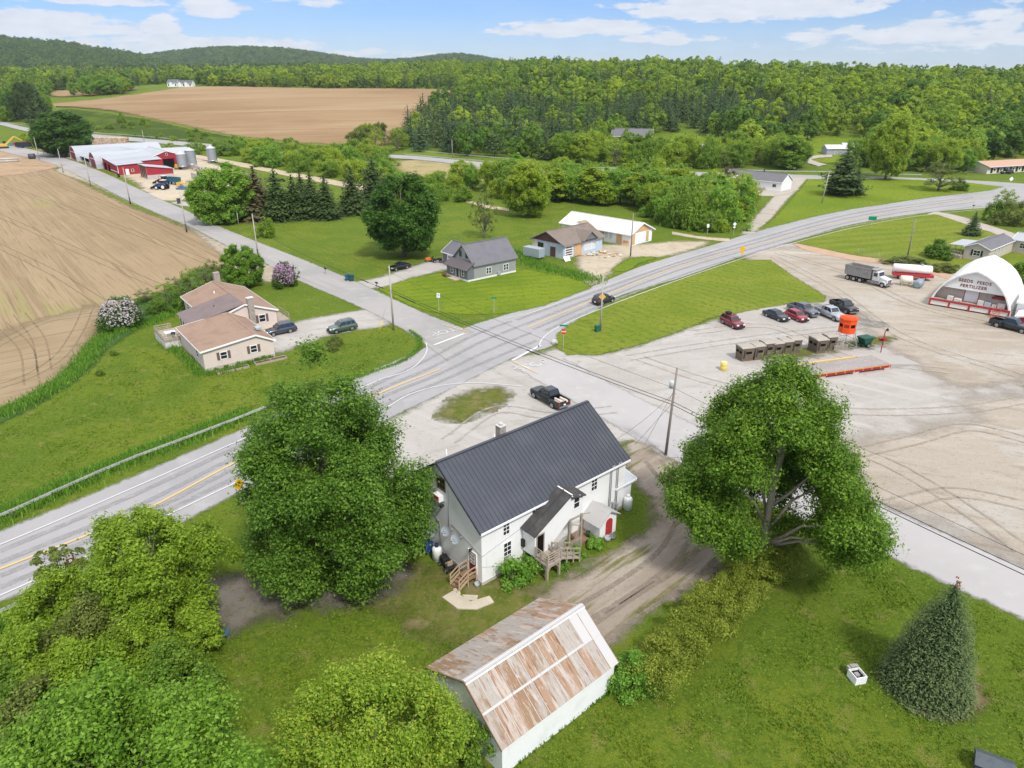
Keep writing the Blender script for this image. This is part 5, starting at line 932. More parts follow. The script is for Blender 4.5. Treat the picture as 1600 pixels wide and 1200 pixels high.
    if box: k=MB(); k.box(rr+.2,-.4,Hh+.1,rr+1.1,.4,Hh+.38); k.build('roof_bag',TRIMB,t,bevel=.08)
    if load:
        k=MB(); random.seed(2); [k.box(xr-.1+.3*random.random(),-w*.7+.22*i,tz-.25+.05*(i%3),gx-.6-random.random()*.6,-w*.7+.22*i+.2,tz-.1+.12*(i%3)) for i in range(7)]; k.build('load_of_boards',M('board_pale',(.62,.55,.47),rough=.9),t)
    return t
BLK=paint('black',(.008,.009,.012)); NAVY=paint('dark_blue',(.012,.018,.025)); GRYP=paint('grey',(.11,.125,.14)); SILV=paint('silver',(.42,.46,.50)); REDC=paint('red',(.22,.012,.025)); GREENC=paint('sage',(.085,.125,.10)); TEAL=paint('deep_teal',(.012,.025,.03)); WAG=paint('slate',(.045,.055,.07))
car('pickup_truck','pickup',(834,622),(866,640),'L',BLK,'black pickup with white boards in its bed, parked behind the white house','pickup truck',load=True)
car('suv','suv',(958,472),(939,478),'R',NAVY,'dark suv driving away along the highway near the yellow sign pole','suv',rack=True)
car('station_wagon','wagon',(428,526),(456,520),'L',WAG,'slate grey station wagon nosed up to the beige house','station wagon',rack='s')
car('suv','suv',(526,522),(551,516.5),'L',GREENC,'sage green suv on the driveway of the beige house','suv',rack='s')
car('sedan','sedan',(617,424),(639,419.5),'L',BLK,'black sedan under the round maple beside the grey house','car')
PK='vehicles parked in the gravel lot'
car('suv','suv',(1146,514.5),(1128,505.5),'R',REDC,'dark red suv with a bag on its roof, parked apart by the bank','suv',PK,rack=True,box=True)
car('sedan','sedan',(1216,502.5),(1197,495),'R',NAVY,'dark blue sedan parked beside the bright red hatchback','car',PK)
car('hatchback','hatch',(1248,504),(1229,495.5),'R',paint('bright_red',(.33,.012,.03)),'bright red hatchback between the dark sedan and the grey pickup','car',PK)
car('pickup_truck','pickup',(1263,497),(1233,485.5),'R',GRYP,'grey pickup parked behind the red hatchback','pickup truck',PK)
car('pickup_truck','pickup',(1301,501.5),(1278,491.5),'R',SILV,'silver pickup parked behind the orange hunting tower','pickup truck',PK)
car('pickup_truck','pickup',(1321,490.5),(1300,480),'R',BLK,'black pickup at the end of the parked row by the gravel bank','pickup truck',PK)
car('pickup_truck','pickup',(1594,521),(1554,511),'R',TEAL,'dark teal pickup in front of the fabric arch building','pickup truck')
car('suv','suv',(1566,272),(1583,272),'L',BLK,'black suv parked at the far motel','suv')
# ---- dump truck
def wheel(t,x,y,r,w=.3,rim=RIM,name='wheel'):
    k=MB(); k.tube([(x,y-w/2,r),(x,y-w/2+.03,r),(x,y+w/2-.03,r),(x,y+w/2,r)],[r*.93,r,r,r*.93],20); q=k.build(name,TYRE,t); s=1 if y>0 else -1; k=MB(); k.cyl((x,y+s*(w/2-.03),r),(x,y+s*(w/2+.015),r),r*.58,14); k.build('rim',rim,q)
p,q=G(1374,449),G(1331,439); d=(p-q).normalized(); n=Vector((-d.y,d.x,0)); c=(p+q)/2+n*1.15
t=thing('dump_truck',c,math.atan2(d.y,d.x),'white cab dump truck with a ribbed grey steel body','dump truck')
WCAB=paint('white',(.78,.79,.80),0); BODYG=M('dump_grey',(.33,.32,.31),[(1,(.27,.26,.25),.45,.7)],rough=.6,metal=.3,coord='obj')
m=MB(); m.prism([(-4.6,1.15),(.7,1.15),(.7,3.05),(-4.75,3.05)],'y',-1.25,-1.17); m.prism([(-4.6,1.15),(.7,1.15),(.7,3.05),(-4.75,3.05)],'y',1.17,1.25); m.box(-4.6,-1.17,1.15,.7,1.17,1.3); m.box(.62,-1.2,1.3,.7,1.2,3.3); m.box(-4.7,-1.2,1.2,-4.62,1.2,3.05)
for k in range(12): x=-4.4+.44*k; m.box(x,-1.31,1.2,x+.1,-1.25,3.05); m.box(x,1.25,1.2,x+.1,1.31,3.05)
m.box(-4.75,-1.33,2.98,.7,-1.25,3.1); m.box(-4.75,1.25,2.98,.7,1.33,3.1); m.box(.7,-1.2,3.0,1.7,1.2,3.12); m.build('dump_body',BODYG,t)
m=MB(); m.prism([(.95,1.0),(2.3,1.0),(2.3,1.9),(2.05,2.75),(.95,2.85)],'y',-1.05,1.05); m.build('cab',WCAB,t,bevel=.05)
m=MB(); m.prism([(2.3,.9),(3.95,.8),(4.0,1.55),(2.3,1.95)],'y',-.85,.85); m.build('bonnet',WCAB,t,bevel=.08)
m=MB(); m.slab((2.33,-.92,1.98),(2.33,.92,1.98),(2.1,.9,2.65),(2.1,-.9,2.65),.02); m.build('windscreen',CGLASS,t)
for s in (-1,1): m=MB(); m.box(1.2,s*1.055-.01,1.85,1.95,s*1.055+.01,2.55); m.build('side_window',CGLASS,t); m=MB(); m.prism([(2.5,.6),(2.7,1.2),(3.3,1.3),(3.85,1.05),(3.95,.6),(3.8,.6),(3.6,1.0),(2.9,1.05),(2.65,.6)],'y',s*1.2-.25,s*1.2+.05) if s>0 else m.prism([(2.5,.6),(2.7,1.2),(3.3,1.3),(3.85,1.05),(3.95,.6),(3.8,.6),(3.6,1.0),(2.9,1.05),(2.65,.6)],'y',-1.25,-.95); m.build('fender',WCAB,t); m=MB(); m.cyl((1.0,s*1.1,1.0),(1.0,s*1.1,3.3),.07,8); m.build('exhaust_stack',STEEL,t); m=MB(); m.box(3.9,s*.8-.15,1.0,4.02,s*.8+.15,1.25); m.build('headlight',LAMPW,t); m=MB(); m.box(1.0,s*1.0-.15,.5,2.4,s*1.0+.15,.95); m.build('fuel_tank',STEEL,t)
m=MB(); m.box(4.0,-.6,.85,4.06,.6,1.5); m.build('grille',STEEL,t); m=MB(); m.box(4.0,-1.15,.45,4.2,1.15,.8); m.build('bumper',STEEL,t); m=MB(); m.box(-4.5,-.5,.7,3.9,.5,1.0); m.build('chassis',TRIMB,t)
for x in (3.25,-1.3,-2.6,-3.9):
    for s in (-1,1): wheel(t,x,s*1.05,.52,.34)
# ---- tank trailers beside it
t=at(1422,436,'tank_wagon','long white tank on a red frame beside the dump truck','tank trailer',-18); TW=M('tank_paint',(.78,.77,.74),rough=.4)
m=MB(); m.tube([(-3.6,0,2.1),(-3.4,0,2.1),(3.4,0,2.1),(3.6,0,2.1)],[.4,.85,.85,.4],18); m.build('tank',TW,t); m=MB(); m.box(-3.4,-1,.7,3.9,1,1.25); m.build('frame',REDP,t); m=MB(); m.cyl((1.6,0,2.9),(1.6,0,3.2),.3); m.build('hatch',STEEL,t)
for x in (-2,2.2):
    for s in (-1,1): wheel(t,x,s*.85,.45,.3)
t=at(1414,446,'liquid_tank','short cream tank on yellow legs in front of the long white tank','tank',-18); m=MB(); m.tube([(-1.1,0,1.2),(-1.0,0,1.2),(1.0,0,1.2),(1.1,0,1.2)],[.4,.75,.75,.4],18); m.build('tank',M('cream_tank',(.72,.68,.56),rough=.5),t)
for x in (-.7,.7): m=MB(); [m.box(x-.06,y-.06,0,x+.06,y+.06,.7) for y in (-.45,.45)]; m.box(x-.06,-.5,.5,x+.06,.5,.6); m.build('leg',M('yellow_steel',(.6,.42,.08)),t)
t=at(1434,449,'cylinder_tank','blue grey metal tank lying at an angle behind the dump truck','tank',48); m=MB(); m.tube([(-1.3,0,.8),(-1.15,0,.8),(1.0,0,.8),(1.1,0,.8)],[.45,.8,.8,.6],18); m.build('tank',M('slate_tank',(.27,.33,.38),[(2,(.20,.25,.30),.45,.7)],rough=.6,metal=.3),t); m=MB(); m.box(-.8,-.6,0,.8,.6,.2); m.build('skid',STEEL,t)
# ---- farm machines
def tractor(u,v,rz,col,label,sc=1.):
    t=at(u,v,'tractor',label,'tractor',rz); t.scale=(sc,)*3
    m=MB(); m.prism([(.1,.8),(2.2,.8),(2.3,1.35),(2.1,1.65),(.1,1.85)],'y',-.42,.42); m.build('bonnet',col,t,bevel=.06); m=MB(); m.box(-1.0,-.5,.7,.3,.5,1.2); m.prism([(-1.5,1.1),(-.2,1.1),(-.1,1.6),(-.5,1.95),(-1.2,1.9)],'y',-1.15,-.75); m.prism([(-1.5,1.1),(-.2,1.1),(-.1,1.6),(-.5,1.95),(-1.2,1.9)],'y',.75,1.15); m.build('chassis',col,t)
    m=MB(); m.prism([(-1.2,1.3),(.2,1.3),(.1,2.75),(-1.1,2.75)],'y',-.72,.72); m.build('cab_glass',CGLASS,t); m=MB(); m.box(-1.3,-.8,2.75,.25,.8,2.92); m.build('cab_roof',WCAB,t,bevel=.05)
    HUB=M('cream_hub',(.72,.68,.55),rough=.5)
    for s in (-1,1): wheel(t,-.75,s*.98,.88,.5,HUB); wheel(t,1.6,s*.85,.6,.4,HUB)
    m=MB(); [m.bar((.6,s*.5,1.7),(2.6,s*.5,1.2),.14,.2) for s in (-1,1)]; [m.bar((2.6,s*.5,1.2),(3.3,s*.5,.5),.14,.2) for s in (-1,1)]; m.prism([(3.2,.25),(3.9,.3),(3.3,.9)],'y',-1,1); m.build('loader',TRIMB,t); m=MB(); m.cyl((1.3,.3,1.6),(1.3,.3,2.6),.05); m.build('exhaust_stack',TRIMB,t); return t
tractor(255,296,172,paint('tractor_blue',(.02,.13,.40),0),'blue tractor with front loader in the farm yard',1.15)
tractor(256,288,165,paint('tractor_red',(.30,.02,.02),0),'dark red tractor with white cab roof behind the blue tractor',1.1)
t=at(271,288,'forage_wagon','dark teal forage wagon beside the concrete bunker','wagon',-25); m=MB(); m.box(-3,-1.2,1.0,3,-1.1,2.6); m.box(-3,1.1,1.0,3,1.2,2.6); m.box(-3,-1.1,1,3,1.1,1.15); m.box(-3,-1.1,1.1,-2.9,1.1,2.6); m.box(2.9,-1.1,1.1,3,1.1,2.6); m.build('body',M('teal_paint',(.015,.10,.14),rough=.5),t); m=MB(); m.bar((3,0,.8),(4.6,0,.5),.15); m.build('drawbar',STEEL,t)
for x in (-2,2):
    for s in (-1,1): wheel(t,x,s*1.0,.5)
t=at(296,296,'disc_harrow','bright blue folded harrow lying on the farm yard gravel','harrow',-8); m=MB(); random.seed(6)
for k in range(9): m.bar((-4+k,-1.6,.5),(-4+k,1.6,.9),.18)
for y in (-1.5,-.5,.5,1.5): m.bar((-4.4,y,.6),(4.4,y,.7),.2)
m.build('frame',M('harrow_blue',(.03,.16,.42),rough=.5),t); m=MB(); [m.cyl((-4+.5*k,y-.03,.35),(-4+.5*k,y+.03,.35),.35,12) for k in range(17) for y in (-1.2,1.2)]; m.build('discs',STEEL,t)
t=at(283,291,'yellow_implement','yellow farm implement between the wagon and the blue harrow','implement',30); m=MB(); m.box(-1.5,-.8,.4,1.2,.8,1.3); m.bar((1.2,0,.8),(3,0,.5),.2); m.bar((-1.4,.6,1.2),(.8,-.6,1.9),.2); m.build('body',M('implement_yellow',(.60,.35,.03),rough=.5),t); [wheel(t,0,s*1.0,.4) for s in (-1,1)]
t=at(278,264.5,'skid_steer','yellow skid steer at the doorway of the big red barn','loader',0); m=MB(); m.box(-1.2,-.7,.4,1,.7,1.2); m.box(-.9,-.6,1.2,.4,.6,2.1); m.build('body',M('implement_yellow',(.6,.35,.03)),t,bevel=.08); m=MB(); m.box(1.0,-.9,.1,1.8,.9,.7); m.build('bucket',TRIMB,t); [wheel(t,x,s*.8,.4) for x in (-.7,.6) for s in (-1,1)]
YEL=M('cat_yellow',(.62,.40,.06),rough=.5)
t=at(6,233,'excavator','yellow excavator with raised boom at the left edge','excavator',35); m=MB(); m.box(-2.6,-1.5,1.2,2,1.5,2.6); m.build('house',YEL,t,bevel=.1); m=MB(); m.box(.2,.3,2.6,1.8,1.4,3.9); m.build('cab',CGLASS,t); m=MB(); m.bar((1.6,-.3,2.4),(6,-.3,6.2),.6,.8); m.bar((6,-.3,6.2),(9.5,-.3,4.0),.45,.6); m.build('boom',YEL,t); m=MB(); m.prism([(9.2,2.4),(10.4,2.6),(10.2,4.0),(9.4,4.2)],'y',-.8,.2); m.build('bucket',STEEL,t)
for s in (-1,1): m=MB(); m.box(-2.6,s*1.35-.35,0,2.6,s*1.35+.35,1.0); m.build('track',TRIMB,t,bevel=.25)
t=at(38,232,'dump_trailer','dark navy open dump trailer beside the yellow excavator','trailer',0); m=MB(); m.box(-4,-1.2,.9,4,1.2,3.2); m.build('body',M('navy_box',(.02,.025,.05),rough=.5),t); m=MB(); m.box(-4.1,-1.3,3.0,4.1,1.3,3.2); m.build('red_rail',M('rail_maroon',(.16,.03,.06)),t); [wheel(t,x,s*1.0,.5) for x in (-2.5,-1.2) for s in (-1,1)]
t=at(18,229,'seed_drill','teal and red seed drill behind the navy trailer','drill',-4); m=MB(); m.box(-5,-1,.8,1.5,1,2.2); m.build('hopper',M('drill_green',(.03,.25,.18),rough=.5),t); m=MB(); m.box(1.5,-1,.8,5,1,2.3); m.build('red_hopper',M('drill_red',(.4,.05,.06)),t); [wheel(t,x,s*1.1,.6) for x in (-4,4) for s in (-1,1)]
t=at(51,249.5,'round_bale','dark wrapped round bale beside the farm lane pole','bale',20); m=MB(); m.tube([(-1.4,0,1.3),(-1.3,0,1.3),(1.3,0,1.3),(1.4,0,1.3)],[1.1,1.3,1.3,1.1],18); m.build('wrap',M('bale_grey',(.06,.065,.075),rough=.4),t)
t=at(14,254,'pipe_stack','pale concrete pipe sections lying on the excavated soil','pipes',30); m=MB(); [m.cyl((-4,-1.5+1.1*k,.6),(4,-1.5+1.1*k,.6),.5,12) for k in range(3)]; m.cyl((-4,-.9,1.5),(4,-.9,1.5),.5,12); m.build('pipe',CONCW,t)
t=at(671,409,'lawn_tractor','small orange lawn tractor on the grey house driveway','mower',200); m=MB(); m.prism([(-.2,.35),(.9,.35),(.9,.75),(.7,.95),(-.2,.95)],'y',-.3,.3); m.box(-1,-.5,.35,-.2,.5,.7); m.build('body',M('kubota_orange',(.62,.16,.02),rough=.4),t,bevel=.05); m=MB(); m.box(-.75,-.25,.7,-.35,.25,.8); m.box(-.85,-.25,.8,-.75,.25,1.2); m.build('seat',TRIMB,t); [wheel(t,-.6,s*.5,.38,.25) for s in (-1,1)]; [wheel(t,.65,s*.42,.26,.18) for s in (-1,1)]
t=at(684,410,'quad_bike','black quad bike beside the orange lawn tractor','quad bike',190); m=MB(); m.box(-.9,-.35,.5,.9,.35,.8); m.box(-1,-.5,.75,-.3,.5,.85); m.box(.3,-.5,.75,1,.5,.85); m.build('body',TRIMB,t,bevel=.08); m=MB(); m.bar((.35,0,.8),(.2,0,1.15),.05); m.bar((.2,-.35,1.15),(.2,.35,1.15),.04); m.build('handlebar',STEEL,t); m=MB(); m.box(-.5,-.18,.8,.1,.18,.95); m.build('seat',TRIMB,t); [wheel(t,x,s*.45,.32,.25) for x in (-.65,.65) for s in (-1,1)]
# ---- hunting blinds
BL=M('blind_brown',(.145,.115,.085),[(1.5,(.115,.09,.065),.45,.7),(9,(.17,.14,.105),.5,.75)],rough=.85,coord='obj'); BLR=M('blind_roof',(.36,.325,.28),[(2,(.31,.28,.24),.45,.7)],rough=.8,coord='obj')
def blind(loc,rz,label):
    t=thing('hunting_blind',loc,rz,label,'hunting blind','brown hunting blinds beside the truck scale')
    m=MB(); b0,b1=.86,.98; P=[(-b0,-b0,.1),(b0,-b0,.1),(b0,b0,.1),(-b0,b0,.1),(-b1,-b1,2.0),(b1,-b1,2.0),(b1,b1,2.0),(-b1,b1,2.0)]; m.v=list(P)
    for q in ((0,1,5,4),(1,2,6,5),(2,3,7,6),(3,0,4,7),(4,5,6,7),(3,2,1,0)): m.f.append(q); m.m.append(0); m.sm.append(False)
    m.build('body',BL,t); m=MB(); m.prism([(-1.08,1.99),(1.08,1.99),(1.08,2.06),(.5,2.2),(-.5,2.2),(-1.08,2.06)],'x',-1.08,1.08); m.build('roof',BLR,t)
    for s in range(4):
        a=s*math.pi/2; c_,s_=math.cos(a),math.sin(a); m=MB()
        for x0,x1 in ([(-.35,.55)] if s%2==0 else [(-.7,-.1),(.15,.7)]):
            for z0,z1 in [(1.12,1.48)]:
                pts=[(x0,-.945,z0),(x1,-.945,z0),(x1,-.972,z1),(x0,-.972,z1)]; m.slab(*[(x*c_-y*s_,x*s_+y*c_,z) for x,y,z in pts],.02)
        m.build('window',DARK,t)
    m=MB(); m.slab((-.72,-.925,.5),(-.45,-.925,.5),(-.45,-.985,1.7),(-.72,-.985,1.7),.04); D=m.build('door',M('blind_dark',(.05,.04,.03)),t); m=MB(); m.box(-.92,-.92,0,.92,.92,.1); m.build('base',WOODB,t); return t
proto=None; nb=['first brown hunting blind of the row, nearest the yellow barrel','second brown hunting blind from the yellow barrel','third brown hunting blind from the yellow barrel, set slightly back','fourth brown hunting blind from the yellow barrel','fifth brown hunting blind from the yellow barrel','sixth brown hunting blind, right end of the long row','larger looking left blind of the pair beside the orange tower','right blind of the pair, directly behind the orange tower legs']
for i,(x,y) in enumerate([(300,555),(398,548),(478,527),(552,520),(632,508),(706,497),(905,487),(1000,467)]):
    p=G(1100+x/5.333+6,460+y/5.333-3); 
    if proto is None: proto=blind(p,rad(14),nb[0])
    else: dup(proto,p,rad(14+random.uniform(-4,4)),nb[i],scale=(.92,1.15,1.02) if i==6 else (.80,.86,1.0+.04*(i%3)))
t=at(1318,541,'hunting_tower','bright orange hunting blind on a steel tower with ladder','hunting tower',14); ORG=M('hunter_orange',(.80,.085,.012),[(1.,(.72,.075,.01),.45,.7)],rough=.6,coord='obj')
m=MB(); a=np.arange(8)*math.pi/4+math.pi/8; m.prism([(1.25*math.cos(q),1.25*math.sin(q)) for q in a],'z',2.35,4.45); m.prism([(1.38*math.cos(q),1.38*math.sin(q)) for q in a],'z',4.4,4.62); m.prism([(1.0*math.cos(q),1.0*math.sin(q)) for q in a],'z',4.62,4.72); m.build('cabin',ORG,t)
for k in range(8):
    q=k*math.pi/4; c_,s_=math.cos(q),math.sin(q); m=MB(); r=1.25*math.cos(math.pi/8)+.004; f=lambda x,z:(r*c_-x*s_,r*s_+x*c_,z); m.slab(f(-.36,3.25),f(.36,3.25),f(.36,3.75),f(-.36,3.75),.02); m.build('window',M('orange_dark',(.30,.02,.005)) if k%2 else DARK,t)  # every other face gets a darker orange panel
for sx in (-1,1):
    for sy in (-1,1): m=MB(); m.bar((sx*1.35,sy*1.35,0),(sx*.8,sy*.8,2.4),.07); m.build('leg',GALV,t)
m=MB()
for z,r in ((.2,1.3),(1.3,1.05),(2.3,.85)):
    P=[(r,r,z),(r,-r,z),(-r,-r,z),(-r,r,z)]; [m.bar(P[i],P[(i+1)%4],.05) for i in range(4)]
for z0,z1,r0,r1 in ((.2,1.3,1.3,1.05),(1.3,2.3,1.05,.85)):
    P=[(1,1),(1,-1),(-1,-1),(-1,1)]; [m.bar((P[i][0]*r0,P[i][1]*r0,z0),(P[(i+1)%4][0]*r1,P[(i+1)%4][1]*r1,z1),.035) for i in range(4)]
m.build('brace',GALV,t); m=MB(); [m.bar((1.9,y,0),(1.3,y,3.2),.05) for y in (-.25,.25)]; [m.bar((1.9-.6*k/10,-.25,.32*k),(1.9-.6*k/10,.25,.32*k),.03) for k in range(1,10)]; m.bar((1.2,-.3,3.2),(1.9,-.3,3.2),.04); m.bar((1.9,-.3,3.2),(1.9,.3,3.2),.04); m.build('ladder',GALV,t)
t=at(1310,545,'crate','low grey slatted crate beneath the orange tower','crate',14); m=MB(); [m.box(-1.2,y,.0,1.2,y+.12,.75) for y in (-.5,.4)]; [m.box(-1.2,-.5,.2+.25*k,1.2,-.46,.32+.25*k) for k in range(3)]; m.build('slats',WOOD,t); m=MB(); m.box(-1.15,-.4,.02,1.15,.4,.12); m.build('base',WOOD,t)
t=at(1350,541,'spreader','dark green seed spreader beside the truck scale','spreader',200); GS=M('spreader_green',(.012,.075,.045),rough=.5); m=MB(); m.prism([(-.5,.5),(.5,.5),(.9,1.4),(-.9,1.4)],'y',-.7,.7); m.box(-1.0,-.8,1.4,1.0,.8,1.55); m.build('hopper',GS,t); m=MB(); m.box(-.8,-.5,.3,.8,.5,.5); m.bar((.8,0,.4),(2.2,0,.3),.1); m.build('frame',GS,t); [wheel(t,0,s*.75,.35,.2) for s in (-1,1)]
t=at(1130,578,'barrel','yellow plastic barrel standing on the gravel','barrel'); m=MB(); m.lathe([(0,0),(.42,0),(.46,.06),(.46,.35),(.48,.4),(.46,.45),(.46,.8),(.48,.85),(.46,.9),(.46,1.18),(.4,1.25)],20); m.build('body',M('barrel_yellow',(.70,.55,.12),rough=.5),t); m=MB(); m.lathe([(.40,1.24),(0,1.26)],20); m.build('lid',M('barrel_top',(.66,.60,.34)),t)
# ---- truck scale
p=G(1245,597); t=thing('truck_scale',p,rad(17.2),'long low truck scale with red side beams and yellow curb','weighbridge'); SRED=M('scale_red',(.33,.02,.028),rough=.6)
m=MB(); m.box(-1.5,.05,.5,15.4,3.5,.74); m.build('deck',M('scale_deck',(.30,.275,.26),[(.4,(.25,.23,.215),.45,.7,(.2,1,1)),(3,(.41,.38,.36),.5,.75)],rough=.9,coord='obj'),t)
for y in (-.05,3.5): m=MB(); m.box(-1.5,y,.3,15.4,y+.1,.72); m.build('side_beam',SRED,t)
m=MB(); m.box(-1.5,-.09,.68,15.4,-.05,.74); [m.box(-1.4+1.5*k,-.09,.34,-1.31+1.5*k,-.05,.68) for k in range(12)]; m.build('yellow_strip',M('scale_yellow',(.62,.36,.05)),t)
m=MB(); m.box(-1.5,3.62,.74,12.5,3.74,.9); m.build('curb_rail',M('rail_yellow',(.68,.50,.14)),t)
for x in (-1,4.0,9.5,14.8): m=MB(); m.box(x-.5,-.12,0,x+.5,3.4,.3); m.build('pier',CONCW,t)
m=MB(); m.prism([(15.45,0),(21,0),(15.45,.72)],'y',.1,3.5); m.build('ramp',M('ramp_gravel',(.36,.34,.315),rough=.95),t)
t=at(1376,551,'scale_indicator','red post with a small red display board beside the truck scale','scale post',10); m=MB(); m.bar((0,0,0),(0,0,3.4),.1); m.build('post',M('scale_red',(.33,.025,.03)),t); m=MB(); m.box(-.7,-.12,1.9,.45,.12,2.3); m.build('display',M('scale_red',(.33,.025,.03)),t); m=MB(); m.box(-.6,-.14,1.95,-.1,-.12,2.2); m.build('screen',DARK,t); m=MB(); m.bar((0,0,3.3),(.3,0,3.9),.04); m.box(.15,-.1,3.4,.45,.1,3.7); m.build('lamp',TRIMB,t)
# ================================================================ STREET FURNITURE
POLEW=M('pole_wood',(.24,.21,.18),[(1.5,(.19,.165,.14),.45,.7,(1,1,.1)),(7,(.29,.26,.225),.5,.75,(1,1,.1))],rough=.95,coord='obj'); POLEL=M('pole_pale',(.42,.38,.34),[(2,(.34,.31,.28),.45,.7,(1,1,.1))],rough=.95,coord='obj')
def pole(u,v,vt,label,arm=False,tr=False,lean=0,pale=True,sleeve=False):
    hh=height((u,v),vt); t=thing('utility_pole',G(u,v),rad(20),label,'utility pole','wooden utility poles'); m=MB(); m.tube([(0,0,0),(lean*.5,0,hh*.5),(lean,0,hh)],[.17,.14,.10],10); m.build('shaft',POLEL if pale else POLEW,t)
    if arm: m=MB(); m.box(lean-1.1,-.06,hh-.7,lean+1.1,.06,hh-.58); [m.cyl((lean+x,0,hh-.58),(lean+x,0,hh-.38),.05,8) for x in (-1,-.5,.5,1)]; m.build('crossarm',POLEW,t)
    else: m=MB(); m.cyl((lean,0,hh),(lean,0,hh+.22),.05,8); m.cyl((lean+.1,0,hh*.72),(lean+.28,0,hh*.72),.05,8); m.build('insulator',GALV,t)
    if tr: m=MB(); m.lathe([(0,0),(.24,.02),(.26,.75),(.2,.82),(0,.85)],16,c=(lean*.75-.38,0,hh-2.1)); m.build('transformer',M('transformer_grey',(.50,.54,.56),rough=.5),t)
    if sleeve: m=MB(); m.tube([(0,0,.05),(0,0,2.2)],[.19,.18],10); m.build('dark_base',M('pole_dark',(.08,.07,.06)),t)
    return t
P1=pole(1040,711,577,'dark leaning utility pole with transformer beside the white house driveway',tr=True,lean=.35,pale=False)
P2=pole(615,516,416,'pale utility pole at the near corner of the crossroads',arm=False); P3=pole(404,404,335,'pale utility pole beside the lane opposite the grey shrub',sleeve=True)
pole(292,363,300,'pale utility pole with a dark base at the field edge near the farm yard',sleeve=True); pole(204,319,262,'grey utility pole at the field edge in front of the milking shed',sleeve=True); pole(142,291,245,'utility pole at the field edge by the arched barns'); pole(99,270,233,'thin utility pole near the big farm tree'); pole(62,251,215,'farthest left utility pole by the wrapped bale')
P4=pole(938,517,432,'pale utility pole on the mown bank carrying a yellow sign'); P5=pole(985,401,334,'dark utility pole on the grass patch by the derelict motel',pale=False); pole(1284,317,270,'pale leaning utility pole beside the dark cedar',lean=.9); pole(1417,404,343,'dark bare pole on the striped lawn near the round bush',pale=False); pole(1397,272,240,'white utility pole beside the far road',tr=True); pole(1150,338,285,'thin pole among the bushes left of the gravel lane'); pole(707,246,218,'thin pole by the far road in front of the pines'); pole(226,225,203,'thin pale pole beyond the red farm')
t=at(373,352,'flag_pole','slim white pole on the lawn under the yellow green tree','pole'); m=MB(); m.tube([(0,0,0),(0,0,5.2)],[.07,.05],8); m.build('shaft',WHITE2,t); m=MB(); m.lathe([(0,5.2),(.09,5.28),(0,5.36)],8); m.build('finial',WHITE2,t)
def wire(a,b,r,sag,label,name='overhead_cable',splice=()):
    a,b=Vector(a),Vector(b); n=24; P=[a.lerp(b,i/n)-Vector((0,0,sag*4*(i/n)*(1-i/n))) for i in range(n+1)]; o=thing(name,P[0],0,label,'cable','overhead cables along the village road')
    m=MB(); m.tube([p-P[0] for p in P],r,5); m.build('cable',M('cable_black',(.02,.02,.02),rough=.7),o)
    for s in splice: i=int(s*n); m=MB(); m.tube([P[i]-P[0],P[i+1]-P[0]],.075,6); m.build('splice_case',BLACKP,o)
    return o
g1,g2,g3=G(1040,711),G(615,516),G(404,404); z=lambda p,h_,dx=0:(p.x+dx*.94,p.y+dx*.34,h_)
def gz(u,v,zz): d=ray(u,v); t=(zz-H)/d[2]; return Vector((d[0]*t,d[1]*t,zz))
wire(z(g2,6.4),z(g1,6.0,.25),.035,.5,'lower thick cable spanning the crossroads between the two poles',splice=(.05,.12,.6)); wire(z(g2,6.75),z(g1,6.35,.25),.03,.45,'upper thick cable spanning the crossroads just above another'); wire(z(g2,9.6),z(g1,7.9,.3),.016,.6,'thin single wire spanning the crossroads above the thick cables')
for (h0,uv,zz,r,lb,spl) in [(6.0,(1537,862),6.0,.035,'lower thick cable running over the village road to the right edge',(.45,)),(6.35,(1545,858),6.3,.03,'upper thick cable running over the village road to the right edge',()),(7.9,(1599,857),8.2,.016,'thin wire over the dirt lot running to the right edge',())]:
    a=Vector(z(g1,h0,.25)); e=gz(*uv,zz); b=a+(e-a)*1.6; b.z=zz; wire(a,b,r,.35,lb,splice=spl)
wire(z(g2,6.5),z(g3,6.6),.028,.6,'cable from the crossroads pole along the lane',splice=(.06,.16)); wire(z(g2,9.8),z(g3,9.2),.014,.6,'thin top wire along the lane')
for i,(u,v,hh) in enumerate([(992,696,6.2),(1008,694,7.5)]): wire(z(g1,hh,.2),G(u,v)+Vector((0,0,.1)),.016,0,['left guy wire anchoring the leaning pole','right guy wire anchoring the leaning pole'][i],'guy_wire')
wire((g1.x+.2,g1.y,7.4),HW(17.3,2,6.2),.014,.4,'service wire from the leaning pole to the white house')
def sign(u,v,vt,name,label,plates,rz=0,post=GALV,cat='sign'):
    hh=height((u,v),vt); t=thing(name,G(u,v),rad(rz),label,cat); m=MB(); m.box(-.04,-.03,0,.04,.03,hh); m.build('post',post,t)
    for (nm,poly,dz,mat,txt,ts,tm) in plates:
        m=MB(); m.prism([(x,zz+hh+dz) for x,zz in poly],'y',-.06,-.03); q=m.build(nm,mat,t)
        if txt: text(txt,ts,q,(0,-.065,hh+dz),(rad(90),0,0),tm,'lettering',.004)
    return t
def rect(w,h_): return [(-w/2,-h_/2),(w/2,-h_/2),(w/2,h_/2),(-w/2,h_/2)]
def ngon(n,r,o=0): return [(r*math.cos(o+2*math.pi*i/n),r*math.sin(o+2*math.pi*i/n)) for i in range(n)]
SR=M('sign_red',(.55,.02,.02),rough=.4); SG=M('sign_green',(.0,.22,.12),rough=.4); SY_=M('sign_yellow',(.80,.42,.01),rough=.4); SW=M('sign_white',(.82,.82,.82),rough=.4); SB=M('sign_black',(.02,.02,.02)); SBR=M('sign_brown',(.16,.055,.03),rough=.5)
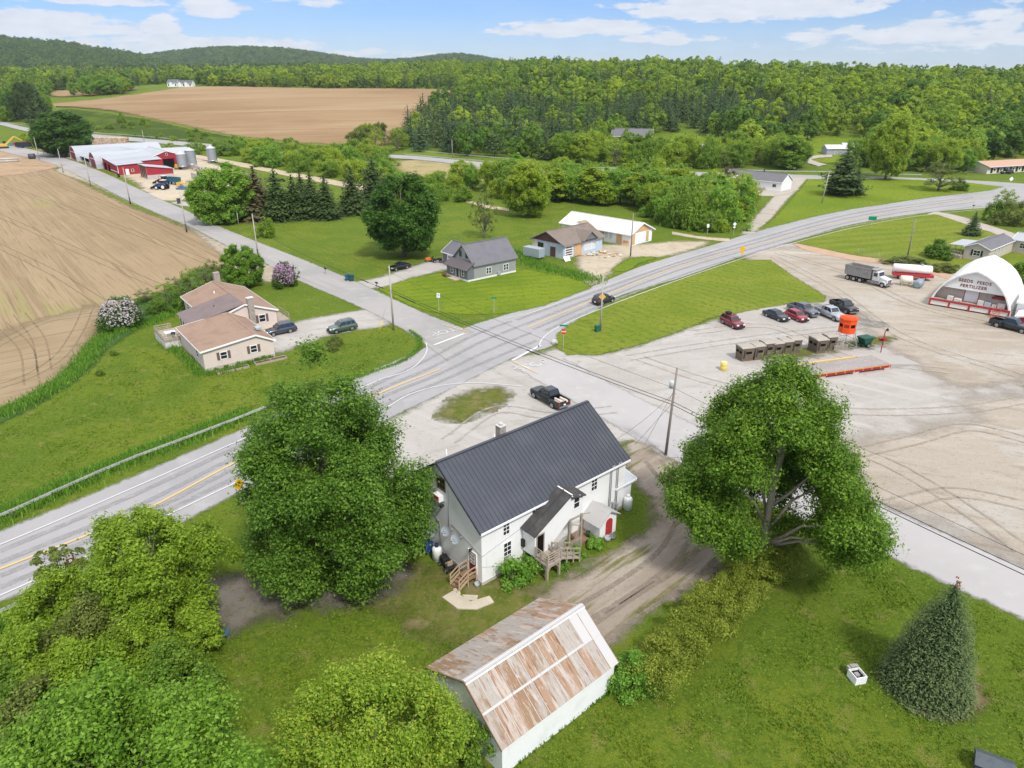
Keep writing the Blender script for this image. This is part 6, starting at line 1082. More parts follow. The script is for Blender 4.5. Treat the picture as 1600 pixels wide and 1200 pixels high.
sign(880,546,508,'stop_sign','red stop sign with a green street name blade on top','' or [('stop_plate',ngon(8,.42,math.pi/8),-1.0,SR,'STOP',.27,SW),('street_blade',rect(1.3,.25),-.05,SG,None,0,SW)],rz=-5)
sign(686,487,458,'speed_sign','white rectangular sign on the mown lawn of the grey house',[('plate',rect(.6,.8),-.4,SW,'1',.5,SB)],rz=-10)
sign(772,489,464,'street_sign','small green street sign at the lawn edge',[('plate',rect(.9,.3),-.15,SG,None,0,SW)])
sign(1158,406,384,'warning_sign','yellow diamond warning sign at the top of the mown bank',[('plate',ngon(4,.7),-.7,SY_,None,0,SB),('rider_plate',rect(.6,.45),-1.6,SY_,None,0,SB)])
sign(1361,353,338,'town_sign','green town sign beside the curving highway',[('plate',rect(2.2,1.0),-.5,SG,None,0,SW)])
sign(378,788,748,'curve_sign','yellow curve warning sign half hidden by the big left maple',[('plate',ngon(4,.62),-.6,SY_,None,0,SB),('arrow',rect(.1,.5),-.62,SB,None,0,SB)],rz=50)
sign(119,905,871,'route_marker','brown sign post with white symbols by the bottom left guardrail',[('plate',rect(.6,.6),-.35,SBR,'P',.45,SW),('lower_plate',rect(.6,.3),-.95,SBR,None,0,SW)],rz=30)
sign(1105,366,350,'small_sign','small white sign beside the walking path',[('plate',rect(.6,.9),-.45,SW,None,0,SB)]); sign(1146,367,347,'path_sign','white diamond path marker at the end of the gravel lane',[('plate',ngon(4,.5),-.5,SW,None,0,SB),('lower_plate',rect(.5,.4),-1.3,SW,None,0,SB)])
sign(1577,292,276,'junction_sign','pale sign at the far right road junction',[('plate',ngon(4,.8),-.8,SW,None,0,SB)])
sign(938.6,512,458,'curve_marker','yellow diamond sign fixed in front of the pale pole on the bank',[('plate',ngon(4,.6),-.6,SY_,None,0,SB)],rz=0)
t=at(592,521,'guy_marker','leaning yellow guy wire marker on the corner grass','marker'); m=MB(); m.cyl((0,0,0),(.7,0,2.2),.06,8); m.build('sleeve',M('marker_yellow',(.75,.55,.04)),t); m=MB(); m.cyl((.7,0,2.2),(1.6,0,5),.012,5); m.build('wire',STEEL,t)
for (u,v,lb,mt,sc) in [(543,438,'blue green wheeled bin left of the grey house driveway',M('bin_teal',(.02,.10,.14),rough=.5),1.2),(550,439,'dark green wheeled bin right of the blue green one',M('bin_green2',(.015,.07,.06),rough=.5),1.2),(933,518,'green bin at the foot of the pole on the bank',M('bin_green',(.015,.12,.07),rough=.5),1.),(280,318,'dark bin beside the lane across from the field',M('bin_dark',(.05,.06,.06),rough=.5),1.5),(186,277,'black bin in front of the milking shed',BLACKP,1.3)]:
    t=at(u,v,'wheelie_bin',lb,'bin',20); t.scale=(sc,)*3; m=MB(); m.prism([(-.28,0),(.28,0),(.36,1.0),(-.36,1.0)],'y',-.33,.33); m.build('body',mt,t); m=MB(); m.box(-.4,-.38,1.0,.42,.38,1.07); m.build('lid',mt,t); m=MB(); m.cyl((-.33,-.3,.1),(-.33,.3,.1),.1); m.build('wheel',BLACKP,t)
for (u,v,lb) in [(589,451,'dark mailbox at the corner of the grey house driveway'),(509,428,'dark mailbox across the lane from the beige house'),(1520,327,'mailbox beside the far right drive')]:
    t=at(u,v,'mailbox',lb,'mailbox',-45); m=MB(); m.box(-.05,-.05,0,.05,.05,1.05); m.build('post',WOOD,t); m=MB(); m.prism([(-.14,1.05),(.14,1.05),(.14,1.22),(.07,1.32),(-.07,1.32),(-.14,1.22)],'x',-.3,.3); m.build('box',BLACKP,t)
t=at(866,538,'road_stone','pale white boulder at the tip of the mown bank','boulder'); m=MB(); m.lathe([(0,0),(.5,.05),(.55,.4),(.35,.75),(0,.85)],9); m.build('stone',M('stone_white',(.6,.58,.54),[(3,(.5,.48,.44),.4,.7)],rough=.9,coord='obj'),t)
# lawn items in the foreground
t=at(1337,1061,'planter_box','small white box with a dark open top and grey stones on the lawn','planter',12); m=MB(); [m.box(*q) for q in ((-.42,-.5,0,.42,-.44,.62),(-.42,.34,0,.42,.4,.62),(-.42,-.44,0,-.36,.34,.62),(.36,-.44,0,.42,.34,.62))]; m.build('box',WHITE2,t); m=MB(); m.box(-.36,-.44,.3,.36,.34,.42); m.build('inside',DARK,t); m=MB(); random.seed(1); [m.box(-.4+.2*k,.36,.4,-.22+.2*k,.62,.7+.1*random.random()) for k in range(4)]; m.box(-.2,-.2,.42,.1,.1,.55); m.build('stones',M('stone_grey',(.30,.29,.28),rough=.9),t)
t=at(349,992,'fallen_dish','blue grey dish with a white tip lying on the grass','dish',0); m=MB(); n=20
for k in range(5): [m.face([((k/5*.5)*math.cos(2*math.pi*j/n),(k/5*.5)*math.sin(2*math.pi*j/n),.05+.14*(k/5)**2),(((k+1)/5*.5)*math.cos(2*math.pi*j/n),((k+1)/5*.5)*math.sin(2*math.pi*j/n),.05+.14*((k+1)/5)**2),(((k+1)/5*.5)*math.cos(2*math.pi*(j+1)/n),((k+1)/5*.5)*math.sin(2*math.pi*(j+1)/n),.05+.14*((k+1)/5)**2),((k/5*.5)*math.cos(2*math.pi*(j+1)/n),(k/5*.5)*math.sin(2*math.pi*(j+1)/n),.05+.14*(k/5)**2)],0,True) for j in range(n)]
m.build('bowl',M('dish_blue',(.06,.12,.19),rough=.5),t); m=MB(); m.box(-.12,-.55,.1,.12,-.35,.28); m.build('tip',WHITE2,t)
t=at(1548,1206,'garden_box','dark blue grey garden box with a pitched lid at the bottom edge','garden box',-30); m=MB(); m.box(-.9,-.6,0,.9,.6,.75); m.build('body',M('slate_box',(.06,.075,.09),rough=.6),t); m=MB(); m.prism([(-.7,.75),(.7,.75),(0,1.15)],'x',-1,1); m.build('lid',M('slate_lid',(.075,.09,.105),[(3,(.06,.07,.085),.4,.7)],rough=.6),t)
for (u,v,lb) in [(1015,990,''),(1372,905,'')]: pass
# guardrails
def guardrail(pix,label,hh=.75,step=3.8):
    c=crom([G(*q)[:2] for q in pix],False,1.); d=np.r_[0,np.cumsum(np.hypot(*np.diff(c,axis=0).T))]; n=max(2,int(d[-1]/step)); tt=np.linspace(0,d[-1],n+1); X=np.interp(tt,d,c[:,0]);Y=np.interp(tt,d,c[:,1])
    o=Vector((X[0],Y[0],float(T(X[0],Y[0])))); t=thing('guardrail',o,0,label,'guardrail'); P=[Vector((x,y,float(T(x,y))))-o for x,y in zip(X,Y)]
    m=MB()
    for a,b in zip(P[:-1],P[1:]):
        dd=(b-a).normalized(); nr=Vector((-dd.y,dd.x,0)); z1=Vector((0,0,1))
        prof=[(0,hh),(.06,hh-.06),(.0,hh-.15),(.06,hh-.24),(0,hh-.31),(-.03,hh-.31),(-.03,hh)]
        for i in range(len(prof)): (u0,w0),(u1,w1)=prof[i],prof[(i+1)%len(prof)]; m.face([a+nr*u0+z1*w0,b+nr*u0+z1*w0,b+nr*u1+z1*w1,a+nr*u1+z1*w1])
    m.build('rail',M('rail_steel',(.55,.56,.56),[(1,(.47,.48,.48),.45,.7)],rough=.5,metal=.3),t)
    m=MB(); m.box(-.08,-.09,0,.08,.03,hh-.02); q0=m.build('post',WOOD,t); q0.location=P[0]
    for p in P[1:]: q=q0.copy(); COL.objects.link(q); q.parent=t; q.location=p
guardrail([(-60,840),(0,815),(190,730),(300,688),(385,655),(470,620)],'long steel guardrail along the left lawn side of the highway')
guardrail([(-40,985),(0,966),(55,940),(116,912)],'short steel guardrail at the bottom left beside the bushes')
guardrail([(628,243),(740,253),(860,262),(985,266)],'steel guardrail on the near side of the far road by the dry reeds',.9,6); guardrail([(640,237),(740,246),(830,253)],'steel guardrail on the wood side of the far road',.9,6); guardrail([(140,209),(200,213),(290,221)],'steel guardrail on the far road behind the red farm',.9,6); guardrail([(0,192),(30,196),(60,202)],'steel guardrail on the far road at the left edge',.9,6); guardrail([(1150,268),(1230,270),(1300,271)],'steel guardrail on the far road left of the cedar',.9,6); guardrail([(1300,273),(1370,274),(1440,276)],'steel guardrail on the far road right of the cedar',.9,6)
# wire fence behind the dirt lot
c=[G(*q) for q in [(1340,398),(1372,405),(1405,411),(1440,417),(1475,423),(1510,428)]]; t=thing('wire_fence',c[0],0,'thin grey wire fence between the striped lawn and dirt lot','fence'); m=MB()
for p in c: k=MB(); k.cyl(p-c[0],p-c[0]+Vector((0,0,1.5)),.04,6); k.build('post',GALV,t)
for a,b in zip(c[:-1],c[1:]): [m.bar(a-c[0]+Vector((0,0,zz)),b-c[0]+Vector((0,0,zz)),.015) for zz in (.3,.6,.9,1.2,1.48)]
m.build('wire',GALV,t)
# ================================================================ TREES AND PLANTS
BARK=M('bark_grey',(.19,.16,.13),[(3,(.12,.10,.08),.42,.7,(1,1,.2)),(12,(.27,.24,.20),.5,.75,(1,1,.3))],rough=.95,bump=(10,.6,.05,(1,1,.25)),coord='obj'); BARKP=M('bark_pale',(.34,.29,.22),[(3,(.24,.20,.15),.42,.7,(1,1,.2)),(12,(.42,.38,.31),.5,.75,(1,1,.3))],rough=.95,coord='obj')
def unit(a): return a/np.maximum(np.linalg.norm(a,axis=-1,keepdims=True),1e-9)
def cards(P,N,size,rng,asp=.62,jit=.35,fold=.12):
    """one kite shaped leaf spray per point"""
    n=len(P); s=(size*(1+jit*rng.standard_normal(n)).clip(.4,1.9))[:,None]
    r=unit(rng.standard_normal((n,3))); t=unit(np.cross(N,r)); b=np.cross(N,t)
    v=np.stack([P-t*s*.5,P+b*s*.5*asp+t*s*.06-N*s*fold,P+t*s*.5,P-b*s*.5*asp+t*s*.06-N*s*fold],1).reshape(-1,3)
    return v,np.arange(4*n).reshape(n,4)
def profile(kind,t):
    t=np.asarray(t,float)
    if kind=='round': return np.sqrt(np.clip(1-(2*t-.9)**2/1.25,0,1))*np.where(t<.08,.6+5*t,1)
    if kind=='oval': return np.sqrt(np.clip(1-(2*t-.85)**2/1.4,0,1))
    if kind=='cone': return np.clip((1-t)*1.12+.12,0,1)*np.where(t<.16,.62+2.4*t,1)
    if kind=='maple': return np.clip(np.interp(t,[0,.1,.22,.4,.55,.7,.86,1],[.5,.86,1,.9,.76,.62,.48,.2]),0,1)
    if kind=='mapleL': return np.interp(t,[0,.08,.25,.5,.7,.86,1],[.55,.88,1,.95,.72,.45,.12])
    if kind=='bush': return np.sqrt(np.clip(1-t**2*.92,0,1))
    if kind=='tall': return np.interp(t,[0,.15,.5,.8,1],[.55,.95,1,.7,.15])
    return np.ones_like(t)
def crown(kind,Hc,R,zb,ncl,nlf,size,seed,rc=.24,flat=.8,squash=(1,1),off=(0,0),gap=None,core=.5,up=.45,nj=.5,lob=.18,tuft=None):
    rng=np.random.default_rng(seed); t=rng.random(ncl*6); w=profile(kind,t)**1.2; keep=rng.random(len(t))<w/w.max(); t=t[keep][:ncl]; n=len(t)
    a=np.arange(n)*2.39996+rng.random(n)*.9; pr=profile(kind,t); ph=rng.random(4)*6.28
    lobe=1+lob*(np.sin(2*a+ph[0]+3*t)+.7*np.sin(3*a+ph[1]-4*t)+.5*np.sin(5*a+ph[2]+6*t))
    rr=R*pr*lobe*np.clip(core+(1-core)*rng.random(n)**.45,0,1); rcl=R*rc*(.65+.7*rng.random(n))*(.55+.45*pr); rr=np.maximum(rr-rcl*.55,0)
    C=np.stack([rr*np.cos(a)*squash[0]+off[0]*t,rr*np.sin(a)*squash[1]+off[1]*t,zb+Hc*t*.93+.0*t],1); C[:,2]+=rcl*.2
    if gap is not None: # remove clumps inside a wedge (angle,half angle,t0,t1)
        da=(np.arctan2(C[:,1],C[:,0])-gap[0]+np.pi)%(2*np.pi)-np.pi; rem=(np.abs(da)<gap[1])&(t>gap[2])&(t<gap[3])&(np.hypot(C[:,0],C[:,1])>R*.12); C=C[~rem]; rcl=rcl[~rem]; t=t[~rem]; n=len(t)
    if tuft:   # second level: small outward sprays on every branch lobe
        kt=np.maximum((tuft[0]*(rcl/rcl.mean())**2).astype(int),3); ib=np.repeat(np.arange(n),kt); mt=len(ib)
        outw=unit(np.c_[C[:,:2]-np.array(off)*t[:,None],(C[:,2]-zb-Hc*.35)[:,None]*.8]); dt=unit(rng.standard_normal((mt,3))*.85+outw[ib]*.7+np.array([0,0,up]))
        TC=C[ib]+dt*np.array([1,1,flat])*(rcl[ib]*(.45+.6*rng.random(mt)**.7))[:,None]; tr_=tuft[1]*(.6+.8*rng.random(mt)); k=np.maximum((nlf*(tr_/tuft[1])**1.6).astype(int),3)
        idx=np.repeat(np.arange(mt),k); m=len(idx); ax=unit(dt+np.array([0,0,.6])+.4*rng.standard_normal((mt,3)))[idx]; q=np.clip(rng.standard_normal((m,3))*.40,-.8,.8); al=(q*ax).sum(1,keepdims=True); P=TC[idx]+(q+ax*al*.75)*tr_[idx][:,None]
        N=unit(q*.8+ax*.5+rng.standard_normal((m,3))*nj+np.array([0,0,.5])); ct=rng.random(n)[ib]*.5+rng.random(mt)*.5; tone=np.clip(.5+.5*(ct[idx]-.5)+.26*rng.standard_normal(m)+.10*al[:,0],0,1)
    else:
        k=np.maximum((nlf*(rcl/rcl.mean())**2).astype(int),4); idx=np.repeat(np.arange(n),k); m=len(idx)
        outw=unit(np.c_[C[:,:2]-np.array(off)*t[:,None],(C[:,2]-zb-Hc*.35)[:,None]*.8]); d=unit(rng.standard_normal((m,3))*.9+outw[idx]*.65+np.array([0,0,up]))
        P=C[idx]+d*np.array([1,1,flat])*(rcl[idx]*(.55+.5*rng.random(m)**.6))[:,None]
        N=unit(d*.9+rng.standard_normal((m,3))*nj+np.array([0,0,.45]))
        ct=rng.random(n); tone=np.clip(.5+.30*(ct[idx]-.5)+.33*rng.standard_normal(m)*.8,0,1)
    ok=P[:,2]>.05; P,N,tone=P[ok],N[ok],tone[ok]; v,f=cards(P,N,size,rng)
    return v,f,np.repeat(tone,4),C,rcl
def limbs(C,zb,Hc,H_,R,tr,seed,nl=18,lean=(0,0),fork=.35,top=.8):
    rng=np.random.default_rng(seed); m=MB(); zt=H_*top
    tp=[Vector((lean[0]*s**1.5+.08*R*.3*math.sin(4*s+seed)*s,lean[1]*s**1.5+.06*R*.3*math.cos(5*s+seed)*s,zt*s)) for s in np.linspace(0,1,9)]
    tp[0].z=-.2; m.tube(tp,[tr*1.45]+[tr*(1.02-.86*s) for s in np.linspace(.12,1,8)],10)
    if len(C):
        for i in rng.choice(len(C),min(nl,len(C)),replace=False):
            c=Vector(C[i]); s=min(max((c.z-.75*math.hypot(c.x,c.y)-.1*Hc)/zt,zb/zt*.75),.93); j=s*8; k=int(j); a=tp[k].lerp(tp[min(k+1,8)],j-k); mid=a.lerp(c,.5)+Vector((rng.normal()*.15,rng.normal()*.15,.12))*(c-a).length*.5
            r0=tr*(1-.8*s)*.55; q=[a.lerp(mid,.5)*.5+(a+(mid-a)*.5)*.5,mid]; m.tube([a,a.lerp(mid,.55)+Vector((0,0,-.03*(c-a).length)),mid,mid.lerp(c,.6),c],[r0,r0*.8,r0*.58,r0*.36,r0*.14],6)
    return m
def obj_from(me,name,parent=None):
    o=bpy.data.objects.new(name,me); COL.objects.link(o)
    if parent: o.parent=parent
    return o
def tree(name,loc,label,cat,kind,H_,R,zb,ncl,nlf,size,leaf,seed,bark=BARK,tr=.3,group=None,nl=18,rz=0,crownname='crown',trunk=True,lean=(0,0),top=.8,**k):
    t=thing(name,loc,rz,label,cat,group); v,f,tone,C,rcl=crown(kind,H_-zb,R,zb,ncl,nlf,size,seed,**k)
    obj_from(fastmesh(crownname,v,f,leaf,tone=tone),crownname,t)
    if trunk: limbs(C,zb,H_-zb,H_,R,tr,seed,nl,lean,top=top).build('trunk',bark,t)
    return t
# leaf materials (base colours, not lit values)
LM_MAPLE=LEAF('leaf_maple',(.020,.048,.004),(.048,.100,.008),(.095,.165,.022),tr=.42); LM_MAPLE2=LEAF('leaf_maple_warm',(.025,.056,.004),(.060,.118,.008),(.112,.180,.020),tr=.42)
LM_LIME=LEAF('leaf_lime',(.060,.110,.008),(.120,.185,.014),(.20,.265,.03)); LM_BRIGHT=LEAF('leaf_bright',(.035,.090,.008),(.075,.160,.016),(.135,.235,.035)); LM_YG=LEAF('leaf_yellowgreen',(.055,.100,.006),(.105,.165,.011),(.165,.225,.022))
LM_YG2=LEAF('leaf_thicket_yellow',(.085,.145,.008),(.150,.215,.014),(.21,.23,.028),tr=.5); LM_BR2=LEAF('leaf_thicket_bright',(.055,.125,.010),(.105,.200,.018),(.17,.23,.04),tr=.5); LM_MID2=LEAF('leaf_thicket_mid',(.052,.100,.010),(.095,.160,.015),(.15,.215,.028),tr=.5)
LM_BRIGHT2=LEAF('leaf_bright_maple',(.036,.085,.006),(.078,.150,.011),(.135,.215,.028)); LM_TURF=LEAF('turf_blade',(.053,.088,.007),(.064,.104,.008),(.098,.125,.020),tr=.3,spec=.1)
LM_MID=LEAF('leaf_mid',(.036,.074,.008),(.068,.122,.012),(.11,.170,.022)); LM_OLIVE=LEAF('leaf_olive',(.050,.065,.014),(.085,.110,.022),(.13,.155,.035)); LM_HEDGE=LEAF('leaf_hedge',(.056,.082,.010),(.119,.150,.018),(.20,.215,.04),spec=.12)
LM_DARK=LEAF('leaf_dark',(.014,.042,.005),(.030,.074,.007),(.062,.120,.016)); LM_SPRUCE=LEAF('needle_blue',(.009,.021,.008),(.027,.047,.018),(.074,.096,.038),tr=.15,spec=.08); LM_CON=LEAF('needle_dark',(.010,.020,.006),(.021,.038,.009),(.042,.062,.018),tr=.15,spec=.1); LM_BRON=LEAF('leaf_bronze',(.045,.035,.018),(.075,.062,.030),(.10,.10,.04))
LM_FOR=LEAF('leaf_forest',(.068,.110,.010),(.110,.165,.014),(.150,.205,.022),tr=.5,hue=[(.36,.52,.7),(.7,.85,1.),(1.35,1.2,.9),(.5,.68,.85),(1.6,1.4,.9),(.9,1.,1.),(1.6,1.4,1.5),(.42,.6,.8),(1.6,1.4,.8),(.8,.95,.9)])
LM_FCON=LEAF('needle_forest',(.012,.026,.009),(.024,.046,.016),(.045,.072,.026),tr=.2,spec=.1,hue=[(.8,.85,.9),(1.1,1.1,1.),(1.4,1.3,1.),(.9,1.,1.1),(1.8,1.3,1.)])
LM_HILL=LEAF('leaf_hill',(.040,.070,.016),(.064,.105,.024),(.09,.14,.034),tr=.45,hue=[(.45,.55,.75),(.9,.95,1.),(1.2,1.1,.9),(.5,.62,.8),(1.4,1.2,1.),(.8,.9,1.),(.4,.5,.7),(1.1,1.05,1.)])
def conifer(Hc,R,seed,nwh,nbr,nc,size,zb=.6,droop=.35,pw=1.,irr=.15,lv=.18,ut=.45):
    """whorls of drooping branches clothed in needle sprays"""
    rng=np.random.default_rng(seed); P=[];N=[];S=[];tn=[]
    for i in range(nwh):
        s=(i+.5*rng.random())/nwh; z=zb+(Hc-zb)*s; r=R*(1-s)**pw*(1+irr*rng.standard_normal())+.05*R*.5
        k=max(4,int(nbr*(1-s)**.8)+2)
        for j in range(k):
            a=2*math.pi*(j+rng.random()*.8)/k+i*1.3; L=r*(1+lv*rng.standard_normal()); nn_=max(2,int(nc*L/R)+1); bt=rng.random()
            u=np.linspace(.12,1,nn_)+rng.random(nn_)*.08; rad_=L*u; zz=z-droop*L*u**1.4+.10*L*u**4
            da=rng.standard_normal(nn_)*.10; P.append(np.stack([rad_*np.cos(a+da),rad_*np.sin(a+da),zz+rng.standard_normal(nn_)*.03*R],1))
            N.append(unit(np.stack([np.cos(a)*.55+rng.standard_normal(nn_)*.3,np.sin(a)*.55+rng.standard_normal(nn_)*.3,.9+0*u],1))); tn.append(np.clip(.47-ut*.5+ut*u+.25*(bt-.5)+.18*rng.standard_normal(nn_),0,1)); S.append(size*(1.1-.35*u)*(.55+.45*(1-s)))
    P,N,tn,S=map(np.concatenate,(P,N,tn,S)); P[:,2]=np.maximum(P[:,2],.12); v,f=cards(P,N,S,rng,asp=.55,jit=.25,fold=.2); return v,f,np.repeat(tn,4)
# ------------------------------------------------ foreground trees
def place_top(u,v,h_): d=ray(u,v); t=(h_-H)/d[2]; return Vector((d[0]*t,d[1]*t,0))
tree('maple_tree',G(522,902)+Vector((0,.8,0)),'huge dark green maple covering the left side of the white house','tree','mapleL',20.2,7.0,.8,150,46,.19,LM_MAPLE,17,tr=.42,nl=24,rc=.22,lob=.11,core=.40,tuft=(31,.64),top=.78)
tree('maple_tree',G(1186,884),'tall maple with pale trunk and open gap in its crown by the village road','tree','maple',18.6,7.8,3.1,190,44,.19,LM_MAPLE2,18,bark=BARKP,tr=.38,nl=22,rc=.19,gap=(-1.80,.45,.03,.70),lob=.07,tuft=(31,.64),top=.9,core=.40,off=(-.6,0))
tree('maple_tree',place_top(175,1235,8),'bright green maple crown rising from the bottom left corner','tree','round',12.0,5.7,3,120,40,.19,LM_BRIGHT2,21,tr=.3,rc=.23,tuft=(28,.6))
tree('lime_tree',place_top(570,1172,4),'lime green bushy tree at the bottom beside the rusty garage','tree','round',7.5,5.3,.3,115,34,.16,LM_LIME,5,tr=.2,rc=.22,lob=.22,tuft=(26,.46))
tree('box_elder_tree',place_top(222,812,9.0),'yellow green small tree standing by the highway at the lower left','tree','round',9.0,4.3,.9,75,32,.20,LM_YG,6,tr=.22,rc=.23,lob=.2,tuft=(24,.48))
for i,(u,v,hh,R,lm,lb) in enumerate([(70,905,5.0,2.6,LM_YG,'olive green bush behind the bottom left guardrail'),(140,940,5.2,2.8,LM_OLIVE,'mixed olive bush left of the small yellow green tree'),(30,990,5.0,2.8,LM_YG,'yellow green bush at the left edge under the guardrail'),(120,1010,4.6,2.8,LM_YG,'leafy bush in the middle of the left thicket'),(210,960,5.2,2.7,LM_YG,'bush under the small yellow green tree'),(255,1000,4.4,2.2,LM_MID,'green bush at the lawn edge of the left thicket'),(40,1080,4.2,2.7,LM_OLIVE,'twiggy olive bush at the left edge above the bright maple'),(150,1075,3.8,2.5,LM_YG,'low bush behind the bright green maple crown'),(300,945,4.0,1.6,LM_YG,'small upright bush at the right end of the left thicket'),(-30,1050,5,3,LM_MID,'bush cut by the left edge of the view')]):
    tree('wild_bush',place_top(u,v,hh),lb,'bush','bush',hh,R,.1,40,26,.18,lm,30+i,tr=.08,nl=26,group='bushes in the thicket at the lower left',rc=.32,lob=.25,core=.4,top=.7,tuft=(22,.36))
tree('sumac_bush',place_top(78,845,6.4),'sparse twiggy sumac leaning over the highway at the left','bush','oval',6.4,2.2,1.2,34,80,.24,LM_OLIVE,41,tr=.09,nl=34,rc=.2,core=.3)
# blue spruce
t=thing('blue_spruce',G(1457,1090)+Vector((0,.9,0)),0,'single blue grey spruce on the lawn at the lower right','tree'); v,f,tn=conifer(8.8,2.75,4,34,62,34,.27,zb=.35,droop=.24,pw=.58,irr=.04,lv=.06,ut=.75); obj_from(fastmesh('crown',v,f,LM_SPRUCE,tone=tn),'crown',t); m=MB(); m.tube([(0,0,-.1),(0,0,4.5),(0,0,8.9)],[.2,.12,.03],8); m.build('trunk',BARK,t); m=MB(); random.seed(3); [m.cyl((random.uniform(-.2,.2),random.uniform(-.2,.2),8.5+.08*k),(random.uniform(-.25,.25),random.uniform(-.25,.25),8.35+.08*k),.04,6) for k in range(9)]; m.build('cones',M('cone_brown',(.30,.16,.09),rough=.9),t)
# hedge
hp=[G(1228,885),G(1190,905),G(1140,950),G(1090,1000),G(1050,1045),G(1015,1085)]; o=hp[0]; t=thing('hedge',o,0,'long yellow green hedge between the dirt drive and the lower right lawn','hedge'); VV=[];FF=[];TT=[];nb_=0; rng=np.random.default_rng(2); CC=[]
ln=crom([p[:2] for p in hp],False,.5)
for k in range(0,len(ln)):
    for j in range(12):
        c=np.array([ln[k][0]-o.x+rng.uniform(-1.5,1.5),ln[k][1]-o.y+rng.uniform(-1.5,1.5),.35+rng.random()*2.2]); rc_=.42+.3*rng.random(); q=200; d=unit(rng.standard_normal((q,3))+np.array([0,0,.5])); P=c+d*rc_*(.6+.45*rng.random(q))[:,None]; P=P[P[:,2]>.05]; d=d[:len(P)]; v,f=cards(P,unit(d+rng.standard_normal(d.shape)*.6+np.array([0,0,.4])),.12,rng); VV.append(v);FF.append(f+nb_);nb_+=len(v);TT.append(np.repeat(np.clip(.5+.35*(rng.random()-.5)+.25*rng.standard_normal(len(P)),0,1),4)); CC.append(c)
obj_from(fastmesh('leaves',np.concatenate(VV),np.concatenate(FF),LM_HEDGE,tone=np.concatenate(TT)),'leaves',t); m=MB(); [m.tube([(c[0]*1,c[1]*1,0),(c[0]+.1,c[1],c[2]*.6),(c[0],c[1]+.1,c[2])],[.03,.02,.01],5) for c in CC[::60]]; m.build('stems',BARK,t)
tree('shrub',G(992,1082)+Vector((0,.5,0)),'bright green shrub at the garage end of the hedge','bush','bush',3.1,1.55,.1,34,22,.14,LM_BRIGHT,52,tr=.06,nl=14,rc=.28,lob=.2,tuft=(16,.28))
def GW(x,y): c_,s_=math.cos(HA),math.sin(HA); return Vector((-.57+x*c_-y*s_,29.2+x*s_+y*c_,0))
tree('shrub',GW(-.8,2.0),'dark green climbing shrub against the white garage end wall','bush','bush',3.4,1.35,.1,26,18,.16,LM_MID,53,tr=.06,nl=14,rc=.3,tuft=(16,.3))
tree('shrub',GW(-1.3,4.6),'leafy green shrub between the lime tree and the garage','bush','bush',2.9,1.4,.1,26,18,.16,LM_BRIGHT,57,tr=.06,nl=14,rc=.3,tuft=(18,.32))
tree('shrub',HW(2.2,-1.2),'large leaved shrub under the front windows of the white house','bush','bush',2.1,1.1,.1,22,10,.24,LM_BRIGHT,54,tr=.05,nl=10,rc=.32,tuft=(9,.28)); tree('shrub',HW(4.0,-1.3),'low leafy shrub beside the deck posts of the white house','bush','bush',1.5,1.2,.1,24,14,.15,LM_BRIGHT,55,tr=.05,nl=10,rc=.32,tuft=(10,.24))
for i,(x,y,lb) in enumerate([(6.6,-2.3,'low weeds under the ramp of the white house'),(8.6,-2.1,'weeds by the picket gate of the white house'),(10.8,-2.4,'weeds beside the low deck of the white house')]): tree('weeds',HW(x,y),lb,'plant','bush',.6,.9,.0,16,90,.16,LM_BRIGHT,60+i,trunk=False,rc=.36,crownname='leaves')
# ------------------------------------------------ prototypes for the middle distance (10 m tall, shared meshes)
PROTO={}
def proto(key,kind,H_,R,zb,ncl,nlf,size,seed,tr=.2,nl=10,**k):
    v,f,tone,C,rcl=crown(kind,H_-zb,R,zb,ncl,nlf,size,seed,**k); me=fastmesh('crown',v,f,LM_MID,tone=tone); b=limbs(C,zb,H_-zb,H_,R,tr,seed,nl).build('trunk',BARK); bm=b.data; bpy.data.objects.remove(b); PROTO[key]=(me,bm,H_,R)
for i in range(3): proto('round%d'%i,'round',10,4.2,1.4,70,15,.34,100+i,rc=.25,lob=.2,tuft=(13,.50))
for i in range(3): proto('big%d'%i,'round',10,4.2,.9,120,34,.24,160+i,rc=.21,lob=.10,tuft=(20,.36))
proto('egg0','oval',10,4.3,.25,120,34,.24,170,rc=.21,lob=.08,tuft=(20,.36))
for i in range(2): proto('tall%d'%i,'tall',10,2.3,.9,60,14,.30,110+i,rc=.34,lob=.2,tuft=(11,.42))
for i in range(3): proto('bush%d'%i,'bush',5,3.2,.05,52,14,.28,120+i,tr=.1,rc=.28,lob=.25,tuft=(11,.42))
for i in range(2): proto('airy%d'%i,'oval',10,3.4,1.5,46,9,.30,130+i,nl=36,rc=.2,core=.3,tuft=(7,.40))
for i in range(3):
    v,f,tn=conifer(10,2.3+.35*i,140+i,30,19,8,.95,zb=.3,droop=.28,pw=.72,irr=.10); b=MB(); b.tube([(0,0,-.2),(0,0,5),(0,0,9.8)],[.22,.14,.03],7); b=b.build('trunk',BARK); bm=b.data; bpy.data.objects.remove(b); PROTO['spruce%d'%i]=(fastmesh('crown',v,f,LM_CON,tone=tn),bm,10,2.3+.35*i)
for i in range(2):
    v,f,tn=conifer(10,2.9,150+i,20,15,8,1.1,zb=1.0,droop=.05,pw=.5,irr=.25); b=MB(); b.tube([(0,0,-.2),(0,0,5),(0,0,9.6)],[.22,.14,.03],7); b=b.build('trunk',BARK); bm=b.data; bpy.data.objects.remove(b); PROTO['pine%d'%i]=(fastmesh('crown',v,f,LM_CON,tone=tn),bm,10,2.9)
CROWNED={}
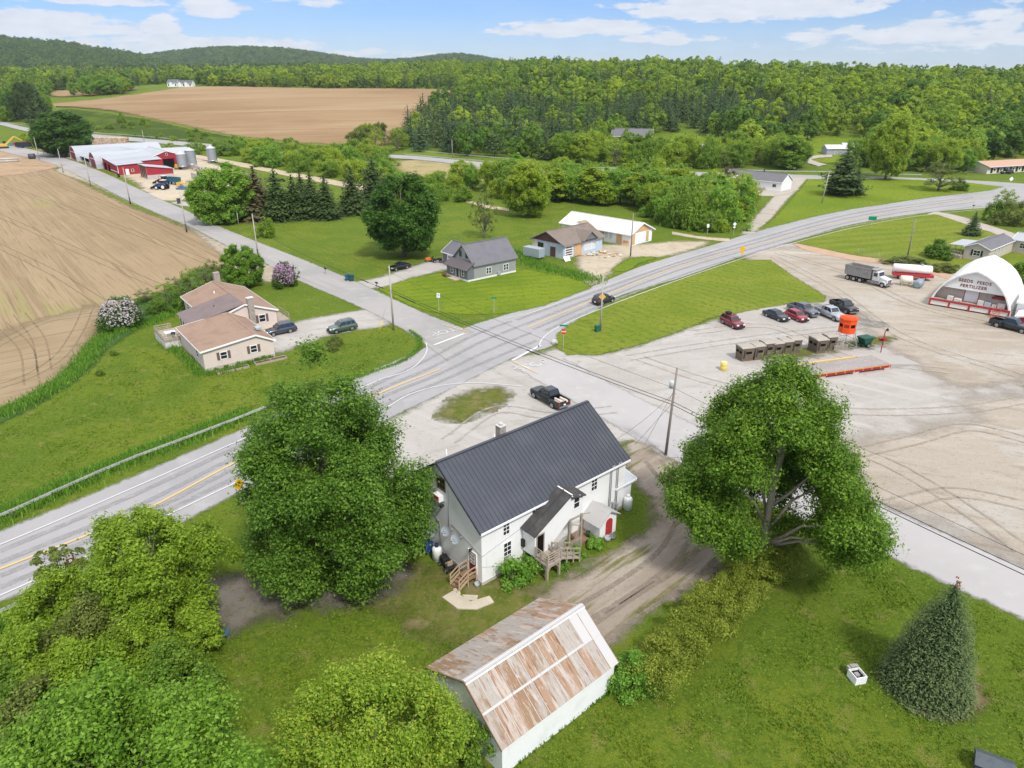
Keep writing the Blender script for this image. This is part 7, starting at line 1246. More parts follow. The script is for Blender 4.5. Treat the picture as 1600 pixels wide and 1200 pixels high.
def plant(key,loc,hh,R,leaf,name,label,cat='tree',group=None,rz=None):
    me,bm,H0,R0=PROTO[key]; 
    if (key,leaf.name) not in CROWNED: m2=me.copy(); m2.materials[0]=leaf; CROWNED[(key,leaf.name)]=m2
    t=thing(name,loc,random.random()*6.28 if rz is None else rz,label,cat,group); t.scale=(R/R0,R/R0,hh/H0); obj_from(CROWNED[(key,leaf.name)],'crown',t); obj_from(bm,'trunk',t); return t
def pt(key,u,v,vt,w,leaf,name,label,cat='tree',group=None):
    p=G(u,v); hh=height((u,v),vt); return plant(key,p,hh,w/2/ppm(p+Vector((0,0,hh*.4))),leaf,name,label,cat,group)
random.seed(12)
pt('big0',632,400,270,112,LM_DARK,'maple_tree','dark green round maple beside the grey house driveway')
pt('egg0',352,347,254,90,LM_BR2,'maple_tree','bright yellow green round tree on the lane lawn near the farm')
pt('big2',103,244,172,88,LM_DARK,'maple_tree','big dark spreading tree beside the arched barns')
pt('egg0',383,449,381,58,LM_BRIGHT2,'maple_tree','small round dense tree behind the beige house'); 
for u,v,vt,w,k,lm,lb in [(405,342,258,58,'spruce0',LM_BRON,'brownish spruce right of the yellow green tree'),(436,344,262,52,'spruce1',LM_CON,'dark spruce in the lane side group, middle one'),(462,342,272,48,'spruce2',LM_CON,'shorter dark spruce at the right of the group'),(490,340,264,42,'spruce0',LM_CON,'first narrow spruce on the lawn between lane and thicket'),(512,342,272,44,'spruce1',LM_CON,'second narrow spruce on the lawn, shorter'),(390,338,266,46,'spruce1',LM_BRON,'brownish spruce partly behind the yellow green tree'),(474,330,268,40,'spruce0',LM_CON,'dark spruce set back behind the group by the lane'),(552,334,258,50,'spruce2',LM_CON,'dark spruce left of the round maple'),(585,318,245,50,'pine0',LM_CON,'dark pine just behind the round maple'),(1517,368,330,26,'spruce1',LM_SPRUCE,'small blue green spruce behind the mobile home'),(1314,306,232,56,'pine1',LM_CON,'dark broad cedar on the meadow beside the highway'),(1335,304,258,28,'spruce2',LM_CON,'smaller dark cedar touching the right of the broad one'),(1302,304,256,24,'spruce0',LM_CON,'small dark cedar touching the left of the broad one')]: pt(k,u,v,vt,w,lm,'spruce_tree' if 'spruce' in lb else 'conifer_tree',lb)
for u,v,vt,w,k,lm,nm,lb in [(418,370,342,28,'bush0',LM_YG,'shrub','small yellow green shrub beside the lane pole'),(402,346,332,22,'bush1',LM_BRON,'shrub','greyish flowering shrub behind the lane pole'),(757,372,290,40,'airy0',LM_OLIVE,'bare_tree','leafless looking multi stemmed tree behind the grey house'),(1383,280,178,64,'big0',LM_YG2,'poplar_tree','tall yellow green poplar at the wood edge behind the cedar'),(1466,298,250,66,'airy1',LM_OLIVE,'willow_tree','pale olive spreading tree at the far road edge'),(1500,298,282,22,'bush2',LM_MID,'shrub','small dark shrub right of the pale olive tree'),(1464,402,376,44,'bush0',LM_MAPLE,'round_bush','round clipped dark green bush on the striped lawn'),(1555,345,312,32,'bush1',LM_MID,'shrub','dark green shrub left of the olive thicket at the right edge'),(1582,352,314,48,'bush2',LM_OLIVE,'shrub','olive brown shrub at the right edge by the drive'),(1570,322,292,34,'airy0',LM_YG,'shrub','loose pale shrub at the right road junction'),(190,192,176,14,'bush0',LM_YG,'shrub','small round yellow bush on the green bank, left one'),(224,196,183,12,'bush1',LM_YG,'shrub','small round yellow bush on the green bank, right one'),(10,190,166,24,'bush2',LM_YG,'shrub','yellow green bush at the left edge by the far road'),(340,321,298,44,'bush2',LM_BRON,'shrub','dark bronze shrub left of the yellow green tree'),(1160,345,275,34,'tall1',LM_BR2,'poplar_tree','slim bright poplar left of the gravel lane'),(825,338,250,72,'big2',LM_YG2,'broadleaf_tree','tall green tree at the thicket edge behind the grey house'),(1138,290,262,26,'bush0',LM_BRON,'shrub','greyish lilac shrub above the white garage'),(1598,440,408,40,'bush1',LM_MID,'shrub','leafy shrub behind the fabric building at the right edge'),(1560,440,418,30,'bush2',LM_MID,'shrub','dark shrub behind the top of the fabric arch'),(1420,414,402,60,'bush0',LM_OLIVE,'weeds','weedy growth along the wire fence'),(1478,424,411,40,'bush1',LM_OLIVE,'weeds','weedy growth along the wire fence nearest the arch')]: pt(k,u,v,vt,w,lm,nm,lb,'tree' if 'tree' in nm else 'bush')
for i,(u,v,vt,w,lm) in enumerate([(228,470,452,36,LM_OLIVE),(262,475,440,38,LM_YG),(278,462,430,34,LM_OLIVE),(300,458,418,36,LM_YG),(322,446,412,34,LM_OLIVE),(335,438,404,30,LM_OLIVE),(290,482,452,40,LM_MID),(250,490,466,34,LM_MID),(352,428,412,26,LM_OLIVE)]): pt('airy%d'%(i%2) if i<6 else 'bush%d'%(i%3),u,v,vt,w,lm,'wild_bush',['loose pale shrub at the field end of the row','yellow green shrub second from the white lilac','tangled olive shrub in the middle of the row','tall yellow green shrub behind the beige house','olive shrub left of the round dense tree','thin olive shrub nearest the round dense tree','low green shrub at the roof corner of the beige house','low green shrub right of the white lilac','small olive shrub at the foot of the round dense tree'][i],'bush','shrubs between the field and the beige house')
def lilac(u,v,vt,w,col,label,lm):
    t=pt('bush0',u,v,vt,w,lm,'lilac_bush',label,'bush'); me,bm,H0,R0=PROTO['bush0']; rng=np.random.default_rng(9); n=1100; a=rng.random(n)*6.28; z=rng.random(n)**.7; r=R0*np.sqrt(np.clip(1-(z*.95)**2,0,1))*(.95+.12*rng.random(n)); P=np.stack([r*np.cos(a),r*np.sin(a),H0*(.18+.85*z)],1); d=unit(P*np.array([1,1,.6])); v_,f=cards(P,unit(d+.5*rng.standard_normal((n,3))),.36,rng); obj_from(fastmesh('blossom',v_,f,col,tone=np.repeat(rng.random(n),4)),'blossom',t)
lilac(192,510,468,62,LEAF('blossom_white',(.17,.13,.14),(.22,.19,.19),(.27,.25,.245),tr=.2),'white flowering lilac bush at the corner of the ploughed field',LM_DARK); lilac(446,447,412,36,LEAF('blossom_purple',(.12,.06,.11),(.20,.10,.18),(.30,.17,.26),tr=.2),'purple flowering lilac beside the lane',LM_DARK)
for i,(x,y) in enumerate([(1.2,-.1),(2.6,-.2),(4.3,-.1),(5.6,-.1),(6.9,-.1),(8.0,-.05),(9.0,0)]): plant('bush%d'%(i%3),BWd(x,y-.25),.55+.12*(i%3),.42+.05*(i%2),[LM_MID,LM_MAPLE,LM_BRIGHT][i%3],'clipped_shrub','small clipped shrub along the front wall of the beige house','bush','clipped shrubs along the beige house')
for i,(u,v,s) in enumerate([(178,555,.75),(157,586,.8),(520,548,1.2),(524,540,1.6)]): plant('bush%d'%(i%3),G(u,v),s,s*.75,LM_MID if i<2 else LM_OLIVE,'sapling',['small dark shrub alone on the lawn near the tall grass','small dark shrub alone on the lawn, lower one','thin sapling on the lawn above the big maple','taller thin sapling on the lawn below the green suv'][i],'bush')
# ------------------------------------------------ thickets of single shrubs and trees
def inpoly(poly): 
    us=[p[0] for p in poly]; vs_=[p[1] for p in poly]; A=np.array(poly,float)
    for _ in range(400):
        u=random.uniform(min(us),max(us)); v=random.uniform(min(vs_),max(vs_))
        if inside(np.array([u]),np.array([v]),A)[0]: return u,v
def thicket(poly,n,keys,hs,leaves,name,label,group,cat='tree',asp=(.42,.6),sep=3.):
    got=[]
    for _ in range(n*6):
        if len(got)>=n: break
        u,v=inpoly(poly); p=G(u,v)
        if any((p-q).length<sep for q in got): continue
        got.append(p); hh=random.uniform(*hs); k=random.choice(keys); asp_=random.uniform(*asp)
        plant(k,p,hh,hh*asp_,random.choice(leaves),name,label,cat,group)
thicket([(345,226),(470,238),(590,244),(612,290),(560,287),(480,272),(400,256),(330,242)],46,['bush0','bush1','bush2','round0'],(5,8.5),[LM_YG2,LM_BR2,LM_MID2,LM_YG2],'thicket_shrub','dense green shrub in the thicket between farm road and far road','shrubs in the thicket beyond the farm','bush',(.5,.75),5)
thicket([(605,296),(700,292),(745,300),(730,318),(680,322),(640,316)],14,['bush0','bush1','bush2'],(4.5,7),[LM_YG2,LM_MID2,LM_BR2],'thicket_shrub','green shrub at the lawn edge behind the dark round maple','shrubs behind the round maple','bush',(.5,.75),4)
thicket([(700,285),(850,285),(1000,290),(1100,300),(1165,322),(1140,362),(1060,364),(1025,345),(1000,330),(890,322),(845,332),(800,318)],80,['round0','round1','round2','bush0','bush1','tall0','airy0'],(6,12),[LM_YG2,LM_BR2,LM_YG2,LM_MID2],'thicket_tree','young leafy tree in the thicket behind the derelict buildings','young trees in the thicket behind the derelict buildings','tree',(.36,.55),5)
thicket([(1010,338),(1060,346),(1120,352),(1125,364),(1050,358)],12,['bush0','bush1','bush2'],(3,5),[LM_YG2,LM_MID2,LM_BR2],'thicket_shrub','low shrub along the walking path','shrubs along the walking path','bush',(.5,.8),3)
thicket([(880,258),(1000,262),(1130,264),(1245,266),(1250,252),(1190,246),(1130,250),(1060,250),(1000,246),(930,240),(870,240)],46,['round0','round1','round2','bush0','airy1','tall1'],(8,14),[LM_YG2,LM_MID2,LM_YG2,LM_MID2],'roadside_tree','leafy roadside tree on the wood side of the far road','roadside trees below the wood','tree',(.36,.52),7)
thicket([(1330,262),(1440,270),(1530,274),(1535,258),(1440,250),(1360,248)],30,['round0','round1','round2','bush1'],(9,16),[LM_YG2,LM_MID2,LM_BR2,LM_MID2],'roadside_tree','leafy tree at the wood edge right of the poplar','roadside trees right of the poplar','tree',(.36,.5),7)
thicket([(100,152),(145,151),(200,147),(212,140),(180,142),(130,147)],16,['round0','round1','tall0'],(13,20),[LM_YG2,LM_MID2,LM_BR2],'hedgerow_tree','tree in the hedgerow between the two tilled fields','hedgerow trees between the tilled fields','tree',(.32,.45),9)
thicket([(-60,170),(60,166),(76,180),(62,197),(0,192),(-60,196)],36,['pine0','round1','spruce1','pine1','round2'],(15,24),[LM_CON,LM_DARK,LM_CON,LM_MID2],'tall_dark_tree','tall dark tree in the grove at the left edge by the far road','dark grove at the left edge','tree',(.22,.36),8)
thicket([(110,176),(215,188),(330,210),(420,228),(330,232),(250,220),(150,205)],26,['bush0','bush1','bush2'],(1.5,3.4),[LM_MID2,LM_YG2,LM_MID2],'bank_shrub','low shrub on the green bank below the tilled field','low shrubs on the green bank','bush',(.6,1.),6)
thicket([(30,215),(120,222),(100,236),(40,228)],14,['bush0','bush1'],(2.5,5),[LM_YG2,LM_MID2],'bank_shrub','bush behind the farm machines at the left edge','bushes behind the farm machines','bush',(.6,.9),6)
thicket([(255,230),(330,236),(300,243),(250,238)],8,['bush0','bush2'],(3,5),[LM_YG2,LM_MID2],'bank_shrub','bush behind the barn roofs and silos','bushes behind the silos','bush',(.6,.9),5)
thicket([(545,212),(615,218),(640,238),(560,236)],11,['round0','airy0','round2'],(8,13),[LM_YG2,LM_OLIVE,LM_YG2],'field_edge_tree','pale tree at the lower right corner of the far tilled field','trees at the far field corner','tree',(.36,.5),7)
# ------------------------------------------------ the wood on the hillside
def lowmesh(nm,kind,H_,R,zb,ncl,nlf,size,seed,leaf,**k):
    v,f,tone,C,rcl=crown(kind,H_-zb,R,zb,ncl,nlf,size,seed,**k); q=MB(); q.tube([(0,0,-1),(0,0,H_*.7)],[.28,.08],5); V=np.concatenate([v,np.array(q.v)]); F4=[list(x) for x in q.f if len(x)==4]
    Fq=np.concatenate([f,np.array(F4)+len(v)]); return fastmesh(nm,V,Fq,[leaf,BARK],mi=np.r_[np.zeros(len(f)),np.ones(len(F4))],tone=np.r_[tone,np.full(len(q.v),.5)])
def lowcon(nm,H_,R,seed,leaf,**k):
    v,f,tn=conifer(H_,R,seed,**k); q=MB(); q.tube([(0,0,-1),(0,0,H_*1.0)],[.35,.12],5); F4=[list(x) for x in q.f if len(x)==4]
    return fastmesh(nm,np.concatenate([v,np.array(q.v)]),np.concatenate([f,np.array(F4)+len(v)]),[leaf,BARK],mi=np.r_[np.zeros(len(f)),np.ones(len(F4))],tone=np.r_[tn,np.full(len(q.v),.5)])
BRO=[lowmesh('broadleaf_tree','round',16,7.4,1.6,46,62,1.05,200+i,LM_FOR,rc=.25,lob=.2,nj=.28) for i in range(3)]+[lowmesh('broadleaf_tree','tall',15,3.6,1.5,40,36,.9,210,LM_FOR,rc=.32,lob=.2,nj=.28)]
CON=[lowcon('conifer_tree',17,5.4,220,LM_FCON,nwh=17,nbr=11,nc=5,size=1.7,zb=1.5,droop=.12,pw=.5,irr=.2),lowcon('conifer_tree',16.5,4.6,221,LM_FCON,nwh=19,nbr=11,nc=5,size=1.6,zb=1.5,droop=.25,pw=.62,irr=.15),lowcon('conifer_tree',18,6.0,222,LM_FCON,nwh=13,nbr=11,nc=5,size=1.8,zb=2.5,droop=.0,pw=.42,irr=.25)]
VBu=[-400,0,60,75,150,205,258,305,330,400,500,640,705,712,713,660,612]
def low_edge(u):
    a=np.interp(u,[-600,0,60,78,150,205,258,306,330,400,500,640,715],[172,172,162,145,136,135,131.5,131.5,135.5,136.5,138.5,139.5,142])
    b=np.interp(u,[600,612,700,860,930,1050,1100,1150,1250,1262,1330,1352,1400,1540,1600,2200],[228,238,242,252,236,206,212,236,238,219,214,238,262,264,252,252])
    return a,b
FEDGE=np.array([(735,141),(690,168),(655,194),(634,216),(622,240)],float)
def wood_points(sp_,y0,y1,x0,x1,seed):
    rng=np.random.default_rng(seed); X,Y=np.meshgrid(np.arange(x0,x1,sp_),np.arange(y0,y1,sp_)); X=(X+rng.uniform(-.42,.42,X.shape)*sp_).ravel(); Y=(Y+rng.uniform(-.42,.42,Y.shape)*sp_).ravel(); Z=T(X,Y); U,V_=uproj(X,Y,Z); return X,Y,Z,U,V_,rng
X,Y,Z,U,V_,rng=wood_points(12.0,335,1450,-900,1150,1)
a_,b_=low_edge(U); fe=np.interp(V_,FEDGE[:,1],FEDGE[:,0]); right=(U>fe)&(V_<b_)&(V_>=141)|((U>=705)&(V_<141)); leftm=(U<712)&(V_<a_); ok=(right|leftm)&(U>-150)&(U<1760)&(np.abs(X)<1.15*Y)
# skip what lies behind the crest
D_=np.interp(np.clip(U,-1200,2600),L1u,L1D); ok&=Y<D_+40
X,Y,Z,U,V_=[q[ok] for q in (X,Y,Z,U,V_)]
# conifer share: dark belt along the middle wood and the left woods
nz=np.array([mnoise.noise(Vector((x*.007,y*.010,3.1))) for x,y in zip(X,Y)]); share=np.interp(U,[0,250,330,620,700,900,1150,1260,1320,1600],[.45,.45,.25,.2,.16,.18,.2,.12,.05,.04])+nz*.5
share+=np.where((V_>170)&(U>600)&(U<1010),.62,0)+np.where((V_>165)&(V_<215)&(U>1010)&(U<1260),.6,0)
isc=rng.random(len(X))<share; order=np.argsort(Y)
LBL={0:('broadleaf_tree','rounded leafy tree in the wood covering the hillside','tree','broadleaf trees of the hillside wood'),1:('conifer_tree','dark pointed conifer in the wood covering the hillside','tree','conifers of the hillside wood')}
src={}; rest={0:[],1:[]}; cnt={0:0,1:0}; random.seed(33)
seen=(U>-20)&(U<1620)
for i in order:
    k=int(isc[i]); s=(random.uniform(.62,1.2) if k==0 else random.uniform(.7,1.15))*(1+.3*mnoise.noise(Vector((X[i]*.012,Y[i]*.012,7.7)))); 
    if k==0 and V_[i]<141 and U[i]<720: s*=1.05
    if seen[i] and cnt[k]<(290 if k==0 else 210):
        j=cnt[k]%(4 if k==0 else 3); me=(BRO if k==0 else CON)[j]; nm,lb,ct,gr=LBL[k]
        o=bpy.data.objects.new(nm,me); COL.objects.link(o); o.location=(X[i],Y[i],Z[i]-.2); o.rotation_euler=(0,0,random.random()*6.28); o.scale=(s,s,s*random.uniform(.85,1.15)); tag(o,lb,ct,gr); src.setdefault((k,j),o); cnt[k]+=1
    else: rest[k].append((X[i],Y[i],Z[i]-.2,s,random.random()*6.28))
def scatter(name,pts,sources,label,cat):
    me=bpy.data.meshes.new(name); P=np.array(pts); me.vertices.add(len(P)); me.vertices.foreach_set('co',P[:,:3].astype(np.float32).ravel())
    for nm,col in (('sc',3),('rz',4)): a=me.attributes.new(nm,'FLOAT','POINT'); a.data.foreach_set('value',P[:,col].astype(np.float32))
    o=bpy.data.objects.new(name,me); COL.objects.link(o); tag(o,label,cat,kind='stuff'); g=bpy.data.node_groups.new(name,'GeometryNodeTree'); g.interface.new_socket('Geometry',in_out='INPUT',socket_type='NodeSocketGeometry'); g.interface.new_socket('Geometry',in_out='OUTPUT',socket_type='NodeSocketGeometry'); L=g.links.new
    i=g.nodes.new('NodeGroupInput'); q=g.nodes.new('NodeGroupOutput'); ip=g.nodes.new('GeometryNodeInstanceOnPoints'); jn=g.nodes.new('GeometryNodeJoinGeometry')
    for s in sources[::-1]: oi=g.nodes.new('GeometryNodeObjectInfo'); oi.inputs['Object'].default_value=s; oi.inputs['As Instance'].default_value=True; oi.transform_space='ORIGINAL'; L(oi.outputs['Geometry'],jn.inputs[0])
    L(i.outputs[0],ip.inputs['Points']); L(jn.outputs[0],ip.inputs['Instance']); ip.inputs['Pick Instance'].default_value=True
    def named(n): a=g.nodes.new('GeometryNodeInputNamedAttribute'); a.data_type='FLOAT'; a.inputs['Name'].default_value=n; return a.outputs['Attribute']
    rv=g.nodes.new('FunctionNodeRandomValue'); rv.data_type='INT'; rv.inputs[4].default_value=0; rv.inputs[5].default_value=len(sources)-1; L(rv.outputs[2],ip.inputs['Instance Index'])
    cx=g.nodes.new('ShaderNodeCombineXYZ'); L(named('rz'),cx.inputs['Z']); L(cx.outputs[0],ip.inputs['Rotation']); cs=g.nodes.new('ShaderNodeCombineXYZ'); sc_=named('sc'); [L(sc_,cs.inputs[k]) for k in range(3)]; L(cs.outputs[0],ip.inputs['Scale']); L(ip.outputs[0],q.inputs[0])
    md=o.modifiers.new('scatter','NODES'); md.node_group=g; return o
scatter('hillside_wood',rest[0],[src[(0,j)] for j in range(4)],'leafy wood running up the hillside and behind the tilled field','wood')
scatter('conifer_wood',rest[1],[src[(1,j)] for j in range(3)],'dark conifers of the wood farther up the hillside','wood')
# distant wooded hills
hill=[]
for (sp_,y0,y1,x0,x1,seed) in [(15,1430,2680,-2600,-350,5),(20,2500,3900,-2700,500,6)]:
    X,Y,Z,U,V_,rng=wood_points(sp_,y0,y1,x0,x1,seed); ok=(U>-120)&(U<900)&(Z>8); X,Y,Z=X[ok],Y[ok],Z[ok]; hill+=list(zip(X,Y,Z-1,rng.uniform(.9,1.35,len(X))*(sp_/13.),rng.random(len(X))*6.28))
hs0=[]
for j,(u,v) in enumerate([(140,140),(60,158),(196,139)]):
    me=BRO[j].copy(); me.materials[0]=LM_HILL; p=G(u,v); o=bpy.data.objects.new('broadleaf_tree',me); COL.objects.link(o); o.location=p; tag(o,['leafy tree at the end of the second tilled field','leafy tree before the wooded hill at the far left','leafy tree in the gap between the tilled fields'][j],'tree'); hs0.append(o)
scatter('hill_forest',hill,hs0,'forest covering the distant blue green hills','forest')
print('counts',cnt,len(rest[0]),len(rest[1]),len(hill))
# ------------------------------------------------ tall grass (stuff)
def tufts(name,pix,n,hh,w,leaf,label,width=1.2,seed=1):
    c=crom([G(*q)[:2] for q in pix],False,1.); rng=np.random.default_rng(seed); i=rng.integers(0,len(c)-1,n); f=rng.random(n)[:,None]; P=c[i]*(1-f)+c[i+1]*f+rng.standard_normal((n,2))*width*.5
    h_=hh*(.6+.7*rng.random(n)); a=rng.random(n)*6.28; dx=np.c_[np.cos(a),np.sin(a)]*w*.5; ln_=rng.standard_normal((n,2))*.25*h_[:,None]
    b0=np.c_[P-dx,np.zeros(n)]; b1=np.c_[P+dx,np.zeros(n)]; t1=np.c_[P+dx*.3+ln_,h_]; t0=np.c_[P-dx*.3+ln_,h_]; V=np.stack([b0,b1,t1,t0],1).reshape(-1,3)
    o=obj_from(fastmesh(name,V,np.arange(4*n).reshape(n,4),leaf,tone=np.repeat(rng.random(n),4)),name); tag(o,label,'grass',kind='stuff')
LM_G=LEAF('grass_blade',(.035,.085,.010),(.060,.13,.014),(.10,.18,.022),tr=.3)
tufts('tall_grass',[(-20,655),(50,625),(105,590),(135,560),(160,530),(190,515),(225,508),(290,478)],9000,.5,.13,LM_G,'tall uncut grass along the edge of the ploughed field',1.6)
tufts('roadside_grass',[(-20,818),(60,782),(190,724),(300,682),(385,648)],9000,.6,.13,LM_G,'tall grass and weeds along the highway guardrail',1.5,2)
tufts('roadside_grass',[(0,985),(40,970),(100,940),(150,915)],2500,.5,.12,LM_G,'tall grass by the short guardrail at the lower left',1.2,3)
tufts('edge_grass',[(800,1196),(850,1155),(905,1112),(962,1074)],1500,.28,.1,LM_G,'uncut grass along the foot of the rusty garage wall',.25,4)
tufts('edge_grass',[(255,536),(290,560),(318,585),(345,583),(420,558)],2200,.5,.12,LM_G,'uncut grass along the foundation of the beige house',.8,5)
tufts('edge_grass',[(800,392),(850,418),(910,432),(930,440)],3000,.6,.16,LM_G,'tall grass in front of the blue derelict shop',2.6,6)
tufts('edge_grass',[(640,517),(656,530),(651,549),(622,568),(590,579),(520,604)],2200,.28,.10,LM_G,'longer grass at the corner of the crossroads',.5,7)

def turf(name,poly,n,label,hh=.07,seed=1):
    A=np.array([tuple(G(*q)[:2]) for q in poly]); rng=np.random.default_rng(seed); lo,hi=A.min(0),A.max(0); P=rng.uniform(lo,hi,(n,2)); P=P[inside(P[:,0],P[:,1],A)]; nz=np.array([mnoise.noise(Vector((x*.35,y*.35,1.)))+.6*mnoise.noise(Vector((x*1.4,y*1.4,5.))) for x,y in P]); k=rng.random(len(P))<.22+nz*.5; P,nz=P[k],nz[k]; n=len(P)
    h_=hh*(.5+.8*rng.random(n))*(1+.6*nz); a=rng.random(n)*6.28; w=.075*(.6+.8*rng.random(n)); dx=np.c_[np.cos(a),np.sin(a)]*w[:,None]; ln_=rng.standard_normal((n,2))*h_[:,None]*.7; z0=np.full(n,.01); V=np.stack([np.c_[P-dx,z0],np.c_[P+dx,z0],np.c_[P+dx*.4+ln_,h_],np.c_[P-dx*.4+ln_,h_]],1).reshape(-1,3)
    o=obj_from(fastmesh(name,V,np.arange(4*n).reshape(n,4),LM_TURF,tone=np.repeat(np.clip(.45-.5*nz+.25*rng.standard_normal(n),0,1),4)),name); tag(o,label,'grass',kind='stuff')
turf('turf',[(1060,1105),(1275,895),(1338,852),(1470,915),(1605,980),(1640,1215),(800,1215),(965,1080)],110000,'short mown turf of the lower right lawn')
turf('turf',[(215,1075),(330,965),(420,950),(640,905),(700,945),(780,960),(690,1040),(560,1060),(430,1120)],50000,'patchy turf behind the white house',seed=2)
turf('turf',[(-20,690),(110,610),(200,540),(330,590),(470,560),(600,520),(650,525),(560,590),(390,650),(190,722),(-20,810)],110000,'mown turf of the beige house lawn',hh=.08,seed=3)
# ================================================================ LIGHT, SKY, CAMERA
SUN_EL,SUN_AZ=math.radians(52),math.radians(152)     # azimuth clockwise from +Y
def build_world():
    w=bpy.data.worlds.new('World'); SC.world=w; w.use_nodes=True; nt=w.node_tree; nt.nodes.clear(); L=nt.links.new
    out=nn(nt,'ShaderNodeOutputWorld'); bg=nn(nt,'ShaderNodeBackground'); bg.inputs['Strength'].default_value=.13
    sky=nn(nt,'ShaderNodeTexSky',sky_type='NISHITA'); sky.sun_disc=False; sky.sun_elevation=SUN_EL; sky.sun_rotation=SUN_AZ; sky.air_density=1.; sky.dust_density=.2; sky.ozone_density=4.
    tc=nn(nt,'ShaderNodeTexCoord'); sx=nn(nt,'ShaderNodeSeparateXYZ'); L(tc.outputs['Generated'],sx.inputs[0])
    def ma(op,a,b=None,c=None,clamp=False):
        n=nn(nt,'ShaderNodeMath',operation=op,use_clamp=clamp)
        for i,q in enumerate((a,b,c)):
            if q is None: continue
            if isinstance(q,(int,float)): n.inputs[i].default_value=q
            else: L(q,n.inputs[i])
        return n.outputs[0]
    az=ma('MULTIPLY',ma('ARCTAN2',sx.outputs['X'],sx.outputs['Y']),180/math.pi); el=ma('MULTIPLY',ma('ARCSINE',sx.outputs['Z']),180/math.pi)
    cv=nn(nt,'ShaderNodeCombineXYZ'); L(ma('MULTIPLY',az,.22),cv.inputs[0]); L(ma('MULTIPLY',el,.75),cv.inputs[1])
    n1=nn(nt,'ShaderNodeTexNoise'); n1.inputs['Scale'].default_value=1.9; n1.inputs['Detail'].default_value=7; n1.inputs['Roughness'].default_value=.6; L(cv.outputs[0],n1.inputs['Vector'])
    tot=None
    for (u,v,hw,hh,k) in CLOUDS:
        r=Vector(ray(u,v)); a0=math.degrees(math.atan2(r.x,r.y)); e0=math.degrees(math.asin(r.z/r.length)); aw=hw/21.; eh=hh/21.
        dx=ma('DIVIDE',ma('SUBTRACT',az,a0),aw); dy=ma('DIVIDE',ma('SUBTRACT',el,e0),eh)
        # flat bases: below the centre the falloff is faster
        dyb=ma('MULTIPLY',dy,ma('ADD',1.,ma('MULTIPLY',ma('LESS_THAN',dy,0.),.7)))
        d=ma('ADD',ma('MULTIPLY',dx,dx),ma('MULTIPLY',dyb,dyb)); g=ma('MULTIPLY',ma('SUBTRACT',1.,d),k)
        g=ma('MAXIMUM',g,-1.); tot=g if tot is None else ma('MAXIMUM',tot,g)
    m=ma('ADD',ma('MULTIPLY',tot,.8),ma('MULTIPLY',ma('SUBTRACT',n1.outputs['Fac'],.5),2.7))
    mr=nn(nt,'ShaderNodeMapRange',interpolation_type='SMOOTHSTEP'); L(m,mr.inputs['Value']); mr.inputs['From Min'].default_value=.0; mr.inputs['From Max'].default_value=.48
    # thin high veil everywhere, stronger overhead (unseen) so that the light is soft
    n2=nn(nt,'ShaderNodeTexNoise'); n2.inputs['Scale'].default_value=.55; n2.inputs['Detail'].default_value=4; L(cv.outputs[0],n2.inputs['Vector'])
    veil=ma('MULTIPLY',ma('ADD',n2.outputs['Fac'],-.25,clamp=True),1.0)
    over=ma('MULTIPLY',ma('SUBTRACT',el,9.),.07,clamp=True)
    hz=ma('MULTIPLY',ma('SUBTRACT',4.2,el),.11,clamp=True)
    f=ma('MAXIMUM',ma('MAXIMUM',ma('MULTIPLY',mr.outputs[0],.93),hz),ma('MULTIPLY',veil,.3))
    n3=nn(nt,'ShaderNodeTexNoise'); n3.inputs['Scale'].default_value=2.6; n3.inputs['Detail'].default_value=5; L(cv.outputs[0],n3.inputs['Vector'])
    cc=nn(nt,'ShaderNodeMix',data_type='RGBA'); L(n3.outputs['Fac'],cc.inputs['Factor']); cc.inputs['A'].default_value=(CLB*.74,CLB*.78,CLB*.90,1); cc.inputs['B'].default_value=(CLB*1.08,CLB*1.1,CLB*1.18,1)
    tint=nn(nt,'ShaderNodeMix',data_type='RGBA',blend_type='MULTIPLY'); tint.inputs['Factor'].default_value=1; L(sky.outputs[0],tint.inputs['A']); tint.inputs['B'].default_value=(.38,.50,.77,1)
    mx=nn(nt,'ShaderNodeMix',data_type='RGBA'); L(f,mx.inputs['Factor']); L(tint.outputs['Result'],mx.inputs['A']); L(cc.outputs['Result'],mx.inputs['B'])
    ov=nn(nt,'ShaderNodeMix',data_type='RGBA'); L(ma('MULTIPLY',over,.85),ov.inputs['Factor']); L(mx.outputs['Result'],ov.inputs['A']); ov.inputs['B'].default_value=(OVB,OVB,OVB*1.03,1)
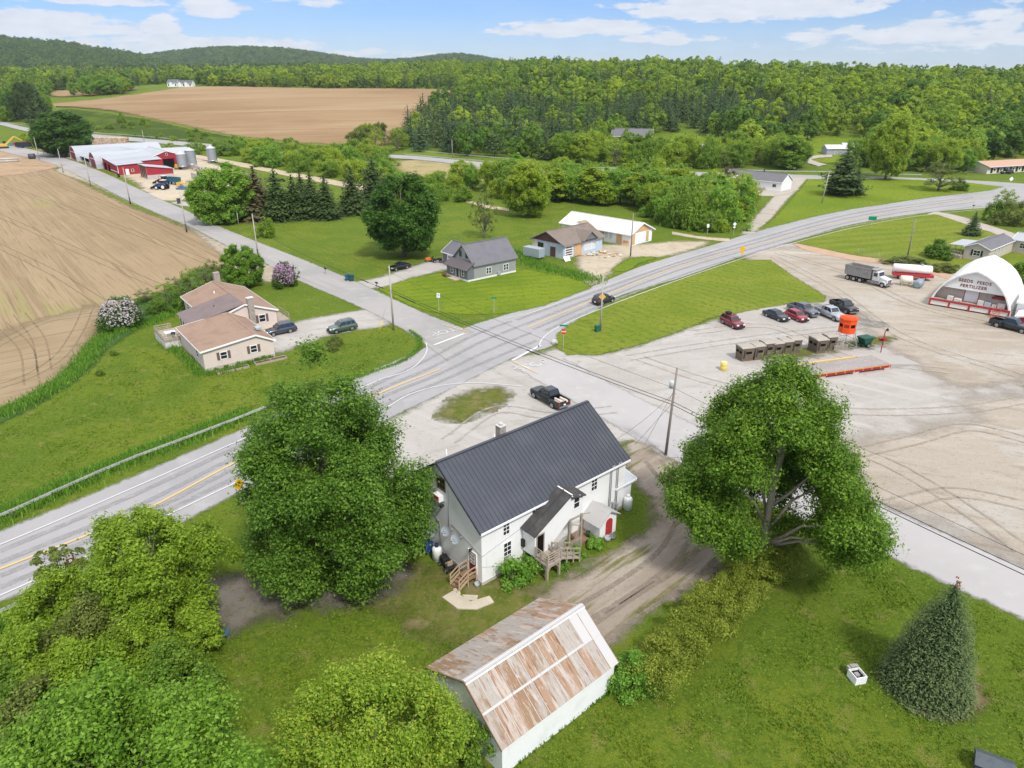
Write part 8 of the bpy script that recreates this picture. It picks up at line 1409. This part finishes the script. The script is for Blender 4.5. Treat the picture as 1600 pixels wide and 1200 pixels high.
    L(ov.outputs['Result'],bg.inputs[0]); L(bg.outputs[0],out.inputs[0])
CLB=5.0; OVB=7.5; HAZE=.00005
CLOUDS=[(60,42,130,24,1.2),(255,42,34,20,1.1),(330,16,60,18,1.),(300,72,260,16,.9),(150,2,110,10,.8),(900,48,150,18,1.),(1170,12,210,34,1.2),(1480,62,240,26,.8),(1050,62,90,14,.8),(1560,30,80,22,.7),(560,84,120,10,.6),(480,5,60,8,.3)]
build_world()
sl=bpy.data.lights.new('sun','SUN'); sl.energy=2.6; sl.angle=math.radians(7); sl.color=(1,.96,.90)
so=bpy.data.objects.new('sun',sl); COL.objects.link(so); so.location=(60,-40,120)
sd=Vector((math.sin(SUN_AZ)*math.cos(SUN_EL),math.cos(SUN_AZ)*math.cos(SUN_EL),math.sin(SUN_EL))); so.rotation_euler=sd.to_track_quat('Z','Y').to_euler()
cam=bpy.data.cameras.new('camera'); co=bpy.data.objects.new('camera',cam); COL.objects.link(co); SC.camera=co
cam.sensor_width=36; cam.lens=36*F/1600; cam.clip_end=20000; cam.clip_start=.5
co.location=(0,0,H); co.rotation_euler=(math.pi/2-PITCH,0,0)
vs=SC.view_settings; vs.view_transform='Standard'; vs.look='None'; vs.gamma=1; vs.exposure=0.45
SC.cycles.transparent_max_bounces=16; SC.cycles.max_bounces=6; SC.cycles.diffuse_bounces=3; SC.cycles.glossy_bounces=2; SC.cycles.transmission_bounces=3
SC.render.use_persistent_data=False

# the air: one even box of pale haze round everything
hm=bpy.data.materials.new('haze'); hm.use_nodes=True; nt=hm.node_tree; nt.nodes.clear(); ho=nn(nt,'ShaderNodeOutputMaterial'); hv=nn(nt,'ShaderNodeVolumePrincipled'); hv.inputs['Color'].default_value=(.80,.90,1,1); hv.inputs['Density'].default_value=HAZE; hv.inputs['Anisotropy'].default_value=.2; nt.links.new(hv.outputs[0],ho.inputs['Volume'])
m=MB(); m.box(-5300,-500,-2,4300,7100,230); ob_=m.build('haze',hm); ob_['kind']='stuff'; ob_['label']='pale blue air over the valley'
SC.cycles.volume_bounces=1
